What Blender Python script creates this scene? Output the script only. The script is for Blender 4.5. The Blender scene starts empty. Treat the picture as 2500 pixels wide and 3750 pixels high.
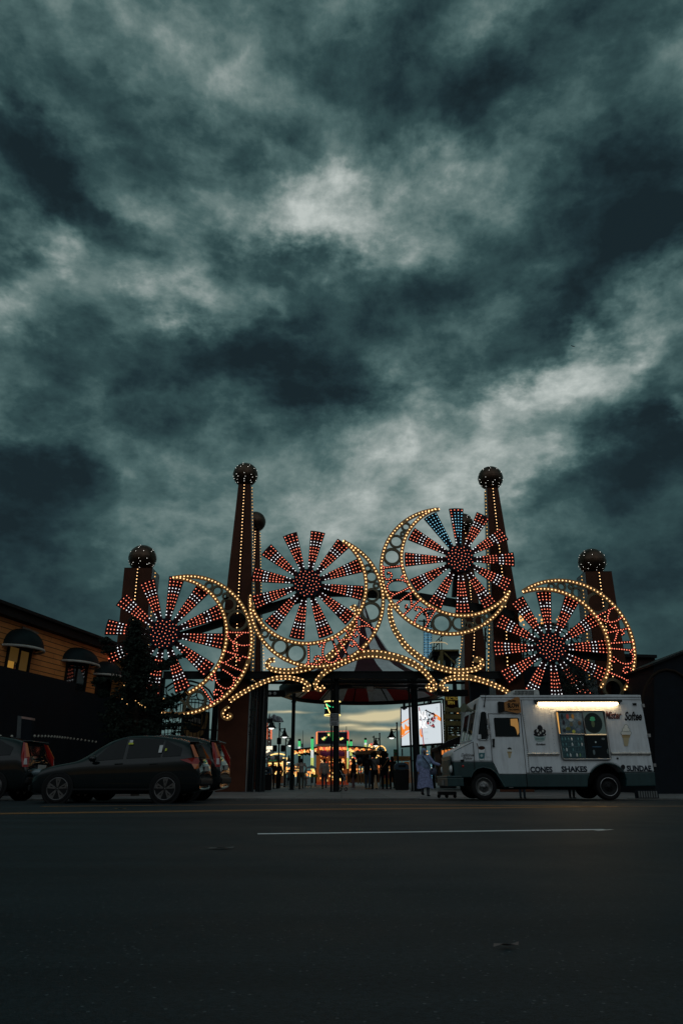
import bpy, bmesh, math, random
import numpy as np
from mathutils import Vector, Matrix, noise
R_=math.radians
random.seed(7)
scene=bpy.context.scene
COL=scene.collection
# ---------------------------------------------------------------- camera model
W,H,F=2500.,3750.,2500.
HOR=2848.; CAMH=0.56
PIT=math.atan((HOR-1875)/F)
cP,sP=math.cos(PIT),math.sin(PIT)
def ray(px,py):
    a=(px-1250)/F; b=(1875-py)/F
    return Vector((a, cP-b*sP, sP+b*cP))
def P(px,py,Y):
    d=ray(px,py); t=Y/d.y
    return Vector((d.x*t, Y, CAMH+d.z*t))
def G(px,py,z=0.0):
    d=ray(px,py); t=(z-CAMH)/d.z
    return Vector((d.x*t,d.y*t,z))
def mpp(px,py,Y):            # metres per photo pixel, horizontally
    return (P(px+5,py,Y).x-P(px-5,py,Y).x)/10
cam=bpy.data.cameras.new('camera'); co=bpy.data.objects.new('camera',cam); COL.objects.link(co)
co.location=(0,0,CAMH); co.rotation_euler=(math.pi/2+PIT,0,0)
cam.sensor_fit='VERTICAL'; cam.sensor_height=36; cam.lens=24.0; cam.clip_end=3000; cam.clip_start=.05
scene.camera=co
scene.view_settings.view_transform='Standard'; scene.view_settings.look='None'
scene.view_settings.exposure=0; scene.view_settings.gamma=1
# ---------------------------------------------------------------- node helpers
def inp(nt,sock,v):
    if v is None: return
    if isinstance(v,(int,float)): sock.default_value=v
    elif isinstance(v,tuple): sock.default_value=v
    else: nt.links.new(v,sock)
def math_(nt,op,a,b=None,c=None,clamp=False):
    n=nt.nodes.new('ShaderNodeMath'); n.operation=op; n.use_clamp=clamp
    inp(nt,n.inputs[0],a); inp(nt,n.inputs[1],b); inp(nt,n.inputs[2],c); return n.outputs[0]
def vmath(nt,op,a,b=None,s=None):
    n=nt.nodes.new('ShaderNodeVectorMath'); n.operation=op
    inp(nt,n.inputs[0],a); inp(nt,n.inputs[1],b)
    if s is not None: inp(nt,n.inputs['Scale'],s)
    return n.outputs[0]
def nz(nt,vec,scale,detail=4,rough=.55,dist=0,dim='3D'):
    n=nt.nodes.new('ShaderNodeTexNoise'); n.noise_dimensions=dim
    if vec is not None: nt.links.new(vec,n.inputs['Vector'])
    n.inputs['Scale'].default_value=scale; n.inputs['Detail'].default_value=detail
    n.inputs['Roughness'].default_value=rough; n.inputs['Distortion'].default_value=dist
    return n
def ramp(nt,fac,stops,interp='LINEAR'):
    n=nt.nodes.new('ShaderNodeValToRGB'); n.color_ramp.interpolation=interp
    e=n.color_ramp.elements
    while len(e)<len(stops): e.new(.5)
    for i,(p,c) in enumerate(stops):
        e[i].position=p; e[i].color=(c[0],c[1],c[2],1)
    nt.links.new(fac,n.inputs[0]); return n.outputs[0]
def mixc(nt,fac,a,b,mode='MIX'):
    n=nt.nodes.new('ShaderNodeMix'); n.data_type='RGBA'; n.blend_type=mode
    inp(nt,n.inputs[0],fac); inp(nt,n.inputs[6],a); inp(nt,n.inputs[7],b); return n.outputs[2]
MATS={}
def mat(name,col,rough=.6,metal=0.,var=.25,vscale=3.,emit=None,es=0.,bump=0.,spec=.5,alpha=None,coat=0.):
    if name in MATS: return MATS[name]
    m=bpy.data.materials.new(name); m.use_nodes=True; nt=m.node_tree; b=nt.nodes['Principled BSDF']
    c=(col[0],col[1],col[2],1)
    if var>0 and emit is None:
        tc=nt.nodes.new('ShaderNodeTexCoord')
        n=nz(nt,tc.outputs['Object'],vscale,5,.62)
        f=ramp(nt,n.outputs[0],[(.3,(1-var,)*3),(.7,(1+var*.5,)*3)])
        nt.links.new(mixc(nt,1.0,c,f,'MULTIPLY'),b.inputs['Base Color'])
        r=nt.nodes.new('ShaderNodeMapRange'); nt.links.new(n.outputs[0],r.inputs[0])
        r.inputs[3].default_value=max(0,rough-.12); r.inputs[4].default_value=min(1,rough+.12)
        nt.links.new(r.outputs[0],b.inputs['Roughness'])
        if bump>0:
            n2=nz(nt,tc.outputs['Object'],vscale*14,4)
            bp=nt.nodes.new('ShaderNodeBump'); bp.inputs['Strength'].default_value=bump; bp.inputs['Distance'].default_value=.02
            nt.links.new(n2.outputs[0],bp.inputs['Height']); nt.links.new(bp.outputs[0],b.inputs['Normal'])
    else:
        b.inputs['Base Color'].default_value=c; b.inputs['Roughness'].default_value=rough
    b.inputs['Metallic'].default_value=metal; b.inputs['Specular IOR Level'].default_value=(.12 if spec==.5 and max(col)<.06 and rough>.35 else spec)
    if coat: b.inputs['Coat Weight'].default_value=coat
    if emit is not None:
        b.inputs['Emission Color'].default_value=(emit[0],emit[1],emit[2],1); b.inputs['Emission Strength'].default_value=es
    if alpha is not None: b.inputs['Alpha'].default_value=alpha
    MATS[name]=m; return m
def stripes_mat(name,c1,c2,axis,scale,rough=.7,duty=.9,noise_amt=.3):
    """narrow grooves of c2 between boards of c1, along one object axis"""
    if name in MATS: return MATS[name]
    m=bpy.data.materials.new(name); m.use_nodes=True; nt=m.node_tree; b=nt.nodes['Principled BSDF']
    tc=nt.nodes.new('ShaderNodeTexCoord'); sx=nt.nodes.new('ShaderNodeSeparateXYZ'); nt.links.new(tc.outputs['Object'],sx.inputs[0])
    fr=math_(nt,'FRACT',math_(nt,'MULTIPLY',sx.outputs[axis],scale))
    st=math_(nt,'GREATER_THAN',fr,duty)
    n=nz(nt,tc.outputs['Object'],1.7,5)
    f=ramp(nt,n.outputs[0],[(.3,(1-noise_amt,)*3),(.7,(1.1,)*3)])
    base=mixc(nt,1.0,(c1[0],c1[1],c1[2],1),f,'MULTIPLY')
    nt.links.new(mixc(nt,st,base,(c2[0],c2[1],c2[2],1)),b.inputs['Base Color']); b.inputs['Roughness'].default_value=rough
    bp=nt.nodes.new('ShaderNodeBump'); bp.inputs['Distance'].default_value=.03; bp.inputs['Strength'].default_value=.8
    nt.links.new(fr,bp.inputs['Height']); nt.links.new(bp.outputs[0],b.inputs['Normal'])
    MATS[name]=m; return m
# ---------------------------------------------------------------- mesh builder
def wloc(o):
    v=Vector((0,0,0))
    while o is not None: v+=o.location; o=o.parent
    return v
def tag(o,label=None,cat=None,group=None,kind=None):
    if label: o['label']=label
    if cat: o['category']=cat
    if group: o['group']=group
    if kind: o['kind']=kind
    return o
def empty(name,loc,label=None,cat=None,group=None):
    o=bpy.data.objects.new(name,None); o.location=loc; o.empty_display_size=.2; COL.objects.link(o)
    return tag(o,label,cat,group)
def kids(o): return [c for c in bpy.data.objects if c.parent is o]
def copy_tree(o,parent=None):
    c=o.copy(); COL.objects.link(c)
    if parent is not None: c.parent=parent
    for k in kids(o): copy_tree(k,c)
    return c
class MB:
    def __init__(s): s.v=[]; s.f=[]; s.m=[]; s.sm=[]
    def add(s,vs,fs,mi=0,smooth=False):
        o=len(s.v); s.v+= [tuple(p) for p in vs]
        for f in fs: s.f.append([i+o for i in f]); s.m.append(mi); s.sm.append(smooth)
        return s
    def box(s,a,b,mi=0):
        x0,y0,z0=[min(a[i],b[i]) for i in range(3)]; x1,y1,z1=[max(a[i],b[i]) for i in range(3)]
        vs=[(x0,y0,z0),(x1,y0,z0),(x1,y1,z0),(x0,y1,z0),(x0,y0,z1),(x1,y0,z1),(x1,y1,z1),(x0,y1,z1)]
        return s.add(vs,[(0,3,2,1),(4,5,6,7),(0,1,5,4),(1,2,6,5),(2,3,7,6),(3,0,4,7)],mi)
    def hexa(s,v8,mi=0):   # bottom 4 then top 4
        return s.add(v8,[(0,3,2,1),(4,5,6,7),(0,1,5,4),(1,2,6,5),(2,3,7,6),(3,0,4,7)],mi)
    def prism(s,pts,dvec,mi=0):     # planar polygon extruded by dvec
        n=len(pts); d=Vector(dvec); vs=[Vector(p) for p in pts]+[Vector(p)+d for p in pts]
        fs=[tuple(range(n)),tuple(range(2*n-1,n-1,-1))]+[(i,i+n,(i+1)%n+n,(i+1)%n) for i in range(n)]
        return s.add(vs,fs,mi)
    def bar(s,a,b,w,h=None,mi=0):   # square bar
        a=Vector(a); b=Vector(b); h=h or w; d=(b-a).normalized()
        up=Vector((0,0,1)) if abs(d.z)<.95 else Vector((0,1,0))
        x=d.cross(up).normalized()*w/2; y=x.cross(d).normalized()*h/2
        return s.hexa([a-x-y,a+x-y,a+x+y,a-x+y,b-x-y,b+x-y,b+x+y,b-x+y],mi)
    def tube(s,pts,r,n=8,mi=0,cap=True,smooth=True):
        pts=[Vector(p) for p in pts]; rs=r if isinstance(r,(list,tuple)) else [r]*len(pts)
        vs=[];fs=[]; prev=None
        for i,p in enumerate(pts):
            d=(pts[min(i+1,len(pts)-1)]-pts[max(i-1,0)])
            d=d.normalized() if d.length>1e-9 else Vector((0,0,1))
            if prev is None:
                up=Vector((0,0,1)) if abs(d.z)<.9 else Vector((0,1,0)); x=d.cross(up).normalized()
            else:
                x=prev-d*prev.dot(d)
                x=x.normalized() if x.length>1e-6 else d.cross(Vector((0,1,0))).normalized()
            prev=x; y=d.cross(x)
            for k in range(n):
                a=2*math.pi*k/n; vs.append(p+(x*math.cos(a)+y*math.sin(a))*rs[i])
        for i in range(len(pts)-1):
            for k in range(n):
                k2=(k+1)%n; fs.append((i*n+k,i*n+k2,(i+1)*n+k2,(i+1)*n+k))
        s.add(vs,fs,mi,smooth)
        if cap:
            L=len(pts)-1
            s.add([vs[k] for k in range(n)],[tuple(range(n-1,-1,-1))],mi)
            s.add([vs[L*n+k] for k in range(n)],[tuple(range(n))],mi)
        return s
    def lathe(s,prof,c,n=24,mi=0,axis='z',smooth=True,stripe=None,a0=0,a1=2*math.pi):
        c=Vector(c); vs=[];fs=[];N=len(prof); full=abs(a1-a0-2*math.pi)<1e-6; K=n if full else n+1
        for i in range(K):
            a=a0+(a1-a0)*i/n; ca,sa=math.cos(a),math.sin(a)
            for (r,h) in prof:
                if axis=='z': vs.append(c+Vector((r*ca,r*sa,h)))
                elif axis=='y': vs.append(c+Vector((r*ca,h,r*sa)))
                else: vs.append(c+Vector((h,r*ca,r*sa)))
        for i in range(n):
            i2=(i+1)%K
            mm=mi if stripe is None else stripe[i%len(stripe)]
            fs=[(i*N+j,i2*N+j,i2*N+j+1,i*N+j+1) for j in range(N-1)]
            if i==0: s.add(vs,fs,mm,smooth); base=len(s.v)-len(vs)
            else:
                for f in fs: s.f.append([q+base for q in f]); s.m.append(mm); s.sm.append(smooth)
        return s
    def ball(s,c,r,n=12,mi=0,sc=(1,1,1)):
        c=Vector(c); m=max(4,n//2+1); vs=[];fs=[]
        for j in range(m+1):
            t=math.pi*j/m
            for i in range(n):
                a=2*math.pi*i/n; vs.append(c+Vector((r*sc[0]*math.sin(t)*math.cos(a),r*sc[1]*math.sin(t)*math.sin(a),r*sc[2]*math.cos(t))))
        for j in range(m):
            for i in range(n):
                i2=(i+1)%n; fs.append((j*n+i,(j+1)*n+i,(j+1)*n+i2,j*n+i2))
        return s.add(vs,fs,mi,True)
    def bulb(s,p,nrm=(0,-1,0),r=.036,mi=1):
        if random.random()<.012: return s
        r*=random.uniform(.86,1.1)
        p=Vector(p); n=Vector(nrm).normalized(); t=n.orthogonal().normalized(); b=n.cross(t)
        vs=[p+(t*math.cos(a)+b*math.sin(a))*r for a in [k*math.pi/3 for k in range(6)]]
        vs+=[p+n*r*.75+(t*math.cos(a)+b*math.sin(a))*r*.6 for a in [k*math.pi/3 for k in range(6)]]
        fs=[(k,(k+1)%6,(k+1)%6+6,k+6) for k in range(6)]+[(6,7,8,9,10,11)]
        return s.add(vs,fs,mi)
    def build(s,name,mats,parent=None,label=None,cat=None,group=None,kind=None,bevel=0,subsurf=0,remesh=0):
        me=bpy.data.meshes.new(name); off=wloc(parent) if parent is not None else Vector((0,0,0))
        me.from_pydata([(p[0]-off.x,p[1]-off.y,p[2]-off.z) for p in s.v],[],s.f)
        if not isinstance(mats,(list,tuple)): mats=[mats]
        for m in mats: me.materials.append(m)
        me.polygons.foreach_set('material_index',[min(i,len(mats)-1) for i in s.m])
        me.polygons.foreach_set('use_smooth',s.sm)
        me.update()
        o=bpy.data.objects.new(name,me); COL.objects.link(o)
        if parent is not None: o.parent=parent
        if bevel:
            b=o.modifiers.new('bevel','BEVEL'); b.width=bevel; b.segments=2; b.limit_method='ANGLE'; b.angle_limit=R_(40)
        if remesh:
            b=o.modifiers.new('remesh','REMESH'); b.mode='VOXEL'; b.voxel_size=remesh; b.use_smooth_shade=True
            b=o.modifiers.new('smooth','SMOOTH'); b.iterations=3; b.factor=.5
        if subsurf:
            b=o.modifiers.new('sub','SUBSURF'); b.levels=subsurf; b.render_levels=subsurf
        return tag(o,label,cat,group,kind)
def recenter(o):
    """moves a top-level mesh's origin to the bottom centre of its box"""
    me=o.data; n=len(me.vertices); a=np.empty(n*3); me.vertices.foreach_get('co',a); a=a.reshape(-1,3)
    c=np.array([(a[:,0].min()+a[:,0].max())/2,(a[:,1].min()+a[:,1].max())/2,a[:,2].min()])
    me.vertices.foreach_set('co',(a-c).ravel()); o.location=tuple(o.location[i]+c[i] for i in range(3)); me.update(); return o
def catmull(pts,per=8):
    pts=[Vector(p) for p in pts]; out=[]
    q=[pts[0]*2-pts[1]]+pts+[pts[-1]*2-pts[-2]]
    for i in range(1,len(q)-2):
        p0,p1,p2,p3=q[i-1],q[i],q[i+1],q[i+2]
        for k in range(per):
            t=k/per
            out.append(.5*((2*p1)+(p2-p0)*t+(2*p0-5*p1+4*p2-p3)*t*t+(3*p1-p0-3*p2+p3)*t**3))
    out.append(pts[-1]); return out
def resample(pts,step):
    L=[0]
    for a,b in zip(pts,pts[1:]): L.append(L[-1]+(b-a).length)
    n=max(1,round(L[-1]/step)); out=[];j=0
    for k in range(n+1):
        s=L[-1]*k/n
        while j<len(L)-2 and L[j+1]<s: j+=1
        t=(s-L[j])/max(1e-9,L[j+1]-L[j]); out.append((pts[j].lerp(pts[j+1],t),s/L[-1]))
    return out
def band(mb,pts,wfun,Y0,th,mi=0,step=.09):
    """flat strip in the XZ plane following pts; front face at Y0"""
    rs=resample(pts,step); vs=[]; n=len(rs)
    for i,(p,u) in enumerate(rs):
        d=(rs[min(i+1,n-1)][0]-rs[max(i-1,0)][0]); d.y=0; d.normalize(); nn=Vector((-d.z,0,d.x)); w=wfun(u)/2
        for yy in (Y0,Y0+th):
            for sg in (1,-1):
                q=p+nn*w*sg; vs.append((q.x,yy,q.z))
    fs=[]
    for i in range(n-1):
        a=i*4;b=a+4
        fs+=[(a,a+1,b+1,b),(a+2,b+2,b+3,a+3),(a,b,b+2,a+2),(a+1,a+3,b+3,b+1)]
    fs+=[(0,2,3,1),((n-1)*4,(n-1)*4+1,(n-1)*4+3,(n-1)*4+2)]
    mb.add(vs,fs,mi)
def bulbs_along(mb,pts,off,Y0,step,r,mi,wf=None,u0=0,u1=1):
    if not hasattr(mb,'bp'): mb.bp=[]
    rs=resample(pts,step); n=len(rs)
    for i,(p,u) in enumerate(rs):
        if u<u0 or u>u1: continue
        d=(rs[min(i+1,n-1)][0]-rs[max(i-1,0)][0]); d.y=0
        if d.length<1e-6: continue
        d.normalize(); nn=Vector((-d.z,0,d.x)); o=off if wf is None else off*wf(u)
        q=p+nn*o
        if any((q-w).length<step*.52 for w in mb.bp): continue
        mb.bp.append(q); mb.bulb((q.x,Y0,q.z),(0,-1,0),r,mi)
def tx(body,x0,x1,y0,y1,Y,m,parent=None,name='lettering',shear=0,bold=0.,th=.012,nrm='-y',label=None):
    """lettering that fills the photo rectangle, standing on the vertical plane at depth Y"""
    cu=bpy.data.curves.new('t','FONT'); cu.body=body; cu.size=1; cu.shear=shear; cu.offset=bold; cu.extrude=.0; cu.resolution_u=3
    cu.align_x='LEFT'; o=bpy.data.objects.new('t',cu); COL.objects.link(o)
    dg=bpy.context.evaluated_depsgraph_get(); me=bpy.data.meshes.new_from_object(o.evaluated_get(dg))
    bpy.data.objects.remove(o); bpy.data.curves.remove(cu)
    n=len(me.vertices); a=np.empty(n*3); me.vertices.foreach_get('co',a); a=a.reshape(-1,3)
    mn=a.min(0); mx=a.max(0)
    ym=(y0+y1)/2; A=P(x0,ym,Y); B=P(x1,ym,Y); T=P((x0+x1)/2,y0,Y).z; Bo=P((x0+x1)/2,y1,Y).z
    off=wloc(parent) if parent is not None else Vector((0,0,0))
    u=(a[:,0]-mn[0])/(mx[0]-mn[0]); v=(a[:,1]-mn[1])/(mx[1]-mn[1])
    out=np.stack([A.x+(B.x-A.x)*u-off.x, np.full(n,Y-off.y), Bo+(T-Bo)*v-off.z],1)
    me.vertices.foreach_set('co',out.ravel()); me.update(); me.name=name
    me.materials.clear(); me.materials.append(m)
    ob=bpy.data.objects.new(name,me); COL.objects.link(ob)
    if parent is not None: ob.parent=parent
    sol=ob.modifiers.new('s','SOLIDIFY'); sol.thickness=th; sol.offset=0
    if label: ob['label']=label
    return ob
# ================================================================ SKY
world=bpy.data.worlds.new('World'); scene.world=world; world.use_nodes=True
nt=world.node_tree; nt.nodes.clear()
out=nt.nodes.new('ShaderNodeOutputWorld'); bg=nt.nodes.new('ShaderNodeBackground'); nt.links.new(bg.outputs[0],out.inputs[0])
tc=nt.nodes.new('ShaderNodeTexCoord'); D=tc.outputs['Generated']
sx=nt.nodes.new('ShaderNodeSeparateXYZ'); nt.links.new(D,sx.inputs[0])
az=math_(nt,'ARCTAN2',sx.outputs[0],sx.outputs[1]); el=math_(nt,'ARCSINE',sx.outputs[2])
cb=nt.nodes.new('ShaderNodeCombineXYZ'); nt.links.new(az,cb.inputs[0]); nt.links.new(el,cb.inputs[1]); AE=cb.outputs[0]
# cloud deck coordinates (a flat layer overhead)
zz=math_(nt,'ADD',math_(nt,'MAXIMUM',sx.outputs[2],0.0),.30)
cl=nt.nodes.new('ShaderNodeCombineXYZ')
nt.links.new(math_(nt,'DIVIDE',sx.outputs[0],zz),cl.inputs[0]); nt.links.new(math_(nt,'DIVIDE',sx.outputs[1],zz),cl.inputs[1])
CLD=cl.outputs[0]
mpD=nt.nodes.new('ShaderNodeMapping'); nt.links.new(D,mpD.inputs[0]); mpD.inputs['Scale'].default_value=(1,1,1.55); DD=mpD.outputs[0]
def warp(vec,scale,amt,detail,rough=.6):
    n=nz(nt,DD,scale,detail,rough); c=vmath(nt,'SUBTRACT',n.outputs['Color'],(.5,.5,.5)); return vmath(nt,'ADD',vec,vmath(nt,'SCALE',c,None,amt))
AEw=warp(AE,4.2,.26,6,.62)
# (x,y in the 1568-wide view of the photo, rx, ry, rotation deg (ccw), amplitude)
BL=[(610,510,280,80,0,.34),(750,505,180,85,10,.30),(640,560,160,50,0,.14),(520,600,80,40,0,.08),(410,655,120,60,-20,.36),(300,480,150,50,-20,.26),(120,600,100,70,-20,.36),
(500,370,110,45,0,.26),(690,440,90,50,0,.12),(600,690,90,45,-20,.14),(30,740,70,60,0,.22),
(1140,950,340,110,10,.23),(1290,880,200,80,10,.26),(1390,830,110,60,-20,.12),(900,1170,340,120,0,.05),(1020,1050,300,120,10,.24),(1130,1090,160,100,0,.10),(850,930,150,60,20,.22),(820,1080,230,90,0,.06),
(990,440,80,120,20,.24),(1110,340,190,90,0,.18),(1500,730,110,50,30,.14),(1470,800,80,25,0,.12),(1565,975,30,60,0,.30),(1400,960,60,30,-30,.12),
(420,150,270,110,-30,.12),(150,70,170,60,-40,.14),(620,250,190,80,-10,.12),(1130,30,240,60,0,.14),(1230,120,60,80,-20,.06),(260,330,150,40,-20,.06),
(330,1010,330,45,0,.12),(520,1160,230,90,0,.12),(720,1230,350,80,0,.10),(960,1210,260,90,0,.05),(1240,1180,160,60,10,.12),(800,1640,460,80,0,.16),(700,1480,330,80,0,.12),
(90,400,280,100,-10,-.40),(60,290,220,70,-10,-.12),(200,200,180,70,-30,-.16),(25,640,70,90,-40,-.24),(90,830,220,110,10,-.14),
(560,860,300,80,0,-.20),(740,840,340,70,0,-.16),(900,700,460,85,10,-.20),(540,590,170,40,-10,-.12),(1050,640,300,80,20,-.10),(620,430,150,40,-10,-.10),
(860,130,170,130,20,-.14),(1060,230,230,95,0,-.24),(960,350,260,50,0,-.08),(1270,270,180,90,0,-.12),
(1490,470,280,150,-10,-.38),(1400,640,210,80,30,-.20),(1540,300,170,170,0,-.12),(1230,750,260,65,20,-.16),
(90,1110,270,90,-10,-.34),(20,1210,220,110,0,-.18),(330,1050,130,60,0,-.06),
(1440,1080,240,85,10,-.36),(1490,970,160,60,0,-.24),(1530,880,90,50,-20,-.16),(1240,1110,100,40,20,-.12),(1450,1230,300,90,0,-.18),(1240,945,60,26,10,-.14),
(1480,1420,280,160,0,-.22),(60,1400,320,150,0,-.22),(850,1340,480,160,0,.12),(850,1560,420,110,0,.10)]
K=2500/1568.
def aeof(px,py):
    d=ray(px,py).normalized(); return math.atan2(d.x,d.y),math.asin(d.z)
total=None
ROT={}
def rotated(q):
    if q not in ROT:
        if q==0: ROT[q]=AEw
        else:
            c,s_=math.cos(R_(q)),math.sin(R_(q)); cbn=nt.nodes.new('ShaderNodeCombineXYZ')
            for i,row in enumerate(((c,s_,0.),(-s_,c,0.))):
                dn=nt.nodes.new('ShaderNodeVectorMath'); dn.operation='DOT_PRODUCT'; nt.links.new(AEw,dn.inputs[0]); dn.inputs[1].default_value=row
                nt.links.new(dn.outputs['Value'],cbn.inputs[i])
            ROT[q]=cbn.outputs[0]
    return ROT[q]
for (x,y,rx,ry,rot,a) in BL:
    px,py=x*K,y*K; a0,e0=aeof(px,py); a1=aeof(px+20,py)[0]; e1=aeof(px,py-20)[1]
    q=int(round(rot/10.)*10); c,s_=math.cos(R_(q)),math.sin(R_(q)); u0,v0=c*a0+s_*e0,-s_*a0+c*e0
    su,sv=1.62*rx*K*(a1-a0)/20,1.62*ry*K*(e1-e0)/20
    m=nt.nodes.new('ShaderNodeVectorMath'); m.operation='MULTIPLY_ADD'; nt.links.new(rotated(q),m.inputs[0])
    m.inputs[1].default_value=(1/su,1/sv,0); m.inputs[2].default_value=(-u0/su,-v0/sv,0)
    ln=nt.nodes.new('ShaderNodeVectorMath'); ln.operation='LENGTH'; nt.links.new(m.outputs[0],ln.inputs[0])
    mr=nt.nodes.new('ShaderNodeMapRange'); mr.interpolation_type='SMOOTHSTEP'; nt.links.new(ln.outputs['Value'],mr.inputs[0])
    mr.inputs[1].default_value=1.0; mr.inputs[2].default_value=.08; mr.inputs[3].default_value=0; mr.inputs[4].default_value=a*(.90 if a>0 else .88)
    total=math_(nt,'ADD',mr.outputs[0],total if total is not None else .385)
n1=nz(nt,DD,4.2,7,.63,.30); n2=nz(nt,DD,12.0,6,.66,.15)
bil=math_(nt,'ABSOLUTE',math_(nt,'SUBTRACT',nz(nt,DD,7.5,5,.55,.1).outputs[0],.5))
det=math_(nt,'MULTIPLY_ADD',n1.outputs[0],1.15,-.575)
det=math_(nt,'ADD',det,math_(nt,'MULTIPLY_ADD',n2.outputs[0],.58,-.29))
det=math_(nt,'ADD',det,math_(nt,'MULTIPLY_ADD',bil,-.95,.085))
# calmer where the deck is thick and dark, livelier where it thins
gate=math_(nt,'MULTIPLY_ADD',total,.7,.55,clamp=True)
elf=nt.nodes.new('ShaderNodeMapRange'); nt.links.new(el,elf.inputs[0]); elf.inputs[1].default_value=.05; elf.inputs[2].default_value=.50; elf.inputs[3].default_value=.42; elf.inputs[4].default_value=1.05
gate=math_(nt,'MULTIPLY',gate,elf.outputs[0])
det=math_(nt,'MULTIPLY',det,gate)
tot=math_(nt,'ADD',total,det)
tot=math_(nt,'MULTIPLY_ADD',math_(nt,'SUBTRACT',tot,.42),1.10,.42)
def lin(r,g,b): return tuple(((c/255)/12.92 if c/255<=.04045 else ((c/255+.055)/1.055)**2.4) for c in (r,g,b))
cloud=ramp(nt,tot,[(0.0,lin(23,36,41)),(.12,lin(31,49,54)),(.30,lin(49,73,75)),(.46,lin(74,99,99)),(.62,lin(106,126,124)),(.80,lin(148,160,157)),(1.0,lin(188,196,192))])
# warm streaks low above the sea, seen through the gate
warm=None
for (x,y,rx,ry,a) in [(850,1650,90,10,1.0),(905,1638,60,8,.8),(800,1668,60,5,.5),(870,1675,90,5,.6),(655,1637,60,3,.5),(780,1700,200,16,.12)]:
    px,py=x*K,y*K; a0,e0=aeof(px,py); a1=aeof(px+20,py)[0]; e1=aeof(px,py-20)[1]
    mp=nt.nodes.new('ShaderNodeMapping'); mp.vector_type='TEXTURE'
    mp.inputs['Location'].default_value=(a0,e0,0); mp.inputs['Scale'].default_value=(1.6*rx*K*(a1-a0)/20,1.7*ry*K*(e1-e0)/20,1)
    n=nz(nt,AE,14,3,.5); w=vmath(nt,'ADD',AE,vmath(nt,'MULTIPLY',vmath(nt,'SUBTRACT',n.outputs['Color'],(.5,.5,.5)),(.08,.012,0.)))
    nt.links.new(w,mp.inputs['Vector'])
    g=nt.nodes.new('ShaderNodeTexGradient'); g.gradient_type='QUADRATIC_SPHERE'; nt.links.new(mp.outputs[0],g.inputs[0])
    warm=math_(nt,'MULTIPLY_ADD',g.outputs['Fac'],a,warm if warm is not None else 0.0)
cloud=mixc(nt,math_(nt,'MINIMUM',math_(nt,'MULTIPLY',warm,2.3),1.0),cloud,lin(206,194,156)+(1,))
# brighter evening sky behind the photographer
back=math_(nt,'MULTIPLY',math_(nt,'ADD',sx.outputs[1],-.05),-2.2,clamp=True)
bel=nt.nodes.new('ShaderNodeMapRange'); bel.interpolation_type='SMOOTHSTEP'; nt.links.new(el,bel.inputs[0]); bel.inputs[1].default_value=.08; bel.inputs[2].default_value=.42
bcol=mixc(nt,bel.outputs[0],(.014,.021,.025,1),(.285,.335,.360,1))
cloud=mixc(nt,back,cloud,bcol)
# physical sky glow filtering through the cloud deck
sky=nt.nodes.new('ShaderNodeTexSky'); sky.sky_type='NISHITA'; sky.sun_disc=False
sky.sun_elevation=R_(8); sky.sun_rotation=R_(200)
addn=mixc(nt,1.0,cloud,vmath(nt,'SCALE',sky.outputs[0],None,.0010),'ADD')
nt.links.new(addn,bg.inputs[0]); bg.inputs[1].default_value=1.0
world.cycles.sampling_method='MANUAL'; world.cycles.sample_map_resolution=512
sun=bpy.data.lights.new('sun','SUN'); sun.energy=.05; sun.angle=R_(25); sun.color=(1,.93,.85)
so=bpy.data.objects.new('sun',sun); COL.objects.link(so); so.rotation_euler=(R_(70),0,R_(20))
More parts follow.
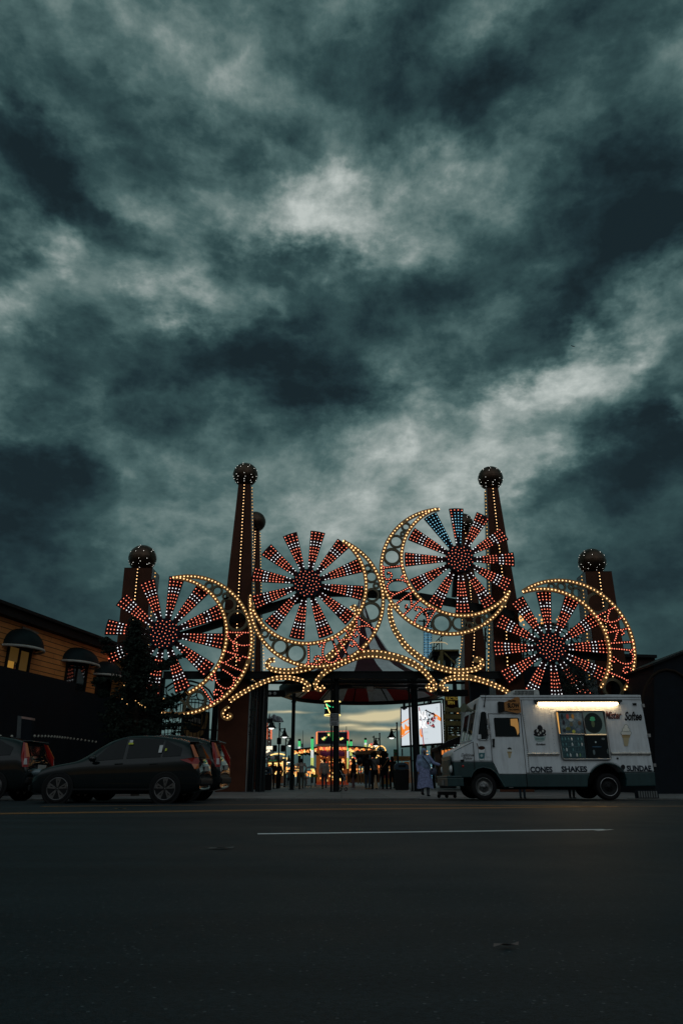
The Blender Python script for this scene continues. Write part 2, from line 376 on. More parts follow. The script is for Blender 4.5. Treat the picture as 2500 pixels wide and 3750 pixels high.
# ================================================================ GROUND
def gz(Y):
    if Y<19: return 0.
    if Y<23.2: return -.1*(Y-19)/4.2
    return -.07
GZ=-.07
def asphalt():
    m=bpy.data.materials.new('asphalt'); m.use_nodes=True; nt=m.node_tree; b=nt.nodes['Principled BSDF']
    tc=nt.nodes.new('ShaderNodeTexCoord'); O=tc.outputs['Object']
    a=nz(nt,O,.35,5,.6); bgr=nz(nt,O,160,3,.7); c=nz(nt,O,38,4,.65)
    sc=nt.nodes.new('ShaderNodeMapping'); nt.links.new(O,sc.inputs[0]); sc.inputs['Scale'].default_value=(.12,1.1,1)
    st=nz(nt,sc.outputs[0],1.6,4,.6)
    col=ramp(nt,a.outputs[0],[(.3,(.008,.014,.017)),(.7,(.016,.024,.028))])
    col=mixc(nt,1.0,col,ramp(nt,st.outputs[0],[(.35,(.66,.67,.69)),(.65,(1.2,1.2,1.2))]),'MULTIPLY')
    col=mixc(nt,1.0,col,ramp(nt,c.outputs[0],[(.3,(.5,.5,.5)),(.7,(1.6,1.6,1.6))]),'MULTIPLY')
    col=mixc(nt,1.0,col,ramp(nt,bgr.outputs[0],[(.35,(.45,.45,.45)),(.65,(1.7,1.7,1.7))]),'MULTIPLY')
    v=nt.nodes.new('ShaderNodeTexVoronoi'); nt.links.new(O,v.inputs[0]); v.inputs['Scale'].default_value=40
    chip=math_(nt,'LESS_THAN',v.outputs['Distance'],.20)
    rnd=math_(nt,'GREATER_THAN',v.outputs['Color'],.70)
    col=mixc(nt,math_(nt,'MULTIPLY',math_(nt,'MULTIPLY',chip,rnd),.5),col,(.17,.19,.20,1))
    # fine cracks
    w=nz(nt,O,.8,4,.6); mp=vmath(nt,'ADD',O,vmath(nt,'SCALE',w.outputs['Color'],None,1.4))
    cv=nt.nodes.new('ShaderNodeTexVoronoi'); cv.feature='DISTANCE_TO_EDGE'; nt.links.new(mp,cv.inputs[0]); cv.inputs['Scale'].default_value=.28
    crack=math_(nt,'LESS_THAN',cv.outputs['Distance'],.0032)
    col=mixc(nt,math_(nt,'MULTIPLY',crack,.55),col,(.012,.014,.015,1))
    nt.links.new(col,b.inputs['Base Color'])
    b.inputs['Roughness'].default_value=.62; b.inputs['Specular IOR Level'].default_value=.22
    rr=ramp(nt,a.outputs[0],[(.3,(.52,)*3),(.7,(.72,)*3)]); nt.links.new(rr,b.inputs['Roughness'])
    bp=nt.nodes.new('ShaderNodeBump'); bp.inputs['Strength'].default_value=.55; bp.inputs['Distance'].default_value=.006
    nt.links.new(math_(nt,'ADD',bgr.outputs[0],c.outputs[0]),bp.inputs['Height']); nt.links.new(bp.outputs[0],b.inputs['Normal'])
    return m
ASPH=asphalt()
mb=MB()
xs=[-120,-40,-12,0,12,40,120]; ys=[-60,-10,0,6,12,19,21,23.2]
for i in range(len(xs)-1):
    for j in range(len(ys)-1):
        x0,x1,y0,y1=xs[i],xs[i+1],ys[j],ys[j+1]
        mb.add([(x0,y0,gz(y0)if y0<23.2 else -.1),(x1,y0,gz(y0)),(x1,y1,gz(y1) if y1<23.2 else -.1),(x0,y1,gz(y1) if y1<23.2 else -.1)],[(0,1,2,3)])
mb.build('road',ASPH,kind='structure')
# pavement and plaza (concrete slabs with joints)
def slabs():
    m=bpy.data.materials.new('pavement_concrete'); m.use_nodes=True; nt=m.node_tree; b=nt.nodes['Principled BSDF']
    tc=nt.nodes.new('ShaderNodeTexCoord'); O=tc.outputs['Object']
    br=nt.nodes.new('ShaderNodeTexBrick'); nt.links.new(O,br.inputs[0]); br.offset=0; br.inputs['Scale'].default_value=.62
    br.inputs['Mortar Size'].default_value=.008; br.inputs['Brick Width'].default_value=1; br.inputs['Row Height'].default_value=1
    br.inputs[1].default_value=(.15,.155,.155,1); br.inputs[2].default_value=(.19,.195,.195,1); br.inputs[3].default_value=(.035,.035,.035,1)
    n=nz(nt,O,1.3,6,.65); st=ramp(nt,n.outputs[0],[(.3,(.5,.5,.5)),(.65,(1.1,1.1,1.1))])
    nt.links.new(mixc(nt,1.0,br.outputs[0],st,'MULTIPLY'),b.inputs['Base Color']); b.inputs['Roughness'].default_value=.62
    n=nz(nt,O,30,4); bp=nt.nodes.new('ShaderNodeBump'); bp.inputs['Strength'].default_value=.4; bp.inputs['Distance'].default_value=.02
    nt.links.new(n.outputs[0],bp.inputs['Height']); nt.links.new(bp.outputs[0],b.inputs['Normal'])
    return m
mb=MB(); mb.add([(-140,23.38,GZ),(140,23.38,GZ),(140,1500,GZ),(-140,1500,GZ)],[(0,1,2,3)]); mb.build('pavement',slabs(),kind='structure')
mb=MB(); x=-60
while x<60:       # kerb stones, broken and dipped in front of the gate
    L=random.uniform(1.5,1.9); t=GZ+.012+random.uniform(-.008,.012)
    mb.box((x,23.2,-.14),(x+L-.02,23.40,t)); x+=L
mb.build('kerb',mat('kerb_stone',(.12,.12,.115),.8,var=.5,vscale=5,bump=.6),kind='structure')
mb=MB(); mb.add([(-1500,-60.5,-.16),(1500,-60.5,-.16),(1500,3000,-.16),(-1500,3000,-.16)],[(0,1,2,3)]); mb.build('ground',mat('dark_ground',(.05,.055,.055),.9,var=.3,vscale=.2),kind='structure')
# painted lines (worn paint)
def paint(name,col,wear):
    m=bpy.data.materials.new(name); m.use_nodes=True; nt=m.node_tree; b=nt.nodes['Principled BSDF']
    tc=nt.nodes.new('ShaderNodeTexCoord'); n=nz(nt,tc.outputs['Object'],34,6,.7); n2=nz(nt,tc.outputs['Object'],1.6,3,.6)
    f=math_(nt,'ADD',n.outputs[0],math_(nt,'MULTIPLY',n2.outputs[0],.6))
    nt.links.new(ramp(nt,f,[(wear,(.03,.035,.038)),(wear+.12,col)]),b.inputs['Base Color']); b.inputs['Roughness'].default_value=.7
    return m
WP=paint('white_line_paint',(.80,.82,.82),.56); YP=paint('yellow_line_paint',(.60,.27,.07),.62)
def line(px0,py0,px1,py1,w,m,name='lane_marking'):
    a=G(px0,py0,.004); b=G(px1,py1,.004); d=(b-a).normalized(); n=Vector((-d.y,d.x,0))*w/2
    k=14; vs=[]
    for i in range(k+1):
        q=a.lerp(b,i/k); vs+= [q-n*(1+random.uniform(-.06,.06)),q+n*(1+random.uniform(-.06,.06))]
    for v in vs: v.z=gz(v.y)+.004 if v.y<23 else .0
    mb=MB(); mb.add(vs,[(i*2,i*2+2,i*2+3,i*2+1) for i in range(k)]); return mb.build(name,m,kind='structure')
line(943,3053.5,2215,3037.5,.125,WP)
line(2180,3042,2240,3037.2,.05,WP)
for dy in (0,2.6): line(-900,2990+dy,1250,2961.5+dy,.11,YP)
for dy in (0,2.6): line(1250,2961.5+dy,2260,2952.5+dy*.8,.11,YP)
line(150,2953,1250,2944,.09,YP)
for dy in (0,2.0): line(1250,2944+dy,2220,2952+dy,.10,YP)
line(2220,2953,2900,2951,.10,YP)
# ================================================================ GATE MATERIALS
def em(name,col,s,base=(.3,.3,.3)):
    m=mat(name,base,.4,emit=col,es=s,var=0); return m
B_RED=em('red_bulb',(1.0,.22,.12),1.7); B_WHT=em('white_bulb',(.92,.96,1.0),1.5); B_WRM=em('warm_bulb',(1.0,.58,.25),2.5)
B_BLU=em('blue_bulb',(.25,.72,.95),1.2); B_YEL=em('amber_bulb',(1.0,.55,.16),1.3); B_GLB=em('globe_bulb',(.95,.93,.85),2.2)
for m in (B_RED,B_WHT,B_WRM,B_BLU,B_YEL,B_GLB): m.cycles.emission_sampling='AUTO'
M_MAROON=mat('maroon_panel',(.045,.010,.012),.5,var=.3); M_NAVY=mat('navy_panel',(.008,.010,.022),.5,var=.3)
M_BROWN=mat('gold_brown_band',(.46,.25,.075),.45,var=.3,vscale=1.5); M_OLIVE=mat('olive_ring',(.12,.10,.05),.5,var=.3)
M_STEEL=mat('black_steel',(.010,.013,.014),.4,var=.3); M_SHAFT=mat('red_brown_pillar',(.080,.028,.015),.7,spec=.15,var=.35,vscale=.8)
M_GREY=mat('grey_side_plate',(.22,.24,.25),.5,var=.35,vscale=1.5); M_BRONZE=mat('bronze_globe',(.075,.045,.028),.32,metal=.7,var=.4,vscale=2)
Y_CR,Y_SC,Y_WH,Y_BM=34.0,34.15,34.38,34.75
def fit(pts):
    A=[];b=[];q=[P(x,y,Y_CR) for x,y in pts]
    for p in q: A.append([2*p.x,2*p.z,1]); b.append(p.x**2+p.z**2)
    s,_,_,_=np.linalg.lstsq(np.array(A),np.array(b),rcond=None); r=math.sqrt(s[2]+s[0]**2+s[1]**2)
    an=[math.atan2(p.z-s[1],p.x-s[0]) for p in q]
    for i in range(1,len(an)):
        while an[i]-an[i-1]>math.pi: an[i]-=2*math.pi
        while an[i]-an[i-1]<-math.pi: an[i]+=2*math.pi
    n=60; return [Vector((s[0]+r*math.cos(an[0]+(an[-1]-an[0])*i/n),Y_CR,s[1]+r*math.sin(an[0]+(an[-1]-an[0])*i/n))) for i in range(n+1)]
def zpts(o,s,zs): return [(o[0]+x*s,o[1]+y*s) for x,y in zs]
SIGNS=[
dict(hub=(602.6,2321.7),R=219,ph=83,
 outer=[(635,2114),(692.5,2110.5),(752,2119),(813,2145.7),(866.6,2191.6),(901,2245),(920,2304.5),(920,2364),(912.5,2413.5),(889.5,2467),(847.5,2526.4),(797.7,2568.5),(740,2597),(694,2610.6),(648.5,2616.3),(591,2610.6)],
 inner=[(635,2114),(671,2119),(711.6,2132),(748,2151.4),(776.7,2180),(809,2224),(826.4,2275.8),(830,2321.7),(820.7,2379),(805.4,2421),(778.6,2467),(744,2501.5),(706,2528),(663.8,2547.5),(600.6,2561),(585,2562)],
 rings=[(764.5,2145,17),(795,2163,21),(826,2182,14),(836,2214.5,30),(868.5,2272,41),(719,2565,38),(652,2589,30)],
 lo=(750,2280),ls=.15944,letters=[
  [[(535,228),(1000,235)],[(520,270),(570,370),(640,440),(700,485),(790,515),(890,530),(1030,515)],[(850,272),(765,322),(700,390),(670,465),(650,550),(670,630),(710,655),(755,645),(750,600)]],
  [[(485,660),(600,700),(710,730),(820,765),(925,795),(990,810)],[(700,770),(610,830),(510,895),(430,925)],[(390,912),(500,960),(600,1005),(700,1050),(810,1095),(870,1120)],[(820,765),(805,800),(820,840),(790,875),(745,865)]],
  [[(330,1020),(420,1085),(520,1145),(610,1210),(660,1245),(670,1300),(670,1360),(660,1415),(625,1465),(570,1500),(515,1520),(460,1510),(405,1490),(360,1460),(320,1420),(285,1375),(260,1320),(245,1265),(235,1205),(225,1150)],[(705,1272),(775,1275)],[(215,1190),(180,1230),(140,1265),(140,1310),(185,1315)]],
  [[(-60,1500),(0,1580),(30,1620),(60,1670),(110,1740),(140,1790),(145,1830),(140,1880)],[(180,1830),(220,1800),(270,1780),(320,1755),(360,1725),(395,1685),(410,1635),(395,1590),(355,1555),(310,1545),(255,1550),(220,1590),(215,1630),(240,1665),(285,1655)]]],
 name='left end'),
dict(hub=(1125.7,2137),R=206,ph=80,
 outer=[(1256,1982),(1308,2013),(1356,2062),(1393,2125),(1400.5,2189),(1393,2243),(1381.6,2299.5),(1353.6,2348),(1313,2389),(1263,2418.6),(1207,2436),(1148,2440),(1091,2430),(1050,2415),(1024,2401),(970,2353),(939,2306),(918,2225),(912,2180)],
 inner=[(1256,1982),(1285,2005),(1333,2077),(1339,2139),(1331,2205),(1288.5,2281.6),(1213,2337),(1157,2353),(1098,2354),(1003,2320),(927,2235),(913,2200)],
 rings=[(1346,2080,16),(1360,2111,24),(1377,2144,13),(1362.5,2178,27),(1358,2240,39),(968.5,2319.5,17),(996,2335,12),(1025,2367,32),(1083.5,2391.5,38)],
 lo=(1050,2200),ls=.25510,letters=[
  [[(310,625),(313,745),(313,865),(285,912)],[(315,905),(375,910),(435,922),(485,900),(505,850),(480,810),(440,797),(405,815),(400,850),(425,865)]],
  [[(545,600),(530,650),(515,720),(520,790),(550,850),(585,880),(640,890),(690,875),(725,835)],[(655,560),(680,625),(705,690),(730,755),(755,825),(785,850)],[(560,590),(515,610),(475,610),(462,640),(480,660)]],
  [[(725,525),(760,590),(800,650),(830,715),(865,775),(885,805),(883,835)],[(785,565),(855,560),(915,560),(960,580),(1005,635),(1050,690),(1080,705)],[(960,600),(965,640),(935,655),(905,640)],[(855,435),(880,470),(910,520),(940,550)]],
  [[(1000,235),(1000,300),(1005,370),(1030,440),(1070,495),(1120,530),(1180,575)],[(1010,390),(1060,370),(1120,365),(1180,368),(1250,408)],[(1020,235),(1090,290),(1150,330),(1200,370)],[(1010,390),(970,440),(960,500),(990,520),(1010,495)]]],
 name='second'),
dict(hub=(1681.6,2048),R=201,ph=90,flag=True,
 outer=[(1607,1863.5),(1553,1874),(1516,1887),(1485,1907),(1456,1932),(1424.6,1971),(1404,2013),(1396.4,2058),(1400,2106),(1412,2162),(1431,2203),(1466,2246.6),(1500.5,2274),(1538,2297),(1578,2311.6),(1621,2321),(1664,2322),(1706,2315),(1755.6,2293.7),(1792,2272.7),(1820.7,2245),(1836,2223),(1853.6,2187),(1862,2164)],
 inner=[(1592.5,1865.5),(1567.6,1876),(1543,1890),(1516,1915),(1493,1946),(1476.4,1981.6),(1470,2019),(1472,2058),(1478.5,2097.6),(1493,2133),(1516,2164),(1544.5,2196),(1566.5,2214),(1590.4,2228.4),(1617,2240.5),(1645,2249.5),(1700,2255),(1742,2251),(1791.4,2232.4),(1826.7,2209.6),(1851.5,2182.6),(1862,2164)],
 rings=[(1486,1928,18),(1474.5,1954,11),(1450.7,1981.6,26),(1435,2037.5,34),(1616.7,2282,38),(1681,2282,28),(1719,2292,16),(1753.7,2272.7,23),(1784,2255.5,15)],
 lo=(1380,2040),ls=.19133,letters=[
  [[(140,195),(180,205),(250,195),(320,190),(400,178),(465,170)],[(105,180),(130,215),(125,260),(120,320),(135,390),(165,425),(210,430),(255,415),(280,360),(265,320),(240,300),(205,305),(205,335)]],
  [[(480,450),(430,440),(350,440),(290,455),(230,495),(195,550),(200,620),(240,675),(300,705)],[(620,585),(540,625),(460,665),(380,700),(335,722),(290,745),(270,785)],[(575,475),(520,460),(520,410),(510,380),(480,360),(465,390)]],
  [[(675,670),(600,720),(520,775),(460,825),(385,880)],[(635,700),(640,760),(650,830),(660,890),(650,940)],[(810,825),(745,885),(680,945),(620,1005),(550,1070),(515,1105)],[(600,990),(560,975),(545,940),(570,920)]],
  [[(715,1250),(740,1175),(785,1110),(850,1050),(880,1030),(930,1000),(995,990),(1070,995),(1110,1020)],[(765,1020),(725,1005),(735,970),(800,960),(860,990),(900,1030),(940,1085),(960,1150),(965,1205)],[(1095,1050),(1050,1120),(1010,1190),(970,1260),(930,1330)]]],
 name='third'),
dict(hub=(2015.5,2371),R=211,ph=91,
 outer=[(1915,2167.6),(1948.5,2147),(1984,2132.7),(2025,2125),(2065.7,2125),(2106,2131.8),(2147,2145),(2185,2165),(2221,2191.5),(2252,2225),(2278.5,2261),(2297.6,2299),(2312,2340),(2319,2380.5),(2321.6,2411.6),(2319,2452),(2307,2490.5),(2288,2526)],
 inner=[(1915,2167.6),(1948.5,2160.5),(1989,2156.6),(2029.8,2160.5),(2070.5,2172.4),(2111,2191.5),(2147,2218),(2175.7,2250),(2199.6,2287),(2218.7,2328),(2228,2363.7),(2232,2390),(2230.7,2433),(2221,2476),(2209,2500),(2199.6,2517)],
 rings=[(2019,2146,15),(2055,2147,18),(2090.5,2147,12),(2113,2170,22),(2185,2208,41),(2245,2522,39)],
 lo=(2150,2180),ls=.16155,letters=[
  [[(225,470),(305,425),(390,385)],[(225,505),(300,545),(385,590),(460,610),(545,610),(630,590),(710,545),(775,495)],[(590,285),(505,325),(465,345)],[(490,375),(455,450),(445,530),(460,580),(485,655),(535,720),(610,750),(645,725),(620,685)]],
  [[(455,850),(560,830),(660,805),(760,785),(865,765),(915,757)],[(775,815),(810,855),(800,890),(770,895)],[(675,845),(645,900),(630,980),(605,1025)],[(530,1090),(690,1080),(850,1067),(1005,1060)]],
  [[(540,1210),(660,1220),(820,1235),(980,1250),(1030,1220)],[(965,1290),(1005,1335),(1025,1390),(1010,1490),(980,1535),(930,1550),(880,1560),(825,1555),(770,1540),(715,1515),(670,1480),(630,1445),(585,1405)],[(540,1490),(575,1510),(610,1515),(575,1530)]],
  [[(485,1750),(580,1790),(670,1830),(760,1865),(845,1910),(880,1940),(910,1980)],[(910,1925),(915,1880),(945,1845),(970,1810),(985,1765),(980,1720),(970,1670),(930,1640),(880,1630),(835,1640),(805,1670),(795,1715),(820,1750),(860,1770),(885,1745)]]],
 name='right end')]
WLAB=['lit pinwheel partly hidden by the dark evergreen, its crescent on the right side',
 'lit pinwheel just right of the tall left pillar, above the striped tent',
 'highest lit pinwheel with blue bulbs on two blades like a flag, crescent on its left',
 'lit pinwheel directly above the white ice cream truck, crescent over its top and right']
def make_sign(S,lab):
    hx,hy=S['hub']; c=P(hx,hy,Y_WH); R=S['R']*mpp(hx,hy,Y_WH)
    root=empty('pinwheel_sign',(c.x,Y_CR,c.z-R),lab,'lit sign','pinwheel signs over the park entrance')
    # blades
    for k in range(12):
        ang=R_(S['ph']-30*k); fl=S.get('flag')
        dr=Vector((math.cos(ang),0,math.sin(ang))); tn=Vector((math.sin(ang),0,-math.cos(ang)))
        hw=lambda r:R*(.042+.093*max(0,(r/R-.27)/.73))
        mb=MB(); o=[]
        for t in (1,.5,0,-.5,-1): o.append(c+dr*math.sqrt(R*R-(t*hw(R))**2)+tn*hw(R)*t)
        pts=[c+dr*R*.24-tn*hw(R*.25),c+dr*R*.24+tn*hw(R*.25)]+o
        mb.prism(pts,(0,.10,0),0)
        rows=12; cols=[4,4,4,4,4,4,4,4,3,3,2,2]; cc=[1,1,1,2,2,1,1,1,1,1,2,2]
        for i in range(rows):
            r=R*(.965-.635*i/(rows-1)); n=cols[i]
            for j in range(n):
                t=(j/(n-1)*2-1)*.78; ci=cc[i]
                if fl and k==11: ci=3
                if fl and k==0: ci=(1 if i==0 else 3) if j>0 else ci
                q=c+dr*(r-(t*t)*.012*R)+tn*hw(r)*t
                mb.bulb((q.x,Y_WH-.002,q.z),(0,-1,0),.030 if ci!=3 else .028,ci)
        mb.build('blade',[M_NAVY if fl and k in(0,11) else M_MAROON,B_RED,B_WHT,B_BLU],root)
    mb=MB(); mb.lathe([(0,-.16),(R*.255,-.16),(R*.255,.12),(0,.12)],c,36,0,'y',smooth=False)
    for i in range(52):
        r=R*.245*math.sqrt((i+.5)/52); a=i*2.39996; mb.bulb((c.x+r*math.cos(a),Y_WH-.165,c.z+r*math.sin(a)),(0,-1,0),.024,1)
    mb.build('hub',[M_NAVY,B_RED],root)
    # crescent
    for nm,key,w in (('outer_rim','outer',.20),('inner_rim','inner',.19)):
        pts=fit(S[key]); mb=MB(); band(mb,pts,lambda u:w,Y_CR+(.008 if nm=='inner_rim' else 0),.12+(.01 if nm=='inner_rim' else 0),0,.15); bulbs_along(mb,pts,0,Y_CR-.004,.185,.036,1)
        mb.build(nm,[M_BROWN,B_WRM],root)
    for (x,y,r) in S['rings']:
        q=P(x,y,Y_CR+.02); rr=r*mpp(x,y,Y_CR); mb=MB()
        w=.11+.03*(rr>.4); mb.lathe([(rr,0.015),(rr,.13),(rr-w,.13),(rr-w,0.015),(rr,0.015)],q,28,0,'y',smooth=False); mb.build('ring_ornament',M_OLIVE,root)
    for L in S['letters']:
        mb=MB()
        for st in L:
            pts=[P(x,y,Y_CR) for x,y in zpts(S['lo'],S['ls'],st)]
            pts=catmull(pts,6) if len(pts)>2 else pts
            band(mb,pts,lambda u:.125,Y_CR-.05,.13,0,.07); bulbs_along(mb,pts,0,Y_CR-.052,.128,.031,1)
        mb.build('letter',[M_MAROON,B_RED],root)
    return root
for S,l in zip(SIGNS,WLAB): make_sign(S,l)
# ---------------------------------------------------------------- scroll bands
def scroll(pts,wpx,lab,wide=None,Y=Y_SC):
    p=catmull([P(x,y,Y) for x,y in pts],10); k=mpp(pts[len(pts)//2][0],pts[len(pts)//2][1],Y)
    wf=(lambda u:wpx*k) if wide is None else (lambda u:k*(wpx+(wide-wpx)*math.sin(math.pi*u)**2))
    mb=MB(); band(mb,p,wf,Y,.14,0,.08)
    bulbs_along(mb,p,.31,Y-.002,.205,.034,1,wf); bulbs_along(mb,p,-.31,Y-.002,.205,.034,1,wf)
    o=mb.build('scroll_ornament',[M_BROWN,B_WRM],None,lab,'scroll ornament','bulb-edged scrolls between the pinwheels'); recenter(o); return o
scroll([(843,2567),(860,2554),(905,2527),(955,2502),(1003,2485),(1048,2481),(1077,2485),(1106,2493),(1126,2506),(1131,2518),(1123,2527),(1111,2524)],17,'long gold scroll arching left of centre under the beam, curl at its right end')
scroll([(836,2588),(822,2598),(814,2612),(818,2627),(833,2633),(846,2626),(845,2617),(836,2615)],12,'smallest gold curl, low beside the dark base of the left tall pillar')
scroll([(1004,2417),(993,2416),(981,2425),(979,2437),(986,2446),(1002,2452),(1024,2456),(1050,2458),(1077,2456),(1104,2451),(1135,2443),(1170,2426),(1200,2408),(1228,2384),(1258,2350),(1283,2315),(1296,2282),(1304,2250),(1304,2230),(1295,2221),(1286,2228)],18,'S-shaped gold scroll hugging the bottom and right of the second pinwheel',26)
scroll([(1184,2515),(1176,2524),(1164,2524),(1155,2514),(1155,2502),(1164,2488),(1178,2471),(1196,2456),(1228,2438),(1264,2420),(1298,2405),(1331,2396),(1372,2394),(1422,2401),(1464,2411),(1504,2426),(1530,2441),(1553,2459),(1573,2482),(1589,2503),(1594,2516),(1584,2526),(1569,2523),(1564,2513),(1574,2509)],16,'widest gold scroll arching across the middle of the gate in front of the tent',32)
scroll([(1456,2226),(1445,2217),(1429,2219),(1427,2241),(1432,2270),(1443,2302),(1460,2330),(1482,2361),(1514.5,2391),(1553,2418),(1595,2439),(1637,2452.5),(1679,2458),(1717,2454.5),(1748,2447),(1764,2433),(1760,2417),(1745,2413),(1741,2425)],18,'gold scroll sweeping down from the third pinwheel to a curl at the right',24)
scroll([(1638,2523),(1624,2524),(1616,2510),(1627,2493),(1653,2483),(1684,2480),(1717,2481),(1755,2489),(1788,2500.5),(1819,2513),(1844,2526),(1868,2541)],17,'gold scroll arching just above the cab of the ice cream truck',22)
# ---------------------------------------------------------------- pillars
def pillar(lab,Yc,top,mid,base,ytop,ymid,globe,side,nb=True):
    """top/mid/base = (x left, x right) of the front face in the photo at rows ytop/ymid/2885"""
    secs=[]
    for (x0,x1),yy in ((top,ytop),(mid,ymid),(base,2890)):
        xm=(x0+x1)/2
        w=(x1-x0)*mpp(xm,yy,Yc-.5)/2
        c=P(xm,yy,Yc-w); secs.append([c.x,max(GZ,c.z),w])
    secs[2][1]=GZ
    root=empty('pillar',(secs[2][0],Yc,GZ),lab,'pillar','globe-topped pillars of the park entrance')
    mb=MB(); vs=[]
    for x,z,w in secs: vs+=[(x-w,Yc-w,z),(x+w,Yc-w,z),(x+w,Yc+w,z),(x-w,Yc+w,z)]
    fs=[(0,1,2,3),(8,9,10,11)]
    for s in range(2):
        for i in range(4): fs.append((s*4+i,s*4+(i+1)%4,s*4+4+(i+1)%4,s*4+4+i))
    mb.add(vs,fs); mb.build('shaft',M_SHAFT,root,bevel=.02)
    # front strip
    mb=MB(); a=Vector((secs[0][0],Yc-secs[0][2]-.03,secs[0][1]-.1)); m=Vector((secs[1][0],Yc-secs[1][2]-.03,secs[1][1])); b=Vector((secs[2][0],Yc-secs[2][2]-.03,P(1250,2500,Yc).z))
    for p,q in ((a,m),(m,b)): mb.bar(p,q,.12,.04)
    for p,u in resample([a,m,b],.19): mb.bulb((p.x,p.y-.022,p.z),(0,-1,0),.030,1)
    mb.build('light_strip',[M_STEEL,B_WRM],root)
    # inner side plate with its own strip
    mb=MB(); pl=[]
    for x,z,w in secs: pl.append((x+side*(w+.015),Yc,z,w))
    for (x0,y0,z0,w0),(x1,y1,z1,w1) in zip(pl,pl[1:]):
        q=[(x0,y0-w0*.96,z0-.05),(x0,y0+w0*.96,z0-.05),(x1,y1+w1*.96,z1),(x1,y1-w1*.96,z1)]
        mb.prism(q,(side*.03,0,0),0)
    L=[Vector((x+side*.035,Yc-w*.35,z-.15)) for x,z,w in secs[:3] for y in [0]] if False else [Vector((p[0]+side*.036,Yc-p[3]*.3,p[2]-(.15 if i==0 else 0)+(P(1250,2490,Yc).z-p[2] if i==2 else 0))) for i,p in enumerate(pl)]
    for p,u in resample(L,.2): mb.bulb(p,(side*.8,-.6,0),.036,1)
    mb.build('side_plate',[M_GREY,B_YEL],root)
    gx,gy,gr=globe; r=gr*mpp(gx,gy,Yc); g=P(gx,gy,Yc); g.x=secs[0][0]+(g.x-secs[0][0])*.6; g.z=secs[0][1]+r*.985
    mb=MB(); mb.ball(g,r,32,0); mb.lathe([(r*1.006,-r*.02),(r*1.012,0),(r*1.006,r*.02)],g,32,0)
    if nb:
        for lat in (62,48,34,20,-14,-28,-40,-54):
            n=max(4,int(11*math.cos(R_(lat))))
            for k in range(n):
                if random.random()<.15: continue
                a=2*math.pi*(k+.5*(lat%4>1))/n+random.uniform(-.05,.05); la=R_(lat+random.uniform(-3,3))
                d=Vector((math.cos(a)*math.cos(la),math.sin(a)*math.cos(la),math.sin(la))); mb.bulb(g+d*r*.985,d,.019,1)
    mb.build('globe',[M_BRONZE,B_GLB],root)
    return root
pillar('short box-shaped pillar rising behind the leftmost pinwheel and the evergreen',37.0,(456,557),(436,536),(370,480),2079,2290,(522,2034,50),1)
pillar('tallest slender pillar on the left, between the first and second pinwheels',35.8,(873,917.6),(815,922),(787,897),1771.5,2290,(898.5,1729,45),1)
pillar('rear left pillar half hidden behind the tall left one, its globe lower',43.0,(922,948.5),(893,954),(880,948),1942,2300,(933,1903.5,38),1,False)
pillar('tall slender pillar on the right, between the third and fourth pinwheels',35.8,(1782,1823),(1803,1893),(1830,1955),1785,2203,(1793.5,1742,45),-1)
pillar('rear right pillar whose globe shows behind the flag-coloured blade',43.0,(1690,1715),(1700,1771),(1706,1800),1948,2330,(1690,1911,37.5),-1)
pillar('short box-shaped pillar on the right rising behind the pinwheel over the truck',37.0,(2142,2238),(2162,2266),(2230,2368),2092,2277,(2164,2047,49.5),-1)
# ---------------------------------------------------------------- beams, posts
def beamobj(name,lab,cat,segs,mt=M_STEEL,group=None,extra=None):
    mb=MB()
    for (a,b,w,h) in segs: mb.bar(a,b,w,h)
    if extra: extra(mb)
    o=mb.build(name,mt,None,lab,cat,group,bevel=.01); recenter(o); return o
zt=P(1250,2459,Y_BM).z; zb=P(1250,2487,Y_BM).z
a=P(600,2473,Y_BM); b=P(1905,2473,Y_BM)
def tr(mb):
    mb.box((a.x,Y_BM-.16,zb-.0),(b.x,Y_BM-.12,zb+.05)); mb.box((a.x,Y_BM-.16,zt-.05),(b.x,Y_BM-.12,zt))
beamobj('entrance_beam','long black steel beam crossing the whole entrance just under the gold scrolls','beam',[((a.x,Y_BM,(zt+zb)/2),(b.x,Y_BM,(zt+zb)/2),.24,zt-zb-.01)],extra=tr)
Yb=34.95
def arc(pp,w,Y=Yb): return [(P(*p,Y),P(*q,Y),.22,w) for p,q in zip(pp,pp[1:])]
beamobj('support_arm','black arm from the leftmost hub up to the tall left pillar','support arm',arc([(650,2332),(760,2298),(875,2262)],.36),group='black arms bracing the pinwheels')
beamobj('support_arm','black arm rising from the tall left pillar to the second hub','support arm',arc([(885,2256),(1000,2222),(1120,2186)],.42),group='black arms bracing the pinwheels')
beamobj('support_arm','long dark arched arm between the second hub and the right tall pillar','support arm',arc([(1130,2172),(1240,2170),(1380,2176),(1533,2186),(1655,2207),(1780,2232),(1880,2254)],.42),group='black arms bracing the pinwheels')
beamobj('support_arm','short black upright hanging below the hub of the flag-coloured pinwheel','support arm',arc([(1668,2080),(1661,2185)],.36),group='black arms bracing the pinwheels')
beamobj('support_arm','black arm from the hub over the truck to the right outer pillar','support arm',arc([(2030,2376),(2130,2392),(2240,2404)],.55),group='black arms bracing the pinwheels')
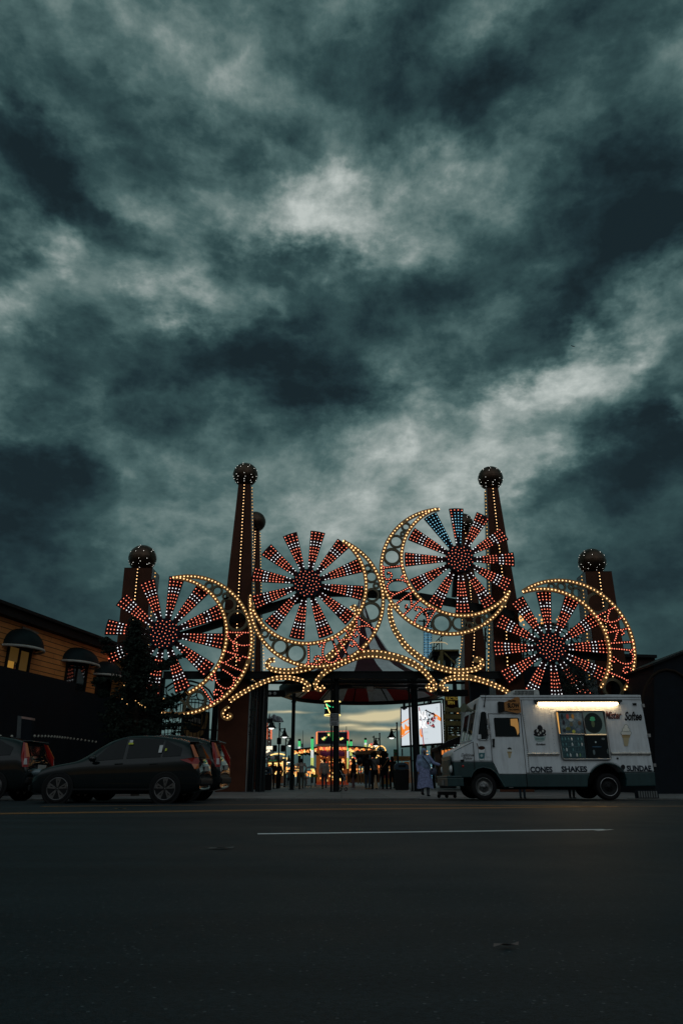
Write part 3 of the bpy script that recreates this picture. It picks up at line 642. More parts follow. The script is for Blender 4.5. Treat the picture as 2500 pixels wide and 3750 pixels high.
def post(lab,cols,Y,ytop,base=True,parts=None):
    x=P(sum(c[0]+c[1] for c in cols)/(2*len(cols)),2890,Y).x
    root=empty('gate_post',(x,Y,GZ),lab,'post','steel posts of the entrance')
    for (x0,x1) in cols:
        mb=MB(); k=mpp((x0+x1)/2,2800,Y); q=P((x0+x1)/2,2800,Y).x; w=(x1-x0)*k/2; t=P(1250,ytop,Y).z
        mb.tube([(q,Y,GZ),(q,Y,t)],w,12); mb.box((q-w*1.5,Y-w*1.5,GZ),(q+w*1.5,Y+w*1.5,GZ+.03))
        mb.tube([(q,Y,GZ+1.4),(q,Y,GZ+1.45)],w*1.15,12); mb.tube([(q,Y,t-.5),(q,Y,t-.42)],w*1.3,12)
        mb.build('pole',M_STEEL,root)
    return root
pc=post('central pair of black poles carrying the small notice plate',[(1209,1216.6),(1219,1241)],35.2,2488)
post('black double pole right of the big screen face, beside the woman in lilac',[(1502,1510),(1512,1538)],36.5,2488)
post('thin black pole between the standing man and the lamps, holding up the canopy',[(1063,1077)],40.6,2540)
# cluster of gate leaves and posts on the left
gl=empty('folding_gate',(P(940,2890,35.2).x,35.2,GZ),'folded black tubular gate leaves stacked beside the left tall pillar','gate')
for x in (912,921,931,944,957,966):
    mb=MB(); q=P(x,2800,35.2); mb.tube([(q.x,q.y+random.uniform(-.3,.3),GZ),(q.x,q.y,P(x,2500,35.2).z)],.055 if x<940 else .09,10); mb.build('upright',mat('glossy_black_tube',(.012,.016,.018),.18,var=.1),gl)
mb=MB()
for y in (2530,2600,2690,2780,2860):
    p,q=P(910,y,35.25),P(968,y,35.25); mb.bar(p,q,.05)
for (cx_,cy_,r) in ((925,2640,14),(925,2670,14),(955,2560,9),(955,2530,9)):
    c=P(cx_,cy_,35.2); mb.tube([c+Vector((math.cos(t)*r*.0148,0,math.sin(t)*r*.0148*1.3)) for t in [k*math.pi/8 for k in range(17)]],.018,6)
mb.build('cross_rails',M_STEEL,gl)
# notice plate on the central post
pl=empty('notice_plate',(P(1224,2636,34.95).x,34.95,P(1224,2658,34.95).z),'small white notice plate with dense black writing fixed to the central post','sign')
mb=MB(); A=P(1207.5,2613,34.95); B=P(1241,2658,34.95); mb.box((A.x,34.95,A.z),(B.x,34.98,B.z)); mb.build('plate',mat('notice_white',(.33,.35,.35),.5,var=.15),pl,bevel=.01)
DK=mat('dark_lettering',(.02,.02,.025),.6,var=0)
for i,t in enumerate(['OCCUPANCY BY','MORE THAN 3000','PERSONS IS','DANGEROUS AND','UNLAWFUL']):
    tx(t,1209.5,1239,2615+i*5.6,2619+i*5.6,34.94,DK,pl,bold=.02,th=.004)
mb=MB()
for i in range(4):
    p=P(1212,2645+i*3.2,34.94); q=P(1237-random.uniform(0,5),2646.3+i*3.2,34.94); mb.box((p.x,34.942,p.z),(q.x,34.948,q.z))
mb.build('small_print',DK,pl)
# ================================================================ ICE CREAM TRUCK
YT=20.4
def T(px,py,dy=0): q=P(px,py,YT); q.y=YT+dy; return q
def arcpts(cx,cy,r,a0,a1,n=14): return [(cx+r*math.cos(R_(a0+(a1-a0)*i/n)),cy-r*math.sin(R_(a0+(a1-a0)*i/n))) for i in range(n+1)]
def paintmat(name,col,rough,grime=.35,wav=.25):
    m=bpy.data.materials.new(name); m.use_nodes=True; nt=m.node_tree; b=nt.nodes['Principled BSDF']
    tc=nt.nodes.new('ShaderNodeTexCoord'); O=tc.outputs['Object']
    n=nz(nt,O,1.4,6,.65); mp=nt.nodes.new('ShaderNodeMapping'); nt.links.new(O,mp.inputs[0]); mp.inputs['Scale'].default_value=(3,3,.5); s=nz(nt,mp.outputs[0],3,5,.6)
    f=ramp(nt,math_(nt,'MULTIPLY',n.outputs[0],s.outputs[0]),[(.12,(1-grime,)*3),(.32,(1.0,)*3)])
    nt.links.new(mixc(nt,1.0,(col[0],col[1],col[2],1),f,'MULTIPLY'),b.inputs['Base Color']); b.inputs['Roughness'].default_value=rough
    w=nz(nt,O,1.1,2); bp=nt.nodes.new('ShaderNodeBump'); bp.inputs['Strength'].default_value=wav; bp.inputs['Distance'].default_value=.03
    nt.links.new(w.outputs[0],bp.inputs['Height']); nt.links.new(bp.outputs[0],b.inputs['Normal'])
    MATS[name]=m; return m
TW=paintmat('truck_white',(.70,.75,.78),.38,.25); TG=paintmat('truck_green',(.014,.050,.054),.35); BLK=mat('black_rubber',(.012,.012,.013),.7,var=.3)
GLS=mat('dark_glass',(.010,.014,.016),.06,var=0,spec=.7); CHR=mat('chrome',(.55,.56,.57),.22,metal=.9,var=.2,vscale=6); DARK=mat('black_plastic',(.012,.013,.014),.5,var=.2)
truck=empty('ice_cream_truck',(T(2000,2880).x,YT+1.1,gz(21)),'white and green ice cream truck with lit serving window parked at the kerb','truck')
D_=2.15
def solid(mb,pxs,y0,y1,mi=0):
    pts=[T(x,y,y0) for x,y in pxs]; mb.prism(pts,(0,y1-y0,0),mi)
rear_arc=arcpts(2222,2866,71,149,32); front_arc=[(1848,2883),(1832,2856),(1815,2830),(1795,2815),(1768,2809),(1745,2815),(1731,2828),(1723,2847)]
mb=MB(); solid(mb,[(1656,2754),(1664,2748),(1730,2714),(1752,2558),(1757,2551),(1767,2546),(2334,2544),(2343,2547),(2347,2557),(2396,2827),(2282,2829)]+arcpts(2222,2866,71,30,151)[1:-1]+[(2161,2834),(1826,2834),(1804,2791),(1658,2791)],0,D_)
mb.build('body',TW,truck,bevel=.05)
mb=MB(); solid(mb,[(1658,2791.5),(1804,2791.5),(1826,2834.5),(2160,2834.5),(2152,2855),(2151,2882),(1848,2883)]+front_arc[1:]+[(1664,2848)],.0,D_)
solid(mb,[(2284,2829.5),(2396,2827.5),(2400,2878),(2292,2880),(2293,2855)],.0,D_)
mb.build('lower_body',TG,truck,bevel=.02)
mb=MB(); solid(mb,[(1850,2884),(2150,2884),(2150,2890),(1850,2892)],.25,D_-.2); solid(mb,[(1700,2830),(2390,2825),(2390,2868),(1700,2868)],.55,D_-.3); mb.build('chassis',BLK,truck)
for (cx_,cy_) in ((1773,2880),(2222,2872)):
    mb=MB(); solid(mb,arcpts(cx_,cy_,80,180,0),.5,.55); mb.build('wheel_well',BLK,truck)
# roof lip
mb=MB(); mb.bar(T(1757,2550,-.02),T(2342,2549,-.02),.035,.05); mb.bar(T(1765,2561,-.012),T(2344,2560,-.012),.02); mb.build('roof_gutter',TW,truck)
def wheel(root,c,r,w,rim,axis_out=-1,spokes=0,hub=CHR,tyre=BLK,name='wheel'):
    mb=MB(); y0=-w/2; y1=w/2
    ri=.66 if spokes==0 else .76
    mb.lathe([(r*ri,y0*.9),(r*.84,y0),(r*.95,y0*.92),(r,y0*.6),(r,y1*.6),(r*.95,y1*.92),(r*ri,y1*.9),(r*ri,y0*.9)],c,36,0,'y')
    wo=mb.build(name,tyre,root)
    mb=MB()
    o=c+Vector((0,axis_out*w/2*.86,0)); s=-axis_out
    if spokes==0:
        mb.lathe([(0,s*-.01),(r*.10,s*-.01),(r*.14,s*.015),(r*.3,s*.03),(r*.44,s*.06),(r*.58,s*.02),(r*.62,s*0),(r*.66,s*-.008),(r*.66,s*.03)],o,36,0,'y')
        for k in range(8):
            a=k*math.pi/4; mb.ball(o+Vector((math.cos(a)*r*.25,s*-.0,math.sin(a)*r*.25)),.014,6)
    else:
        mb.lathe([(r*.72,s*.0),(r*.765,s*-.008),(r*.77,s*.05),(r*.72,s*.05),(r*.72,0)],o,40,0,'y')
        mb.lathe([(0,s*.01),(r*.12,s*.01),(r*.13,s*.04)],o,20,0,'y')
        for k in range(spokes):
            a=R_(90)+k*2*math.pi/spokes
            for da in (-.20,.20):
                d=Vector((math.cos(a+da*.3),0,math.sin(a+da*.3))); e=Vector((math.cos(a+da),0,math.sin(a+da))); t=Vector((-math.sin(a),0,math.cos(a)))
                p=[o+d*r*.1-t*r*.035,o+d*r*.1+t*r*.035,o+e*r*.73+t*r*.055,o+e*r*.73-t*r*.055]
                mb.prism(p,(0,s*.02,0),0)
            e=Vector((math.cos(a),0,math.sin(a))); t=Vector((-math.sin(a),0,math.cos(a)))
            mb.prism([o+e*r*.52,o+e*r*.745-t*r*.20,o+e*r*.745+t*r*.20],(0,s*.02,0),0)
    mb.build('hubcap' if spokes==0 else 'rim',hub,wo)
    return wo
HUBD=mat('dull_hubcap',(.16,.165,.165),.3,metal=.7,var=.5,vscale=9)
wheel(truck,T(1773,2881,.17),.355,.24,.2,hub=HUBD); wheel(truck,T(1773,2881,D_-.17),.355,.24,.2,hub=HUBD)
rw=T(2232,2881,.22); wheel(truck,rw,.355,.30,.2,hub=DARK); wheel(truck,T(2232,2881,D_-.22),.355,.30,.2,hub=DARK)
mb=MB(); c=T(2232,2881,.075); mb.tube([c+Vector((math.cos(t)*.232,0,math.sin(t)*.232)) for t in [k*math.pi/16 for k in range(33)]],.008,6,cap=False); mb.build('wheel_ring',CHR,truck)
# arch rims
for pts in (front_arc,rear_arc):
    mb=MB(); mb.tube([T(x,y,-.004) for x,y in pts],.02,6); mb.build('arch_trim',TG,truck)
# door
door=[(1788,2617),(1903,2617),(1926,2834),(1826,2834),(1804,2789),(1799,2712)]
mb=MB(); mb.prism([T(x,y,-.012) for x,y in door],(0,.03,0)); dr=mb.build('door',TW,truck,bevel=.008)
mb=MB(); loop=door+[door[0]]; mb.tube([T(x,y,-.008) for x,y in [(1785,2614),(1905,2614),(1930,2881)]],.009,6); mb.tube([T(x,y,-.008) for x,y in [(1785,2614),(1796,2712),(1801,2791)]],.007,6); mb.build('door_seam',DARK,dr)
mb=MB(); mb.prism([T(x,y,-.022) for x,y in [(1806,2632),(1810,2628.5),(1893,2628.5),(1898,2632),(1901.5,2698),(1812.5,2698)]],(0,.015,0)); mb.build('door_window',GLS,dr)
AMB=mat('amber_interior',(.3,.2,.1),.6,emit=(1,.48,.10),es=.22); mb=MB(); mb.prism([T(x,y,-.026) for x,y in [(1867,2633),(1892,2632),(1896,2650),(1899,2682),(1893,2692),(1888,2672),(1882,2662),(1868,2657)]],(0,.003,0)); mb.build('lit_interior',AMB,dr)
mb=MB(); mb.tube([T(1805,2708,-.05),T(1805,2733,-.05)],.028,8); mb.box(T(1801,2706,-.06),T(1809,2711,0)); mb.box(T(1801,2731,-.06),T(1809,2736,0)); mb.build('door_handle',DARK,dr)
# quarter window, windshield panes
mb=MB(); mb.prism([T(x,y,-.012) for x,y in [(1757,2612),(1761,2606),(1773,2605),(1779,2611),(1788,2702),(1784,2709),(1752,2710),(1746,2704)]],(0,.02,0)); mb.build('quarter_window',GLS,truck)
mb=MB(); mb.tube([T(x,y,-.014) for x,y in [(1757,2612),(1761,2606),(1773,2605),(1779,2611),(1788,2702),(1784,2709),(1752,2710),(1746,2704),(1757,2612)]],.014,6); mb.build('window_frame',TW,truck)
A=T(1730,2714); B=T(1752,2560)
ux=(B-A); nrm=Vector((-ux.z,0,ux.x)).normalized()
if nrm.x>0: nrm=-nrm
def ws(u,v,o=.012): q=A+ux*v; return Vector((q.x,YT+u*D_,q.z))+nrm*o
for (u0,u1) in ((.05,.48),(.52,.95)):
    mb=MB(); mb.prism([ws(u0,.05),ws(u1,.05),ws(u1,.70),ws(u0,.70)],nrm*.008); mb.build('windshield',GLS,truck)
mb=MB()
for u in (.03,.5,.97): mb.bar(ws(u,.02,.02),ws(u,.72,.02),.035)
for v in (.03,.72): mb.bar(ws(.03,v,.02),ws(.97,v,.02),.03)
mb.build('windshield_frame',TW,truck)
mb=MB(); mb.bar(ws(.3,.04,.035),ws(.18,.45,.035),.012); mb.bar(ws(.75,.04,.035),ws(.63,.45,.035),.012); mb.build('wipers',DARK,truck)
mb=MB(); mb.prism([ws(.12,.76,.014),ws(.30,.76,.014),ws(.28,.90,.014),ws(.15,.92,.014)],nrm*.003); mb.build('forehead_decal',DARK,truck)
# front: grille, headlights, bumper, hood lines
fx=T(1655,2800).x
def ff(u,py,o=.01): return Vector((fx-o,YT+u*D_,T(1655,py).z))
mb=MB(); mb.prism([ff(.10,2842),ff(.90,2842),ff(.90,2768),ff(.10,2768)],(-.02,0,0),0)
for i in range(11): mb.box(ff(.16,2782+i*5.2,.03),ff(.80,2785+i*5.2,.06),1)
mb.build('grille',[TG,mat('grille_slat',(.07,.13,.13),.4,var=.3)],truck)
for u in (.09,.91):
    mb=MB(); c=ff(u,2816,.02); mb.lathe([(0,-.05),(.07,-.035),(.10,0),(.11,.02)],c,20,0,'x'); mb.build('headlight',mat('headlight_glass',(.75,.77,.78),.12,var=0,spec=.8),truck)
mb=MB(); q0=T(1637,2848); q1=T(1664,2880); mb.box((q0.x,YT-.05,q0.z),(q1.x+.25,YT+D_+.05,q1.z)); mb.box((q0.x-.012,YT-.06,q0.z),(q1.x+.2,YT+D_+.06,q0.z+.05)); mb.build('bumper',TG,truck,bevel=.02)
mb=MB(); mb.box((q0.x-.02,YT+.7,q0.z-.06),(q0.x-.005,YT+1.1,q1.z+.03)); mb.build('licence_plate',mat('plate_grey',(.25,.27,.27),.5,var=.4),truck)
mb=MB(); mb.tube([T(1731,2716,-.006),T(1736,2791,-.006),T(1737,2850,-.006)],.008,6); mb.tube([T(1660,2752,-.006),T(1731,2716,-.006)],.008,6); mb.build('hood_seam',DARK,truck)
mb=MB(); mb.box(T(1685,2782,-.03),T(1698,2789,0)); mb.build('side_marker',DARK,truck); mb=MB(); mb.ball(T(1694,2806,-.005),.035,10,0,(1,.5,1)); mb.build('side_marker',mat('red_lens',(.35,.02,.015),.2,var=0),truck)
mb=MB(); mb.prism([T(x,y,-.014) for x,y in [(1778,2733),(1791,2733),(1793,2772),(1782,2773),(1779,2768)]],(0,.02,0)); mb.build('fuel_flap',TW,truck,bevel=.006)
# horn loudspeaker, mirrors, antenna
mb=MB(); a=T(1722,2600,-.10); mb.tube([T(1690,2596,-.30),T(1700,2598,-.25),T(1716,2602,-.14),T(1722,2606,-.08)],[.13,.10,.045,.03],16); mb.tube([a,T(1738,2606,0)],.02,6); mb.build('horn_speaker',mat('olive_horn',(.16,.17,.11),.5,var=.3),truck)
mb=MB(); mb.tube([T(1778,2608,-.06),T(1783,2640,-.12),T(1786,2690,-.12),T(1778,2710,-.04)],.013,8); mb.box(T(1778,2633,-.17),T(1787,2655,-.11)); mb.box(T(1780,2672,-.17),T(1790,2690,-.11)); mb.build('mirror',CHR,truck)
mb=MB(); mb.box(T(1747,2690,-.05),T(1760,2706,-.03)); mb.build('mirror',TW,truck)
mb=MB(); mb.tube([T(1777,2540,-.03),T(1771,2586,-.03)],.012,6); mb.ball(T(1771,2586,-.03),.025,8); mb.box(T(1763,2540,0),T(1777,2546,.1)); mb.build('antenna',DARK,truck)
# side message sign (folded) with lettering
ORG=mat('orange_sign',(.42,.17,.035),.5,var=.3)
sg=MB(); sg.prism([T(x,y,-.09) for x,y in [(1842.5,2573),(1884,2555),(1890,2553),(1896,2555),(1899,2560),(1905,2610),(1891,2613),(1844,2603)]],(0,.03,0)); so_=sg.build('warning_sign',ORG,truck)
mb=MB(); mb.prism([T(x,y,-.07) for x,y in [(1820,2573),(1823,2570),(1843,2571),(1845,2606),(1826,2611),(1822,2608)]],(0,.07,0)); mb.build('hinge_box',DARK,so_)
tx('SLOW',1857,1900,2574.5,2592,YT-.095,DARK,so_,bold=.04,th=.006); tx('CHILDREN',1859,1887,2563,2570,YT-.095,DARK,so_,bold=.02,th=.006); tx('CROSSING',1861,1900,2595,2601,YT-.095,DARK,so_,bold=.02,th=.006)
# roof units
mb=MB()
q=[T(1863,2546,.5),T(1886,2524,.5),T(1898,2519,.5),T(1982,2517,.5),T(1989,2520,.5),T(1993,2546,.5)]
mb.prism(q,(0,1.0,0)); ac=mb.build('roof_cooler',mat('weathered_white',(.45,.46,.44),.6,var=.5,vscale=9),truck,bevel=.03)
mb=MB()
for i in range(15):
    x=1893+i*5.2
    for (y0,y1) in ((2522,2529),(2530,2536),(2537,2543)):
        if i==0 and y0<2530: continue
        mb.box(T(x,y0,.485),T(x+3,y1,.49))
mb.build('vent_slots',DARK,ac)
mb=MB(); mb.prism([T(2215,2546,.7),T(2240,2538,.7),T(2247,2534,.7),T(2306,2534,.7),T(2312,2546,.7)],(0,.7,0)); mb.build('roof_vent',TW,truck)
# fluorescent tube and housing
mb=MB(); mb.box(T(1952,2563,-.10),T(2272,2571,0)); mb.box(T(1957,2571,-.085),T(1966,2580,0)); mb.box(T(2256,2571,-.085),T(2264,2580,0)); fh=mb.build('lamp_housing',mat('lamp_housing',(.05,.055,.055),.5,var=.2),truck)
mb=MB(); mb.tube([T(1966,2577.5,-.075),T(2256,2577.5,-.075)],.032,10); mb.build('lamp_tube',mat('warm_tube',(1,1,1),.5,emit=(1.0,.66,.34),es=15.0),fh)
# serving window
fr=[(2033,2604),(2206,2604),(2211,2608),(2232,2776),(2229,2781),(2062,2781),(2056,2777),(2030,2609)]
STEEL=mat('brushed_steel',(.36,.37,.37),.35,metal=.7,var=.3,vscale=6)
mb=MB(); mb.prism([T(x,y,-.01) for x,y in fr],(0,.02,0)); sw=mb.build('serving_window',DARK,truck)
mb=MB(); mb.tube([T(x,y,-.03) for x,y in fr+[fr[0]]],.028,8); mb.tube([T(2129,2606,-.03),T(2144,2690,-.03)],.016,6); mb.tube([T(2045,2689,-.03),T(2138,2690,-.03)],.02,6); mb.build('frame',STEEL,sw)
mb=MB(); mb.tube([T(2140,2690.5,-.03),T(2217,2690,-.03)],.016,6); mb.build('lit_sill',mat('lit_sill',(.8,.7,.5),.4,emit=(1,.72,.38),es=.30),sw)
mb=MB(); mb.prism([T(x,y,-.025) for x,y in [(2033,2609),(2040,2609),(2049,2689),(2044,2689)]],(0,.01,0)); mb.build('lit_interior',mat('amber_slit',(.5,.3,.1),.5,emit=(1,.5,.13),es=.62),sw)
def pmat(name,cols,scale=5):
    m=bpy.data.materials.new(name); m.use_nodes=True; nt=m.node_tree; b=nt.nodes['Principled BSDF']; tc=nt.nodes.new('ShaderNodeTexCoord')
    n=nz(nt,tc.outputs['Object'],scale,6,.7); nt.links.new(ramp(nt,n.outputs[0],cols),b.inputs['Base Color']); b.inputs['Roughness'].default_value=.25
    b.inputs['Emission Strength'].default_value=.12; nt.links.new(b.inputs['Base Color'].links[0].from_socket,b.inputs['Emission Color']); return m
mb=MB(); mb.prism([T(x,y,-.022) for x,y in [(2043,2611),(2127,2609),(2137,2686),(2052,2686)]],(0,.01,0)); po=mb.build('menu_poster',pmat('menu_poster',[(.35,(.01,.03,.045)),(.55,(.08,.12,.135)),(.7,(.20,.25,.26))],4),sw)
def blob(cx,cy,rx,ry,col,name='picture',Y=-.034,root=None,n=16,e=.06):
    mb=MB(); k=mpp(cx,cy,YT); c=T(cx,cy,Y); mb.prism([c+Vector((math.cos(2*math.pi*i/n)*rx*k,0,math.sin(2*math.pi*i/n)*ry*k)) for i in range(n)],(0,.004,0))
    nm='ink_%02x%02x%02x'%tuple(int(min(1,v)*255) for v in col)
    return mb.build(name,mat(nm,col,.5,emit=col,es=e) if e else mat(nm+'_p',col,.5,var=.2),root)
for a_ in [(2055,2624,4,10,(.02,.03,.03)),(2075,2624,5,10,(.35,.06,.04)),(2094,2624,5,10,(.45,.22,.04)),(2061,2646,5,9,(.03,.03,.04)),(2089,2652,6,8,(.10,.10,.06)),(2119,2648,6,8,(.10,.06,.03)),(2078,2669,10,6,(.10,.11,.02)),(2098,2679,6,6,(.42,.45,.06)),(2115,2672,8,6,(.12,.16,.22)),(2064,2676,6,7,(.03,.04,.05)),(2088,2636,9,6,(.35,.42,.42))]: blob(*a_,root=po)
mb=MB(); mb.prism([T(x,y,-.022) for x,y in [(2132,2608),(2204,2608),(2218,2688),(2143,2688)]],(0,.01,0)); p2=mb.build('window_pane',mat('green_grey_pane',(.06,.09,.085),.25,emit=(.10,.15,.14),es=.25),sw)
blob(2169,2648,33,36,(.012,.02,.02),'round_decal',-.03,p2,28,.1)
blob(2166,2630,8,5,(.05,.42,.2),'picture',-.038,p2); blob(2166,2636,10,5,(.04,.36,.17),'picture',-.0385,p2); blob(2168,2650,6,13,(.07,.11,.05),'picture',-.0375,p2)
mb=MB()
mb.prism([T(x,y,-.02) for x,y in [(2049,2694),(2132,2694),(2142,2774),(2059,2774)]],(0,.01,0)); sh=mb.build('sundries_shelf',mat('shelf_back',(.012,.03,.038),.3,emit=(.02,.07,.08),es=.12),sw)
mb=MB()
for i in range(5): y=2695+i*19.7; x=2049+i*2.6; mb.bar(T(x,y,-.04),T(x+82,y,-.04),.012)
for j in range(8): x=2049+j*11.8; mb.bar(T(x,2695,-.04),T(x+10,2774,-.04),.008)
mb.build('shelf_grid',mat('shelf_rail',(.10,.18,.20),.35,metal=.3,var=.2),sh)
random.seed(3); mb=MB()
for i in range(4):
    for j in range(7):
        if random.random()<.55:
            x=2056+j*11.6+i*2.6; y=2712+i*19.6; q=T(x,y,-.03); mb.lathe([(.028,0),(.028,.05),(.012,.08),(0,.10)],q,8,random.choice((0,1,2)))
mb.build('cups',[mat('cup_white',(.5,.55,.55),.4,var=.1),mat('cup_green',(.12,.25,.10),.4,var=.1),mat('cup_teal',(.06,.18,.2),.4,var=.1)],sh)
mb=MB(); mb.prism([T(x,y,-.02) for x,y in [(2145,2694),(2219,2694),(2230,2776),(2152,2776)]],(0,.01,0)); mb.build('window_pane',GLS,sw)
for a_ in [(2178,2718,3,3,(.4,.5,.5)),(2205,2706,6,4,(.10,.12,.12)),(2172,2755,4,9,(.08,.12,.13)),(2182,2735,18,2,(.02,.07,.12)),(2222,2752,3,9,(.06,.09,.09))]: blob(*a_,root=sw)
# side rails
for (x0,x1,y) in ((1930,2045,2761),(2236,2379,2759)):
    mb=MB(); mb.tube([T(x0,y,-.02),T(x1,y,-.02)],.034,10); mb.tube([T(x0,y+7,-.006),T(x1,y+7,-.006)],.01,6); mb.build('rub_rail',mat('polished_rail',(.55,.54,.50),.28,metal=.6,var=.3,vscale=5),truck)
mb=MB(); mb.tube([T(1907,2560,-.006),T(1912,2617,-.006),T(1933,2760,-.006),T(1936,2835,-.006)],.008,6)
for i in range(26): mb.ball(T(1916+i*.7,2620+i*7.5,-.004),.009,5)
for i in range(12): mb.ball(T(2013+i*1.6,2600+i*13.5,-.004),.009,5)
for i in range(9): mb.ball(T(1952+i*9,2595,-.004),.009,5)
mb.build('rivets_and_seam',mat('seam_grey',(.20,.21,.21),.5,var=.2),truck)
# lettering and pictures on the side
INK=mat('black_ink',(.015,.017,.02),.5,var=0); NAVY=mat('navy_ink',(.02,.03,.045),.5,var=0)
YL=YT-.006
tx('CONES',1940,2021,2807,2829,YL,NAVY,truck,bold=.035,th=.008); tx('SHAKES',2054,2148,2805.5,2827,YL,NAVY,truck,bold=.035,th=.008); tx('SUNDAE',2293,2383,2803,2824.5,YL,NAVY,truck,bold=.035,th=.008)
tx('Mister',2213,2274,2605,2633,YL,mat('dark_red_ink',(.07,.012,.014),.5,var=0),truck,shear=.45,bold=.03,th=.008); tx('Softee',2284,2348,2606,2639,YL,INK,truck,shear=.45,bold=.03,th=.008)
tx('Delicious',1687,1734,2758.5,2770,YL,INK,truck,shear=.5,bold=.0,th=.006); tx('Shakes',1692,1728,2771,2781,YL,INK,truck,shear=.5,bold=.0,th=.006)
tx('Sundaes',1960,1996,2721,2729,YL,INK,truck,shear=.5,bold=.02,th=.006)
def pic(items,name,lab=None):
    root=None
    for i,(pts,col) in enumerate(items):
        mb=MB(); mb.prism([T(x,y,-.006-.0015*i) for x,y in pts],(0,.0012,0)); nm='decal_%02x%02x%02x'%tuple(int(v*255) for v in col)
        o=mb.build(name if root is None else 'picture_layer',mat(nm,col,.5,var=0),truck if root is None else root)
        if root is None: root=o
def ell(cx,cy,rx,ry,n=18): return [(cx+rx*math.cos(2*math.pi*i/n),cy-ry*math.sin(2*math.pi*i/n)) for i in range(n)]
DKC=(.02,.02,.025); LG=(.50,.52,.51); TL=(.03,.16,.18)
pic([([(1953,2697),(1997,2697),(1992,2712),(1982,2716),(1968,2716),(1958,2712)],(.33,.45,.44)),(ell(1975,2690,23,8),DKC),(ell(1963,2679,10,9),DKC),(ell(1986,2679,11,9),DKC),(ell(1975,2668,10,12),DKC),([(1966,2664),(1969,2655),(1972,2659),(1975,2653),(1979,2660),(1984,2664)],DKC),(ell(1966,2676,3.4,6),LG),(ell(1986,2677,3.5,5),LG),(ell(1977,2684,2.6,5),LG),(ell(1970,2690,3,3.4),LG),(ell(1990,2691,2.5,2.5),LG)],'sundae_picture')
tx('Mister Softee',1959,1991,2701,2708,YT-.022,mat('teal_ink',TL,.5,var=0),truck,shear=.4,th=.003)
pic([([(1748.5,2741),(1775.5,2741),(1772,2783),(1762,2786.5),(1753,2783)],(.15,.2,.2)),([(1750,2742),(1774,2742),(1771,2782),(1762,2785),(1754,2782)],(.78,.80,.80)),(ell(1762,2739,12.5,7),(.05,.02,.015)),([(1752,2757),(1773,2757),(1771.5,2777),(1762,2780),(1753.5,2777)],TL),([(1743,2722),(1745,2721),(1753,2742),(1751,2743)],(.10,.05,.03)),(ell(1762,2767,5,5),(.45,.52,.52))],'shake_cup_picture')
def cone(cx,cy,s,name):
    pic([(ell(cx,cy-s*.62,s*.20,s*.24),(.22,.25,.22)),(ell(cx,cy-s*.38,s*.34,s*.24),(.22,.25,.22)),(ell(cx,cy-s*.12,s*.46,s*.26),(.22,.25,.22)),(ell(cx,cy-s*.62,s*.16,s*.2),(.78,.80,.74)),(ell(cx,cy-s*.38,s*.30,s*.2),(.76,.78,.72)),(ell(cx,cy-s*.12,s*.42,s*.22),(.74,.76,.70)),([(cx-s*.36,cy+s*.02),(cx+s*.36,cy+s*.02),(cx+s*.30,cy+s*.26),(cx-s*.30,cy+s*.26)],(.42,.30,.13)),([(cx-s*.26,cy+s*.26),(cx+s*.26,cy+s*.26),(cx+s*.14,cy+s*.95),(cx-s*.14,cy+s*.95)],(.48,.40,.24)),(ell(cx,cy+s*.04,s*.34,s*.03),(.20,.13,.06)),(ell(cx,cy-s*.26,s*.30,s*.02),(.33,.35,.30))],name)
cone(1864,2752,25,'cone_picture'); cone(2290,2690,44,'cone_picture')
pic([(ell(2279,2810,8,10),DKC)],'fuel_cap'); 
mb=MB()
for (x,y) in ((2352,2584),(2374,2693),(2394,2802)): mb.box(T(x-4,y-6,-.03),T(x+6,y+6,.04))
mb.build('rear_hinges',STEEL,truck)
mb=MB(); mb.box(T(2314,2575,-.03),T(2328,2583,0)); mb.box(T(2256,2774,-.03),T(2262,2780,0)); mb.build('marker_lamps',DARK,truck)
mb=MB(); mb.box(T(1863,2883,-.01),T(1878,2884.5,.05)); mb.build('step_edge',STEEL,truck)

# ================================================================ CARS
def lerp_tab(tab,x):
    for (x0,*a),(x1,*b) in zip(tab,tab[1:]):
        if x<=x1:
            t=(x-x0)/(x1-x0); t=t*t*(3-2*t)*.5+t*.5
            return [p+(q-p)*t for p,q in zip(a,b)]
    return tab[-1][1:]
CARP=paintmat('black_car_paint',(.006,.010,.011),.07,.2,.02)
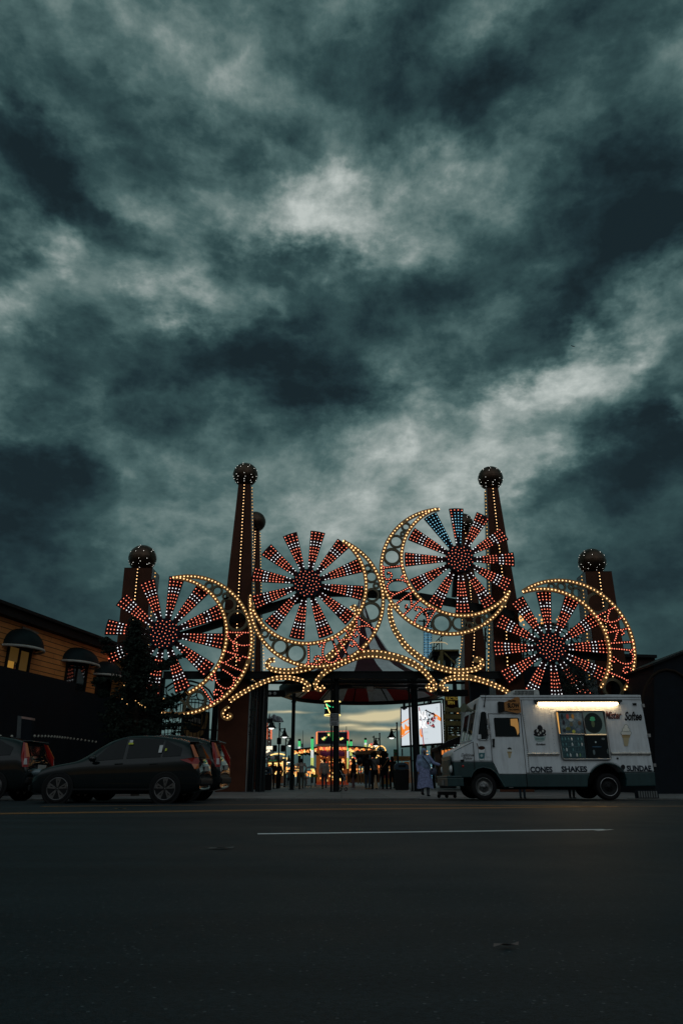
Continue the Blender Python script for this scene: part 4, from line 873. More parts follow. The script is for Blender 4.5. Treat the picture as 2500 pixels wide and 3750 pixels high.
#      x    ztop  zbelt zbot  halfwidth  roof half width
TAB=[(0.00,.62,.52,.30,.52,.45),(0.06,.70,.60,.22,.68,.56),(0.25,.82,.72,.20,.80,.64),(0.60,.905,.82,.20,.86,.68),(1.12,.99,.90,.20,.885,.69),(1.42,1.19,.93,.20,.89,.62),(1.85,1.46,.95,.20,.89,.575),(2.25,1.585,.97,.20,.89,.565),(2.70,1.605,.99,.20,.89,.565),(3.20,1.575,1.02,.20,.89,.56),(3.62,1.51,1.05,.20,.885,.55),(3.95,1.41,1.07,.22,.87,.54),(4.04,1.20,1.02,.24,.86,.56),(4.13,1.04,.92,.26,.85,.60),(4.20,.88,.80,.28,.84,.66),(4.235,.66,.60,.30,.80,.66),(4.22,.50,.45,.32,.76,.62)]
CGLS=mat('car_glass',(.006,.009,.010),.05,var=0,spec=.22)
def make_car(lab,tail,group):
    root=empty('parked_car',(0,0,0),lab,'car',group)
    xs=[0,.03,.06,.14,.25,.42,.6,.85,1.12,1.27,1.42,1.62,1.85,2.05,2.25,2.5,2.7,2.95,3.2,3.42,3.62,3.8,3.95,4.04,4.13,4.20]
    rings=[]
    for x in xs+['e1','e2']:
        if x=='e1': X=4.235; zt,zb,z0,hw,rw_=TAB[-2][1:]
        elif x=='e2': X=4.20; zt,zb,z0,hw,rw_=TAB[-1][1:]
        else: X=x; zt,zb,z0,hw,rw_=lerp_tab(TAB,x)
        zm=(z0+zb)/2
        half=[(0,z0),(hw*.86,z0),(hw*.965,z0+.07),(hw,zm),(hw*.995,zb-.06),(hw*.965,zb),(rw_+(hw-rw_)*.5*0.9,(zb+zt)/2+.01),(rw_*1.03,zt-.045),(rw_*.86,zt-.012),(rw_*.45,zt),(0,zt+.004)]
        rings.append((X,half))
    mb=MB(); N=len(rings[0][1]); vs=[]
    for X,hf in rings:
        full=[(y,z) for y,z in hf]+[(-y,z) for y,z in hf[-2:0:-1]]
        vs+=[(X,y,z) for y,z in full]
    M=2*N-2; fs=[]
    for i in range(len(rings)-1):
        for j in range(M): fs.append((i*M+j,i*M+(j+1)%M,(i+1)*M+(j+1)%M,(i+1)*M+j))
    fs.append(tuple(range(M-1,-1,-1))); fs.append(tuple(range((len(rings)-1)*M,len(rings)*M)))
    mb.add(vs,fs,0,True); body=mb.build('body',CARP,root,subsurf=1)
    def sid(x,v,sg,o=.008):   # point on greenhouse side: v 0 belt .. 1 roof edge
        zt,zb,z0,hw,rw_=lerp_tab(TAB,x); y0,z_0=hw*.965,zb; y1,z_1=rw_*1.03,zt-.045; ym,zm=rw_+(hw-rw_)*.45,(zb+zt)/2+.01
        if v<.5: y=y0+(ym-y0)*v*2; z=z_0+(zm-z_0)*v*2
        else: y=ym+(y1-ym)*(v-.5)*2; z=zm+(z_1-zm)*(v-.5)*2
        return Vector((x,sg*(y+o),z))
    for sg in (-1,1):
        for nm,x0,x1,va,vb in (('side_window',1.50,2.30,0,1),('side_window',2.38,3.22,1,1),('side_window',3.27,3.72,1,.55)):
            mb=MB(); n=8; vv=[]
            for i in range(n+1):
                x=x0+(x1-x0)*i/n; t=i/n
                vt=.90 if nm and x0>1.6 else .90
                top=(.90*min(1,.06+t*1.6) if va==0 else .90*(1-(1-vb)*t))
                vv+=[sid(x,.07,sg),sid(x,max(.1,top*.5),sg),sid(x,max(.12,top),sg)]
            mb.add(vv,[(i*3+j,(i+1)*3+j,(i+1)*3+j+1,i*3+j+1) for i in range(n) for j in range(2)],0,True); mb.build(nm,CGLS,root)
        mb=MB(); mb.box((1.02,sg*.90,.30),(3.35,sg*.885,.34)); mb.build('side_moulding',DARK,root)
        for x in (2.22,3.08):
            mb=MB(); mb.tube([(x-.1,sg*.905,.90),(x+.1,sg*.905,.91)],.014,6); mb.build('door_handle',CARP,root)
        mb=MB(); mb.ball((1.60,sg*.99,1.02),.10,12,0,(1,.9,.75)); mb.tube([(1.58,sg*.86,.97),(1.60,sg*.95,1.0)],.03,6); mb.build('mirror',CARP,root)
        # headlight and arches
        mb=MB(); mb.ball((.20,sg*.66,.70),.2,14,0,(.9,.55,.45)); mb.build('headlight',mat('smoked_lens',(.10,.14,.16),.08,var=0,spec=.8),root)
        for x in (.80,3.41):
            c=Vector((x,sg*.872,.335)); s=sg
            mb=MB(); mb.lathe([(.365,-.03*s),(.385,.016*s),(.39,.022*s),(.365,.024*s),(0,.012*s)],c,36,0,'y'); mb.build('wheel_arch',DARK,root)
            w=wheel(root,Vector((x,sg*.80,.335)),.335,.22,.2,sg,5,mat('alloy',(.20,.205,.21),.3,metal=.8,var=.2))
    if True:
        mb=MB(); vv=[]   # windscreen and rear glass
        for i in range(6):
            x=1.16+.66*i/5; zt=lerp_tab(TAB,x)[0]; rw_=lerp_tab(TAB,x)[4]
            for u in (-.84,-.4,0,.4,.84): vv.append((x,u*rw_,zt+.008-.012*abs(u)**2))
        mb.add(vv,[(i*5+j,(i+1)*5+j,(i+1)*5+j+1,i*5+j+1) for i in range(5) for j in range(4)],0,True); mb.build('windscreen',CGLS,root)
        mb=MB(); vv=[]
        for x,dz in ((3.965,0),(4.05,0),(4.11,0)):
            zt=lerp_tab(TAB,x)[0]; rw_=lerp_tab(TAB,x)[4]
            for u in (-.82,0,.82): vv.append((x+.012,u*rw_,zt+.01))
        mb.add(vv,[(i*3+j,(i+1)*3+j,(i+1)*3+j+1,i*3+j+1) for i in range(2) for j in range(2)],0,True); mb.build('rear_window',CGLS,root)
        mb=MB(); mb.box((3.86,-.56,1.415),(4.10,.56,1.445)); mb.build('spoiler',CARP,root,bevel=.01)
    RL=mat('tail_lens',(.16,.012,.012),.10,emit=(1,.05,.03),es=.015); RL2=mat('bulb_reflection_lens',(.22,.06,.02),.12,emit=(1,.30,.06),es=.03); WH=mat('clear_lens',(.5,.5,.5),.15,var=0)  # faint lens glow and orange tone stand in for reflected bulbs
    for sg in (-1,1):
        mb=MB()
        if tail=='wrap':
            mb.prism([(3.72,sg*.875,1.00),(4.03,sg*.868,1.045),(4.15,sg*.82,1.04),(4.20,sg*.80,.96),(4.17,sg*.84,.90),(4.02,sg*.872,.90)],(0,sg*.02,0),0)
            mb.prism([(4.02,sg*.885,.90),(4.18,sg*.845,.90),(4.19,sg*.84,.80),(4.10,sg*.88,.78)],(0,sg*.012,0),1)
            mb.prism([(3.90,sg*.61,1.36),(3.97,sg*.60,1.36),(4.16,sg*.77,1.06),(4.07,sg*.80,1.06)],(0,sg*.02,0),1)
        else:
            mb.prism([(3.93,sg*.64,1.40),(4.02,sg*.62,1.38),(4.20,sg*.78,1.04),(4.21,sg*.80,.80),(4.10,sg*.87,.80),(4.02,sg*.85,1.05)],(0,sg*.022,0),0)
            mb.prism([(3.99,sg*.66,1.38),(4.03,sg*.64,1.38),(4.21,sg*.78,1.04),(4.15,sg*.82,1.04)],(0,sg*.03,0),1)
            mb.prism([(4.12,sg*.88,1.00),(4.18,sg*.86,1.00),(4.20,sg*.85,.86),(4.13,sg*.89,.86)],(0,sg*.01,0),2)
        mb.build('tail_light',[RL,RL2,WH],root)
    mb=MB(); mb.box((4.225,-.24,.74),(4.245,.24,.86)); mb.build('number_plate',mat('plate_white',(.4,.4,.38),.5,var=.3),root)
    mb=MB(); mb.box((4.12,-.82,.40),(4.27,.82,.56)); mb.build('rear_bumper',DARK,root,bevel=.04)
    mb=MB(); mb.box((0.0,-.7,.28),(.06,.7,.42)); mb.build('front_bumper',DARK,root,bevel=.02)
    return root
YC=17.2
carA=make_car('black hatchback in front with yellow and white stickers on its rear side window','wrap','cars parked on the left'); kx=1.0
a=P(88,2900,YC); b=P(728,2890,YC); s=(b.x-a.x)/4.235
def place(c,x,y,s,z): c.location=(x,y,z); c.scale=(s,s,s)
place(carA,a.x,YC+.89*s,s,0)
# stickers on the near side window and rear quarter
def stick(px,py,w,h,m,name,dy=-.012,txt=None):
    q=P(px,py,YC+.24); k=mpp(px,py,YC+.24); y=YC+.22
    mb=MB(); x0=(q.x-w*k/2-carA.location.x)/s; x1=(q.x+w*k/2-carA.location.x)/s; z0=(q.z-h*k/2)/s; z1=(q.z+h*k/2)/s
    def yy(x,z):
        zt,zb,z_,hw,rw_=lerp_tab(TAB,x); t=max(0,min(1,(z-zb)/(zt-.045-zb))); y0,y1,ym=hw*.965,rw_*1.03,rw_+(hw-rw_)*.45
        return -( (y0+(ym-y0)*t*2) if t<.5 else (ym+(y1-ym)*(t-.5)*2))-.05
    mb.add([(x0,yy(x0,z0),z0),(x1,yy(x1,z0),z0),(x1,yy(x1,z1),z1),(x0,yy(x0,z1),z1)],[(0,1,2,3)]); o=mb.build(name,m); o.parent=carA; return o
SW=mat('sticker_white',(.55,.57,.56),.5,var=.2); SY=mat('sticker_yellow',(.50,.55,.03),.5,var=.2)
stick(484,2715,12,9,SW,'sticker'); stick(483,2723.5,18,6,SY,'sticker'); stick(594,2743,12,26,SW,'sticker'); stick(599,2744,6,13,INK,'sticker'); stick(613,2746,6,9,SY,'sticker')
carB=make_car('dark car at the left edge of the photo, only its red tail light visible','tall','cars parked on the left')
YB=19.4; b=P(98,2850,YB); place(carB,b.x-4.235*1.06,YB+.9,1.06,gz(YB+.5))
carC=make_car('dark car behind the front hatchback, tall red tail light above its bumper','tall','cars parked on the left')
YD=20.6; b=P(808,2850,YD); place(carC,b.x-4.235*1.12,YD+.9,1.12,gz(YD+.5))
# ================================================================ LEFT BUILDING
SL=.1975; X0=-18.4
def onwall(px,py,o=0.):
    """point on the long receding wall x = X0 + SL*y"""
    d=ray(px,py); t=(X0)/(d.x-SL*d.y); q=Vector((d.x*t,d.y*t,CAMH+d.z*t)); return q+WN*o
WD=Vector((SL,1,0)).normalized(); WN=Vector((WD.y,-WD.x,0))
def wl(Y,z,o=0.): return Vector((X0+SL*Y,Y,z))+WN*o
SID=None
def siding():
    m=bpy.data.materials.new('lamplit_clapboard'); m.use_nodes=True; nt=m.node_tree; b=nt.nodes['Principled BSDF']
    tc=nt.nodes.new('ShaderNodeTexCoord'); O=tc.outputs['Object']; sx=nt.nodes.new('ShaderNodeSeparateXYZ'); nt.links.new(O,sx.inputs[0])
    fr=math_(nt,'FRACT',math_(nt,'MULTIPLY',sx.outputs[2],4.6)); row=math_(nt,'FLOOR',math_(nt,'MULTIPLY',sx.outputs[2],4.6))
    u=math_(nt,'ADD',math_(nt,'MULTIPLY',sx.outputs[1],.42),math_(nt,'MULTIPLY',math_(nt,'SINE',math_(nt,'MULTIPLY',row,12.9)),7.3))
    jt=math_(nt,'LESS_THAN',math_(nt,'FRACT',u),.008)
    n=nz(nt,O,1.2,6,.65); col=ramp(nt,n.outputs[0],[(.3,(.56,.20,.05)),(.7,(.85,.33,.09))])  # warm lamplight on the wall is put into the orange board colour
    dk=math_(nt,'MAXIMUM',math_(nt,'LESS_THAN',fr,.13),math_(nt,'MULTIPLY',jt,.6))
    nt.links.new(mixc(nt,dk,col,(.035,.014,.006,1)),b.inputs['Base Color']); b.inputs['Roughness'].default_value=.65
    bp=nt.nodes.new('ShaderNodeBump'); bp.inputs['Distance'].default_value=.04; nt.links.new(fr,bp.inputs['Height']); nt.links.new(bp.outputs[0],b.inputs['Normal'])
    return m
bld=empty('clapboard_building',tuple(wl(31,GZ)),'long two-storey building with orange-lit boards and round-topped awnings on the left','building')
def slab(mb,Y0,Y1,z0,z1,o0,o1,mi=0):
    mb.hexa([wl(Y0,z0,o0),wl(Y0,z0,o1),wl(Y1,z0,o1),wl(Y1,z0,o0),wl(Y0,z1,o0),wl(Y0,z1,o1),wl(Y1,z1,o1),wl(Y1,z1,o0)],mi)
mb=MB(); slab(mb,20,40.5,3.2,6.42,-6,0); mb.build('upper_wall',siding(),bld)
DKB=mat('dark_front',(.008,.012,.017),.7,var=.3); DKR=mat('dark_roof_trim',(.010,.012,.013),.6,var=.3); DKG=mat('dark_green_awning',(.008,.018,.020),.6,var=.3)
mb=MB(); slab(mb,20,40.6,6.40,6.72,-6,.38); slab(mb,20,40.7,6.72,6.84,-6.4,.55); mb.build('roof',DKR,bld)
mb=MB(); slab(mb,20,30.9,GZ,4.45,-6.02,.62); slab(mb,30.9,40.4,GZ,4.22,-6.03,.30); mb.build('lower_front',DKB,bld)
mb=MB(); q=wl(36.6,6.84,-.4); mb.tube([q,q+Vector((0,0,.55))],.07,8); mb.ball(q+Vector((0,0,.6)),.11,8); mb.prism([wl(35.2,6.84,-.4),wl(36.5,6.84,-.4),wl(36.5,7.25,-.4)],WN*.1); mb.build('roof_vent',DKR,bld)
mb=MB(); mb.prism([onwall(80,2293,.03),onwall(141,2318,.03),onwall(137,2323,.03),onwall(80,2303,.03)],WN*.03); mb.build('faded_sign',mat('faded_paper',(.30,.27,.22),.7,var=.5,vscale=8),bld)
def awning(xl,xr,yb,ytop):
    """quarter-round awning; centre and size read from its photo position"""
    a=onwall(xl,yb); b=onwall(xr,yb); Yc=(a.y+b.y)/2; w=(b-a).length/2; zb=(a.z+b.z)/2; h=onwall((xl+xr)/2,ytop).z-zb
    c=wl(Yc,zb); mb=MB(); vs=[];n=12;m=8
    for j in range(m+1):
        ph=math.pi/2*j/m
        for i in range(n+1):
            th=math.pi*i/n
            vs.append(c+WD*(-math.cos(th)*math.cos(ph)*w)+WN*(math.sin(th)*math.cos(ph)*.85)+Vector((0,0,math.sin(ph)*h)))
    fs=[(j*(n+1)+i,j*(n+1)+i+1,(j+1)*(n+1)+i+1,(j+1)*(n+1)+i) for j in range(m) for i in range(n)]
    mb.add(vs,fs,0,True); aw=mb.build('awning',DKG,bld)
    mb=MB(); rim=[c+WD*(-math.cos(math.pi*i/n)*w*1.01)+WN*(math.sin(math.pi*i/n)*.87)+Vector((0,0,-.07)) for i in range(n+1)]
    mb.tube(rim,.055,6); mb.build('white_trim',mat('awning_trim',(.42,.42,.38),.6,var=.3),aw)
    mb=MB(); slab(mb,Yc-w*.62,Yc+w*.62,4.25,zb+.1,0.0,.03); wn=mb.build('window',GLS,bld)
    mb=MB(); slab(mb,Yc-w*.70,Yc-w*.62,4.25,zb+.12,0,.08); slab(mb,Yc+w*.62,Yc+w*.70,4.25,zb+.12,0,.08); slab(mb,Yc-w*.04,Yc+w*.04,4.25,zb+.1,.031,.06); mb.build('frame',DKR,wn)
    return Yc,w,zb,wn
for i,(xl,xr,yb,yt) in enumerate(((10,132,2372,2300),(228,336,2428,2370),(344,418,2473,2420))):
    Yc,w,zb,wn=awning(xl,xr,yb,yt)
    if i==0:
        mb=MB(); slab(mb,Yc-w*.56,Yc-w*.22,4.3,zb-.6,.032,.04); mb.build('lit_pane',mat('lit_window',(.6,.4,.1),.5,emit=(1,.48,.07),es=.22),wn)
        mb=MB(); slab(mb,Yc+w*.1,Yc+w*.56,4.3,zb-.1,.032,.04); slab(mb,Yc-w*.56,Yc-w*.06,zb-.6,zb-.05,.032,.038); mb.build('dim_pane',mat('dim_window',(.12,.09,.03),.5,emit=(1,.55,.12),es=.035),wn)
# pylon sign and a line of unlit bulbs in front of the dark shop front
YP=24.0
py_=empty('pylon_sign',(P(85,2880,YP).x,YP,GZ),'grey-edged rectangular pylon sign standing before the dark shop front','sign')
mb=MB()
o=[P(x,y,YP) for x,y in [(50,2730),(66,2621),(118,2627),(112,2740)]]
mb.prism([P(50,2900,YP),P(66,2621,YP),P(80,2623,YP),P(66,2900,YP)],(0,.25,0)); mb.build('side_plate',mat('pylon_grey',(.07,.085,.09),.5,var=.3),py_)
mb=MB(); mb.prism([P(80,2623,YP),P(118,2629,YP),P(118,2637,YP),P(80,2631,YP)],(0,.25,0)); mb.build('top_cap',mat('pylon_cap',(.32,.20,.17),.5,var=.3),py_)
mb=MB(); mb.prism([P(66,2900,YP),P(80,2631,YP),P(117,2637,YP),P(108,2900,YP)],(0,.2,0)); mb.build('panel',DKB,py_)
mb=MB(); pts=[P(-40,2692,22.9),P(45,2693,23.2)]; pts2=[P(128,2692,24.2),P(190,2694,26),P(260,2701,28.5),P(352,2714,31)]
for L in (pts,catmull(pts2,6)):
    mb.tube(L,.012,5)
    for p,u in resample(L,.36): mb.ball(p-Vector((0,0,.03)),.048,6,1)
o=mb.build('bulb_string',[DKR,mat('unlit_bulb',(.42,.40,.34),.3,var=.1)],None,'sagging string of small unlit bulbs before the dark shop front','string lights',kind='stuff'); recenter(o)
o['kind']=''; del o['kind']
# right-hand dark buildings
RB=stripes_mat('dark_red_wall',(.030,.010,.009),(.012,.005,.005),0,1.1,.8,.92)
rb=empty('dark_red_building',(P(2350,2880,40).x,40,GZ),'dark red shed-like building behind the truck at the right','building')
mb=MB(); l=P(2240,2405,40); r=P(2396,2412,40); mb.box((l.x,40,GZ),(r.x,48,P(2300,2409,40).z)); mb.build('wall',RB,rb)
mb=MB(); a=P(2235,2399,39.8); b=P(2402,2408,39.8); mb.hexa([(a.x,39.7,a.z-.1),(b.x,39.7,a.z-.16),(b.x,48.2,a.z-.16),(a.x,48.2,a.z-.1),(a.x,39.7,a.z+.08),(b.x,39.7,a.z),(b.x,48.2,a.z),(a.x,48.2,a.z+.08)]); mb.build('roof',DKR,rb)
mb=MB(); 
for i in range(3): q=P(2300+i*34,2560,39.95); mb.box((q.x,39.94,q.z),(q.x+.5,40,q.z+1.6))
mb.build('dark_panels',mat('panel_dark_red',(.05,.016,.013),.8,var=.4),rb)
rc=empty('black_gable_building',(P(2480,2880,31).x,31,GZ),'near-black gabled building cut by the right edge of the photo','building')
mb=MB(); q=[P(2396,2900,31),P(2392,2432,31),P(2700,2310,31),P(2700,2900,31)]; q[0].z=GZ; q[3].z=GZ; mb.prism(q,(0,9,0)); mb.build('wall',DKB,rc)
mb=MB(); mb.prism([P(2386,2438,30.8),P(2386,2430,30.8),P(2705,2302,30.8),P(2705,2312,30.8)],(0,9.4,0)); mb.build('roof',DKR,rc)
mb=MB(); c=P(2470,2640,30.95); mb.tube([c+Vector((math.cos(t)*1.4,0,math.sin(t)*2.2)) for t in [math.pi*k/12 for k in range(13)]],.06,6); mb.build('arch_moulding',mat('brown_moulding',(.022,.014,.009),.7,var=.3),rc)
# low wall filling behind truck and cars
lw=empty('dark_boundary_wall',(0,41,GZ),'dark wall with closed stalls running behind the truck and pillars','wall')
mb=MB(); a=P(1745,2880,41); b=P(2260,2880,41); mb.box((a.x,41,GZ),(b.x,41.5,P(1800,2480,41).z)); mb.box((a.x,40.9,P(1800,2500,41).z),(b.x,41,P(1800,2470,41).z)); mb.build('wall',DKB,lw)
mb=MB(); mb.prism([P(x,y,43) for x,y in [(1840,2880),(1840,2462),(1905,2448),(1960,2440),(2060,2430),(2085,2372),(2150,2368),(2245,2410),(2250,2880)]],(0,1,0)); mb.build('upper_structure',DKB,lw)
mb=MB(); a=P(300,2880,36); b=P(560,2880,36); mb.box((a.x,36.2,GZ),(b.x,36.6,P(400,2480,36).z)); o=mb.build('dark_side_wall',DKB,None,'dark wall behind the evergreen and the front car','wall'); recenter(o)
# ================================================================ FENCE WITH GRIN SIGN
YF=36.0
fn=empty('iron_fence',(P(740,2880,YF).x,YF,GZ),'tall black iron fence with a curved scroll top behind the parked cars','fence')
def fy(x): return 2560+(((x-700)/150.)**2)*70 if x<705 else 2560+(((x-700)/150.)**2)*60
mb=MB()
for x in range(560,812,13):
    t=P(x,fy(x),YF); b=P(x,2885,YF); mb.bar((t.x,YF,GZ),(t.x,YF,t.z),.035)
mb.build('bars',M_STEEL,fn)
mb=MB()
for dy in (0,12): mb.tube([P(x,fy(x)+dy,YF) for x in range(560,812,12)],.03,6)
for y in (2668,2760,2868): mb.tube([P(560,y,YF),P(806,y+6,YF)],.035,6)
mb.build('rails',M_STEEL,fn)
mb=MB(); mb.tube([P(x,y,YF) for x,y in [(606,2520),(630,2503),(660,2495),(700,2494),(735,2504),(765,2527),(785,2560),(793,2590)]],.055,6); mb.tube([P(x,y,YF) for x,y in [(615,2530),(640,2514),(665,2508),(700,2508),(728,2516),(752,2537),(770,2566),(778,2592)]],.035,6)
mb.build('arch',M_STEEL,fn)
for cx_,cy_,r in ((633,2528,24),(704,2532,20),(740,2545,19),(762,2571,11),(600,2560,16)):
    mb=MB(); c=P(cx_,cy_,YF); k=mpp(cx_,cy_,YF); mb.tube([c+Vector((math.cos(t)*r*k,0,math.sin(t)*r*k)) for t in [q*math.pi/12 for q in range(25)]],.03,6,cap=False); mb.build('scroll_ring',M_STEEL,fn)
for x0,x1 in ((660,667),(774,792)):
    mb=MB(); a=P(x0,2700,YF-.1); b=P(x1,2700,YF-.1); mb.box((a.x,YF-.15,GZ),(b.x,YF+.1,P(x0,2490,YF).z)); mb.build('fence_post',M_STEEL,fn)
gs=empty('grin_sign',(P(712,2708,37.5).x,37.5,P(712,2720,37.5).z),'round dark sign with a gold grin-shaped crescent and small lettered badge behind the iron fence','sign')
Yg=37.5; GOLD=mat('tarnished_gold',(.45,.25,.085),.45,var=.4,vscale=5)
mb=MB(); mb.prism([P(x,y,Yg) for x,y in [(676,2590),(768,2608),(764,2740),(668,2730)]],(0,.08,0)); mb.build('board',mat('sign_board',(.016,.028,.034),.5,var=.3),gs)
def cres(outer,inner): 
    mb=MB(); n=len(outer); vs=[P(x,y,Yg-.06) for x,y in outer]+[P(x,y,Yg-.06) for x,y in inner]; vs2=[v+Vector((0,.05,0)) for v in vs]
    fs=[(i,i+1,n+i+1,n+i) for i in range(n-1)]; mb.add(vs,fs); mb.add(vs2,[f[::-1] for f in fs]); return mb
cres([(665,2640),(668,2665),(678,2688),(692,2702),(710,2707),(728,2702),(744,2688),(756,2660),(762,2625),(759,2610)],[(667,2625),(674,2650),(686,2672),(699,2682),(712,2684),(724,2681),(735,2672),(745,2655),(752,2628),(757,2612)]).build('grin',GOLD,gs)
mb=MB(); mb.tube([P(x,y,Yg-.05) for x,y in [(673,2645),(672,2620),(680,2610),(735,2612),(740,2618),(738,2655),(734,2659),(680,2648),(673,2645)]],.04,6); mb.build('badge_border',GOLD,gs)
tx('THUNDER',680,737,2620,2640,Yg-.06,mat('bone_white',(.62,.60,.55),.5,var=.3),gs,bold=.02,th=.01) if False else None
mb=MB(); random.seed(11)
for i in range(7):
    x=682+i*8; y=2619+i*2.2
    mb.tube([P(x,y,Yg-.08),P(x+1,y+18,Yg-.08)],.022,5); mb.tube([P(x+4,y+1,Yg-.08),P(x+3+random.uniform(-2,2),y+10,Yg-.08),P(x+5,y+18,Yg-.08)],.018,5)
mb.build('worn_letters',mat('bone_white',(.62,.60,.55),.5,var=.3),gs)
tk=empty('striped_tent_roof',(P(700,2800,42).x,42,P(700,2790,42).z),'low grey-white striped stall roof seen through the iron fence','roof')
mb=MB(); mb.prism([P(x,y,42) for x,y in [(620,2705),(700,2712),(722,2725),(712,2750),(610,2745)]],(0,1.5,0)); mb.build('canvas',stripes_mat('grey_stripe_canvas',(.16,.19,.20),(.03,.04,.05),0,3.2,.7,.5),tk)
mb=MB(); mb.lathe([(0,.55),(.45,.5),(.8,.3),(.95,0),(.9,-.5)],P(738,2735,43),20); mb.build('dome',mat('pale_dome',(.16,.21,.23),.5,var=.3),tk)
# ================================================================ EVERGREEN
def evergreen():
    random.seed(5); Yt=27.5
    root=empty('evergreen_tree',(P(500,2900,Yt).x,Yt,GZ),'dark evergreen with ragged branches in front of the leftmost pinwheel','tree')
    base=Vector((P(498,2880,Yt).x,Yt,GZ)); top=P(497,2262,Yt)
    mb=MB(); mb.tube([base,base.lerp(top,.4)+Vector((.05,0,0)),base.lerp(top,.75),top],[.16,.12,.07,.015],8); mb.build('trunk',mat('bark',(.035,.028,.022),.9,var=.4),root)
    # silhouette half-width by height, traced: (photo y, left x, right x)
    tab=[(2290,490,500),(2330,475,512),(2370,462,528),(2410,452,545),(2460,448,548),(2500,430,560),(2550,412,580),(2600,400,640),(2650,405,640),(2700,430,620),(2760,450,610),(2830,440,600)]
    lb=MB(); tw=MB()
    def clump(c,rad,n):
        for _ in range(n):
            d=Vector((random.gauss(0,1),random.gauss(0,1),random.gauss(0,.7))); d.normalize(); p=c+d*rad*random.random()**.5
            L=random.uniform(.09,.19); w=L*.28; a=Vector((random.gauss(0,1),random.gauss(0,1),random.gauss(-.2,.7))).normalized(); b=a.orthogonal().normalized(); b=(b*math.cos(1.3)+a.cross(b)*random.uniform(-1,1)).normalized()
            lb.add([p-a*L*.5,p+b*w,p+a*L*.5,p-b*w],[(0,1,2,3)],0 if random.random()<.75 else 1)
    for (y0,l0,r0),(y1,l1,r1) in zip(tab,tab[1:]):
        for k in range(5):
            t=(k+random.random())/5; y=y0+(y1-y0)*t; l=l0+(l1-l0)*t; r=r0+(r1-r0)*t
            zc=P(497,y,Yt).z; hw=(r-l)/2*.0118; cx_=P((l+r)/2,y,Yt).x
            for j in range(5):
                a=random.uniform(0,2*math.pi); rr=hw*random.uniform(.35,1.12)
                c=Vector((cx_+math.cos(a)*rr,Yt+math.sin(a)*min(rr,1.3),zc+random.uniform(-.15,.15)))
                tw.tube([Vector((base.x,Yt,zc-.25)),c],[.022,.008],4,cap=False)
                clump(c,random.uniform(.16,.30),42)
    for (x0,y0,x1,y1) in ((560,2440,672,2400),(560,2450,640,2425),(590,2560,680,2542),(600,2590,650,2560),(430,2330,398,2345),(440,2360,410,2378),(400,2480,378,2490),(600,2600,700,2625),(420,2520,392,2540),(590,2640,690,2655)):
        a=P(x0-50,y0+20,Yt-.3); b=P(x1,y1,Yt-.5); tw.tube([a,b],[.03,.008],4,cap=False)
        for i in range(9): clump(a.lerp(b,(i+1)/9.),.20*(1-.5*i/9),42)
    lb.build('foliage',[mat('evergreen_leaf',(.022,.034,.026),.7,var=.3),mat('evergreen_leaf_dark',(.012,.020,.017),.7,var=.3)],root); tw.build('branches',MATS['bark'],root)
    mb=MB()
    for x,y in [(448,2560),(466,2578),(508,2574),(513,2580),(520,2583),(532,2590),(455,2510),(497,2566),(600,2558)]: mb.ball(P(x,y,Yt-1.3),.018,5)
    mb.build('fairy_lights',mat('fairy_light',(1,.6,.2),.4,emit=(1,.55,.2),es=1.1),root)
evergreen()
# small bare-leaf tree near the pinwheel over the truck
def smalltree():
    random.seed(9); Yt=31.5; root=empty('small_tree',(P(2120,2900,Yt).x,Yt,GZ),'small dark tree half hidden behind the truck roof','tree')
    b=Vector((P(2130,2900,Yt).x,Yt,GZ)); t=P(2100,2440,Yt); mb=MB(); mb.tube([b,b.lerp(t,.5),t],[.12,.08,.02],8); mb.build('trunk',MATS['bark'],root)
    lb=MB()
    for i in range(80):
        c=P(random.gauss(2105,34),random.uniform(2440,2600),Yt+random.uniform(-.8,.8))
        for _ in range(30):
            p=c+Vector((random.gauss(0,.16),random.gauss(0,.16),random.gauss(0,.14))); a=Vector((random.gauss(0,1),random.gauss(0,1),random.gauss(0,1))).normalized()*.07; q=a.orthogonal().normalized()*.03
            lb.add([p-a,p+q,p+a,p-q],[(0,1,2,3)])
    lb.build('foliage',MATS['evergreen_leaf_dark'],root)
smalltree()
# ================================================================ STRIPED CANOPY
YC2=45.; cc=P(1325,2532,YC2); cc.x=P(1325,2532,YC2).x
kx2=mpp(1325,2500,YC2)
SEC=[(0 if ((i+1.5)//3)%2==0 else 1) for i in range(48)]; SEC=SEC[-12:]+SEC[:-12]; SEC=[(0 if (((i-34.5)//3)%2==0) else 1) for i in range(48)]
RED=mat('shaded_red_canvas',(.055,.018,.024),.75,var=.3,vscale=1); GRYC=mat('grey_canvas',(.75,.80,.80),.75,var=.3,vscale=1)  # red stripes darkened: shade on the tent top is put into their colour
cano=empty('striped_canopy',(cc.x,YC2,GZ),'huge round tent canopy with red and grey stripes under and behind the beam','canopy')
prof=[(0,P(1325,2170,YC2).z),(14*kx2,P(1325,2215,YC2).z)]
for w,y in ((34,2268),(55,2318),(78,2352),(98,2382),(135,2425),(180,2458),(240,2490),(292,2505)): prof.append((w*kx2,P(1325,y,YC2).z))
mb=MB(); mb.lathe(prof,(cc.x,YC2,0),48,0,'z',True,SEC); mb.build('tent_top',[RED,GRYC],cano)
Rr=292*kx2; zr=cc.z
mb=MB(); mb.lathe([(Rr*.98,zr+.28),(Rr*1.03,zr+.22),(Rr*1.03,zr-.26),(Rr*.94,zr-.40),(Rr*.90,zr-.34),(Rr*.95,zr+.25)],(cc.x,YC2,0),64); mb.build('rim_ring',M_STEEL,cano)
mb=MB(); mb.lathe([(Rr*.91,zr-.16),(Rr*.75,zr+.35),(Rr*.45,zr+1.1),(.3,zr+2.6)],(cc.x,YC2,0),48,0,'z',True,SEC)
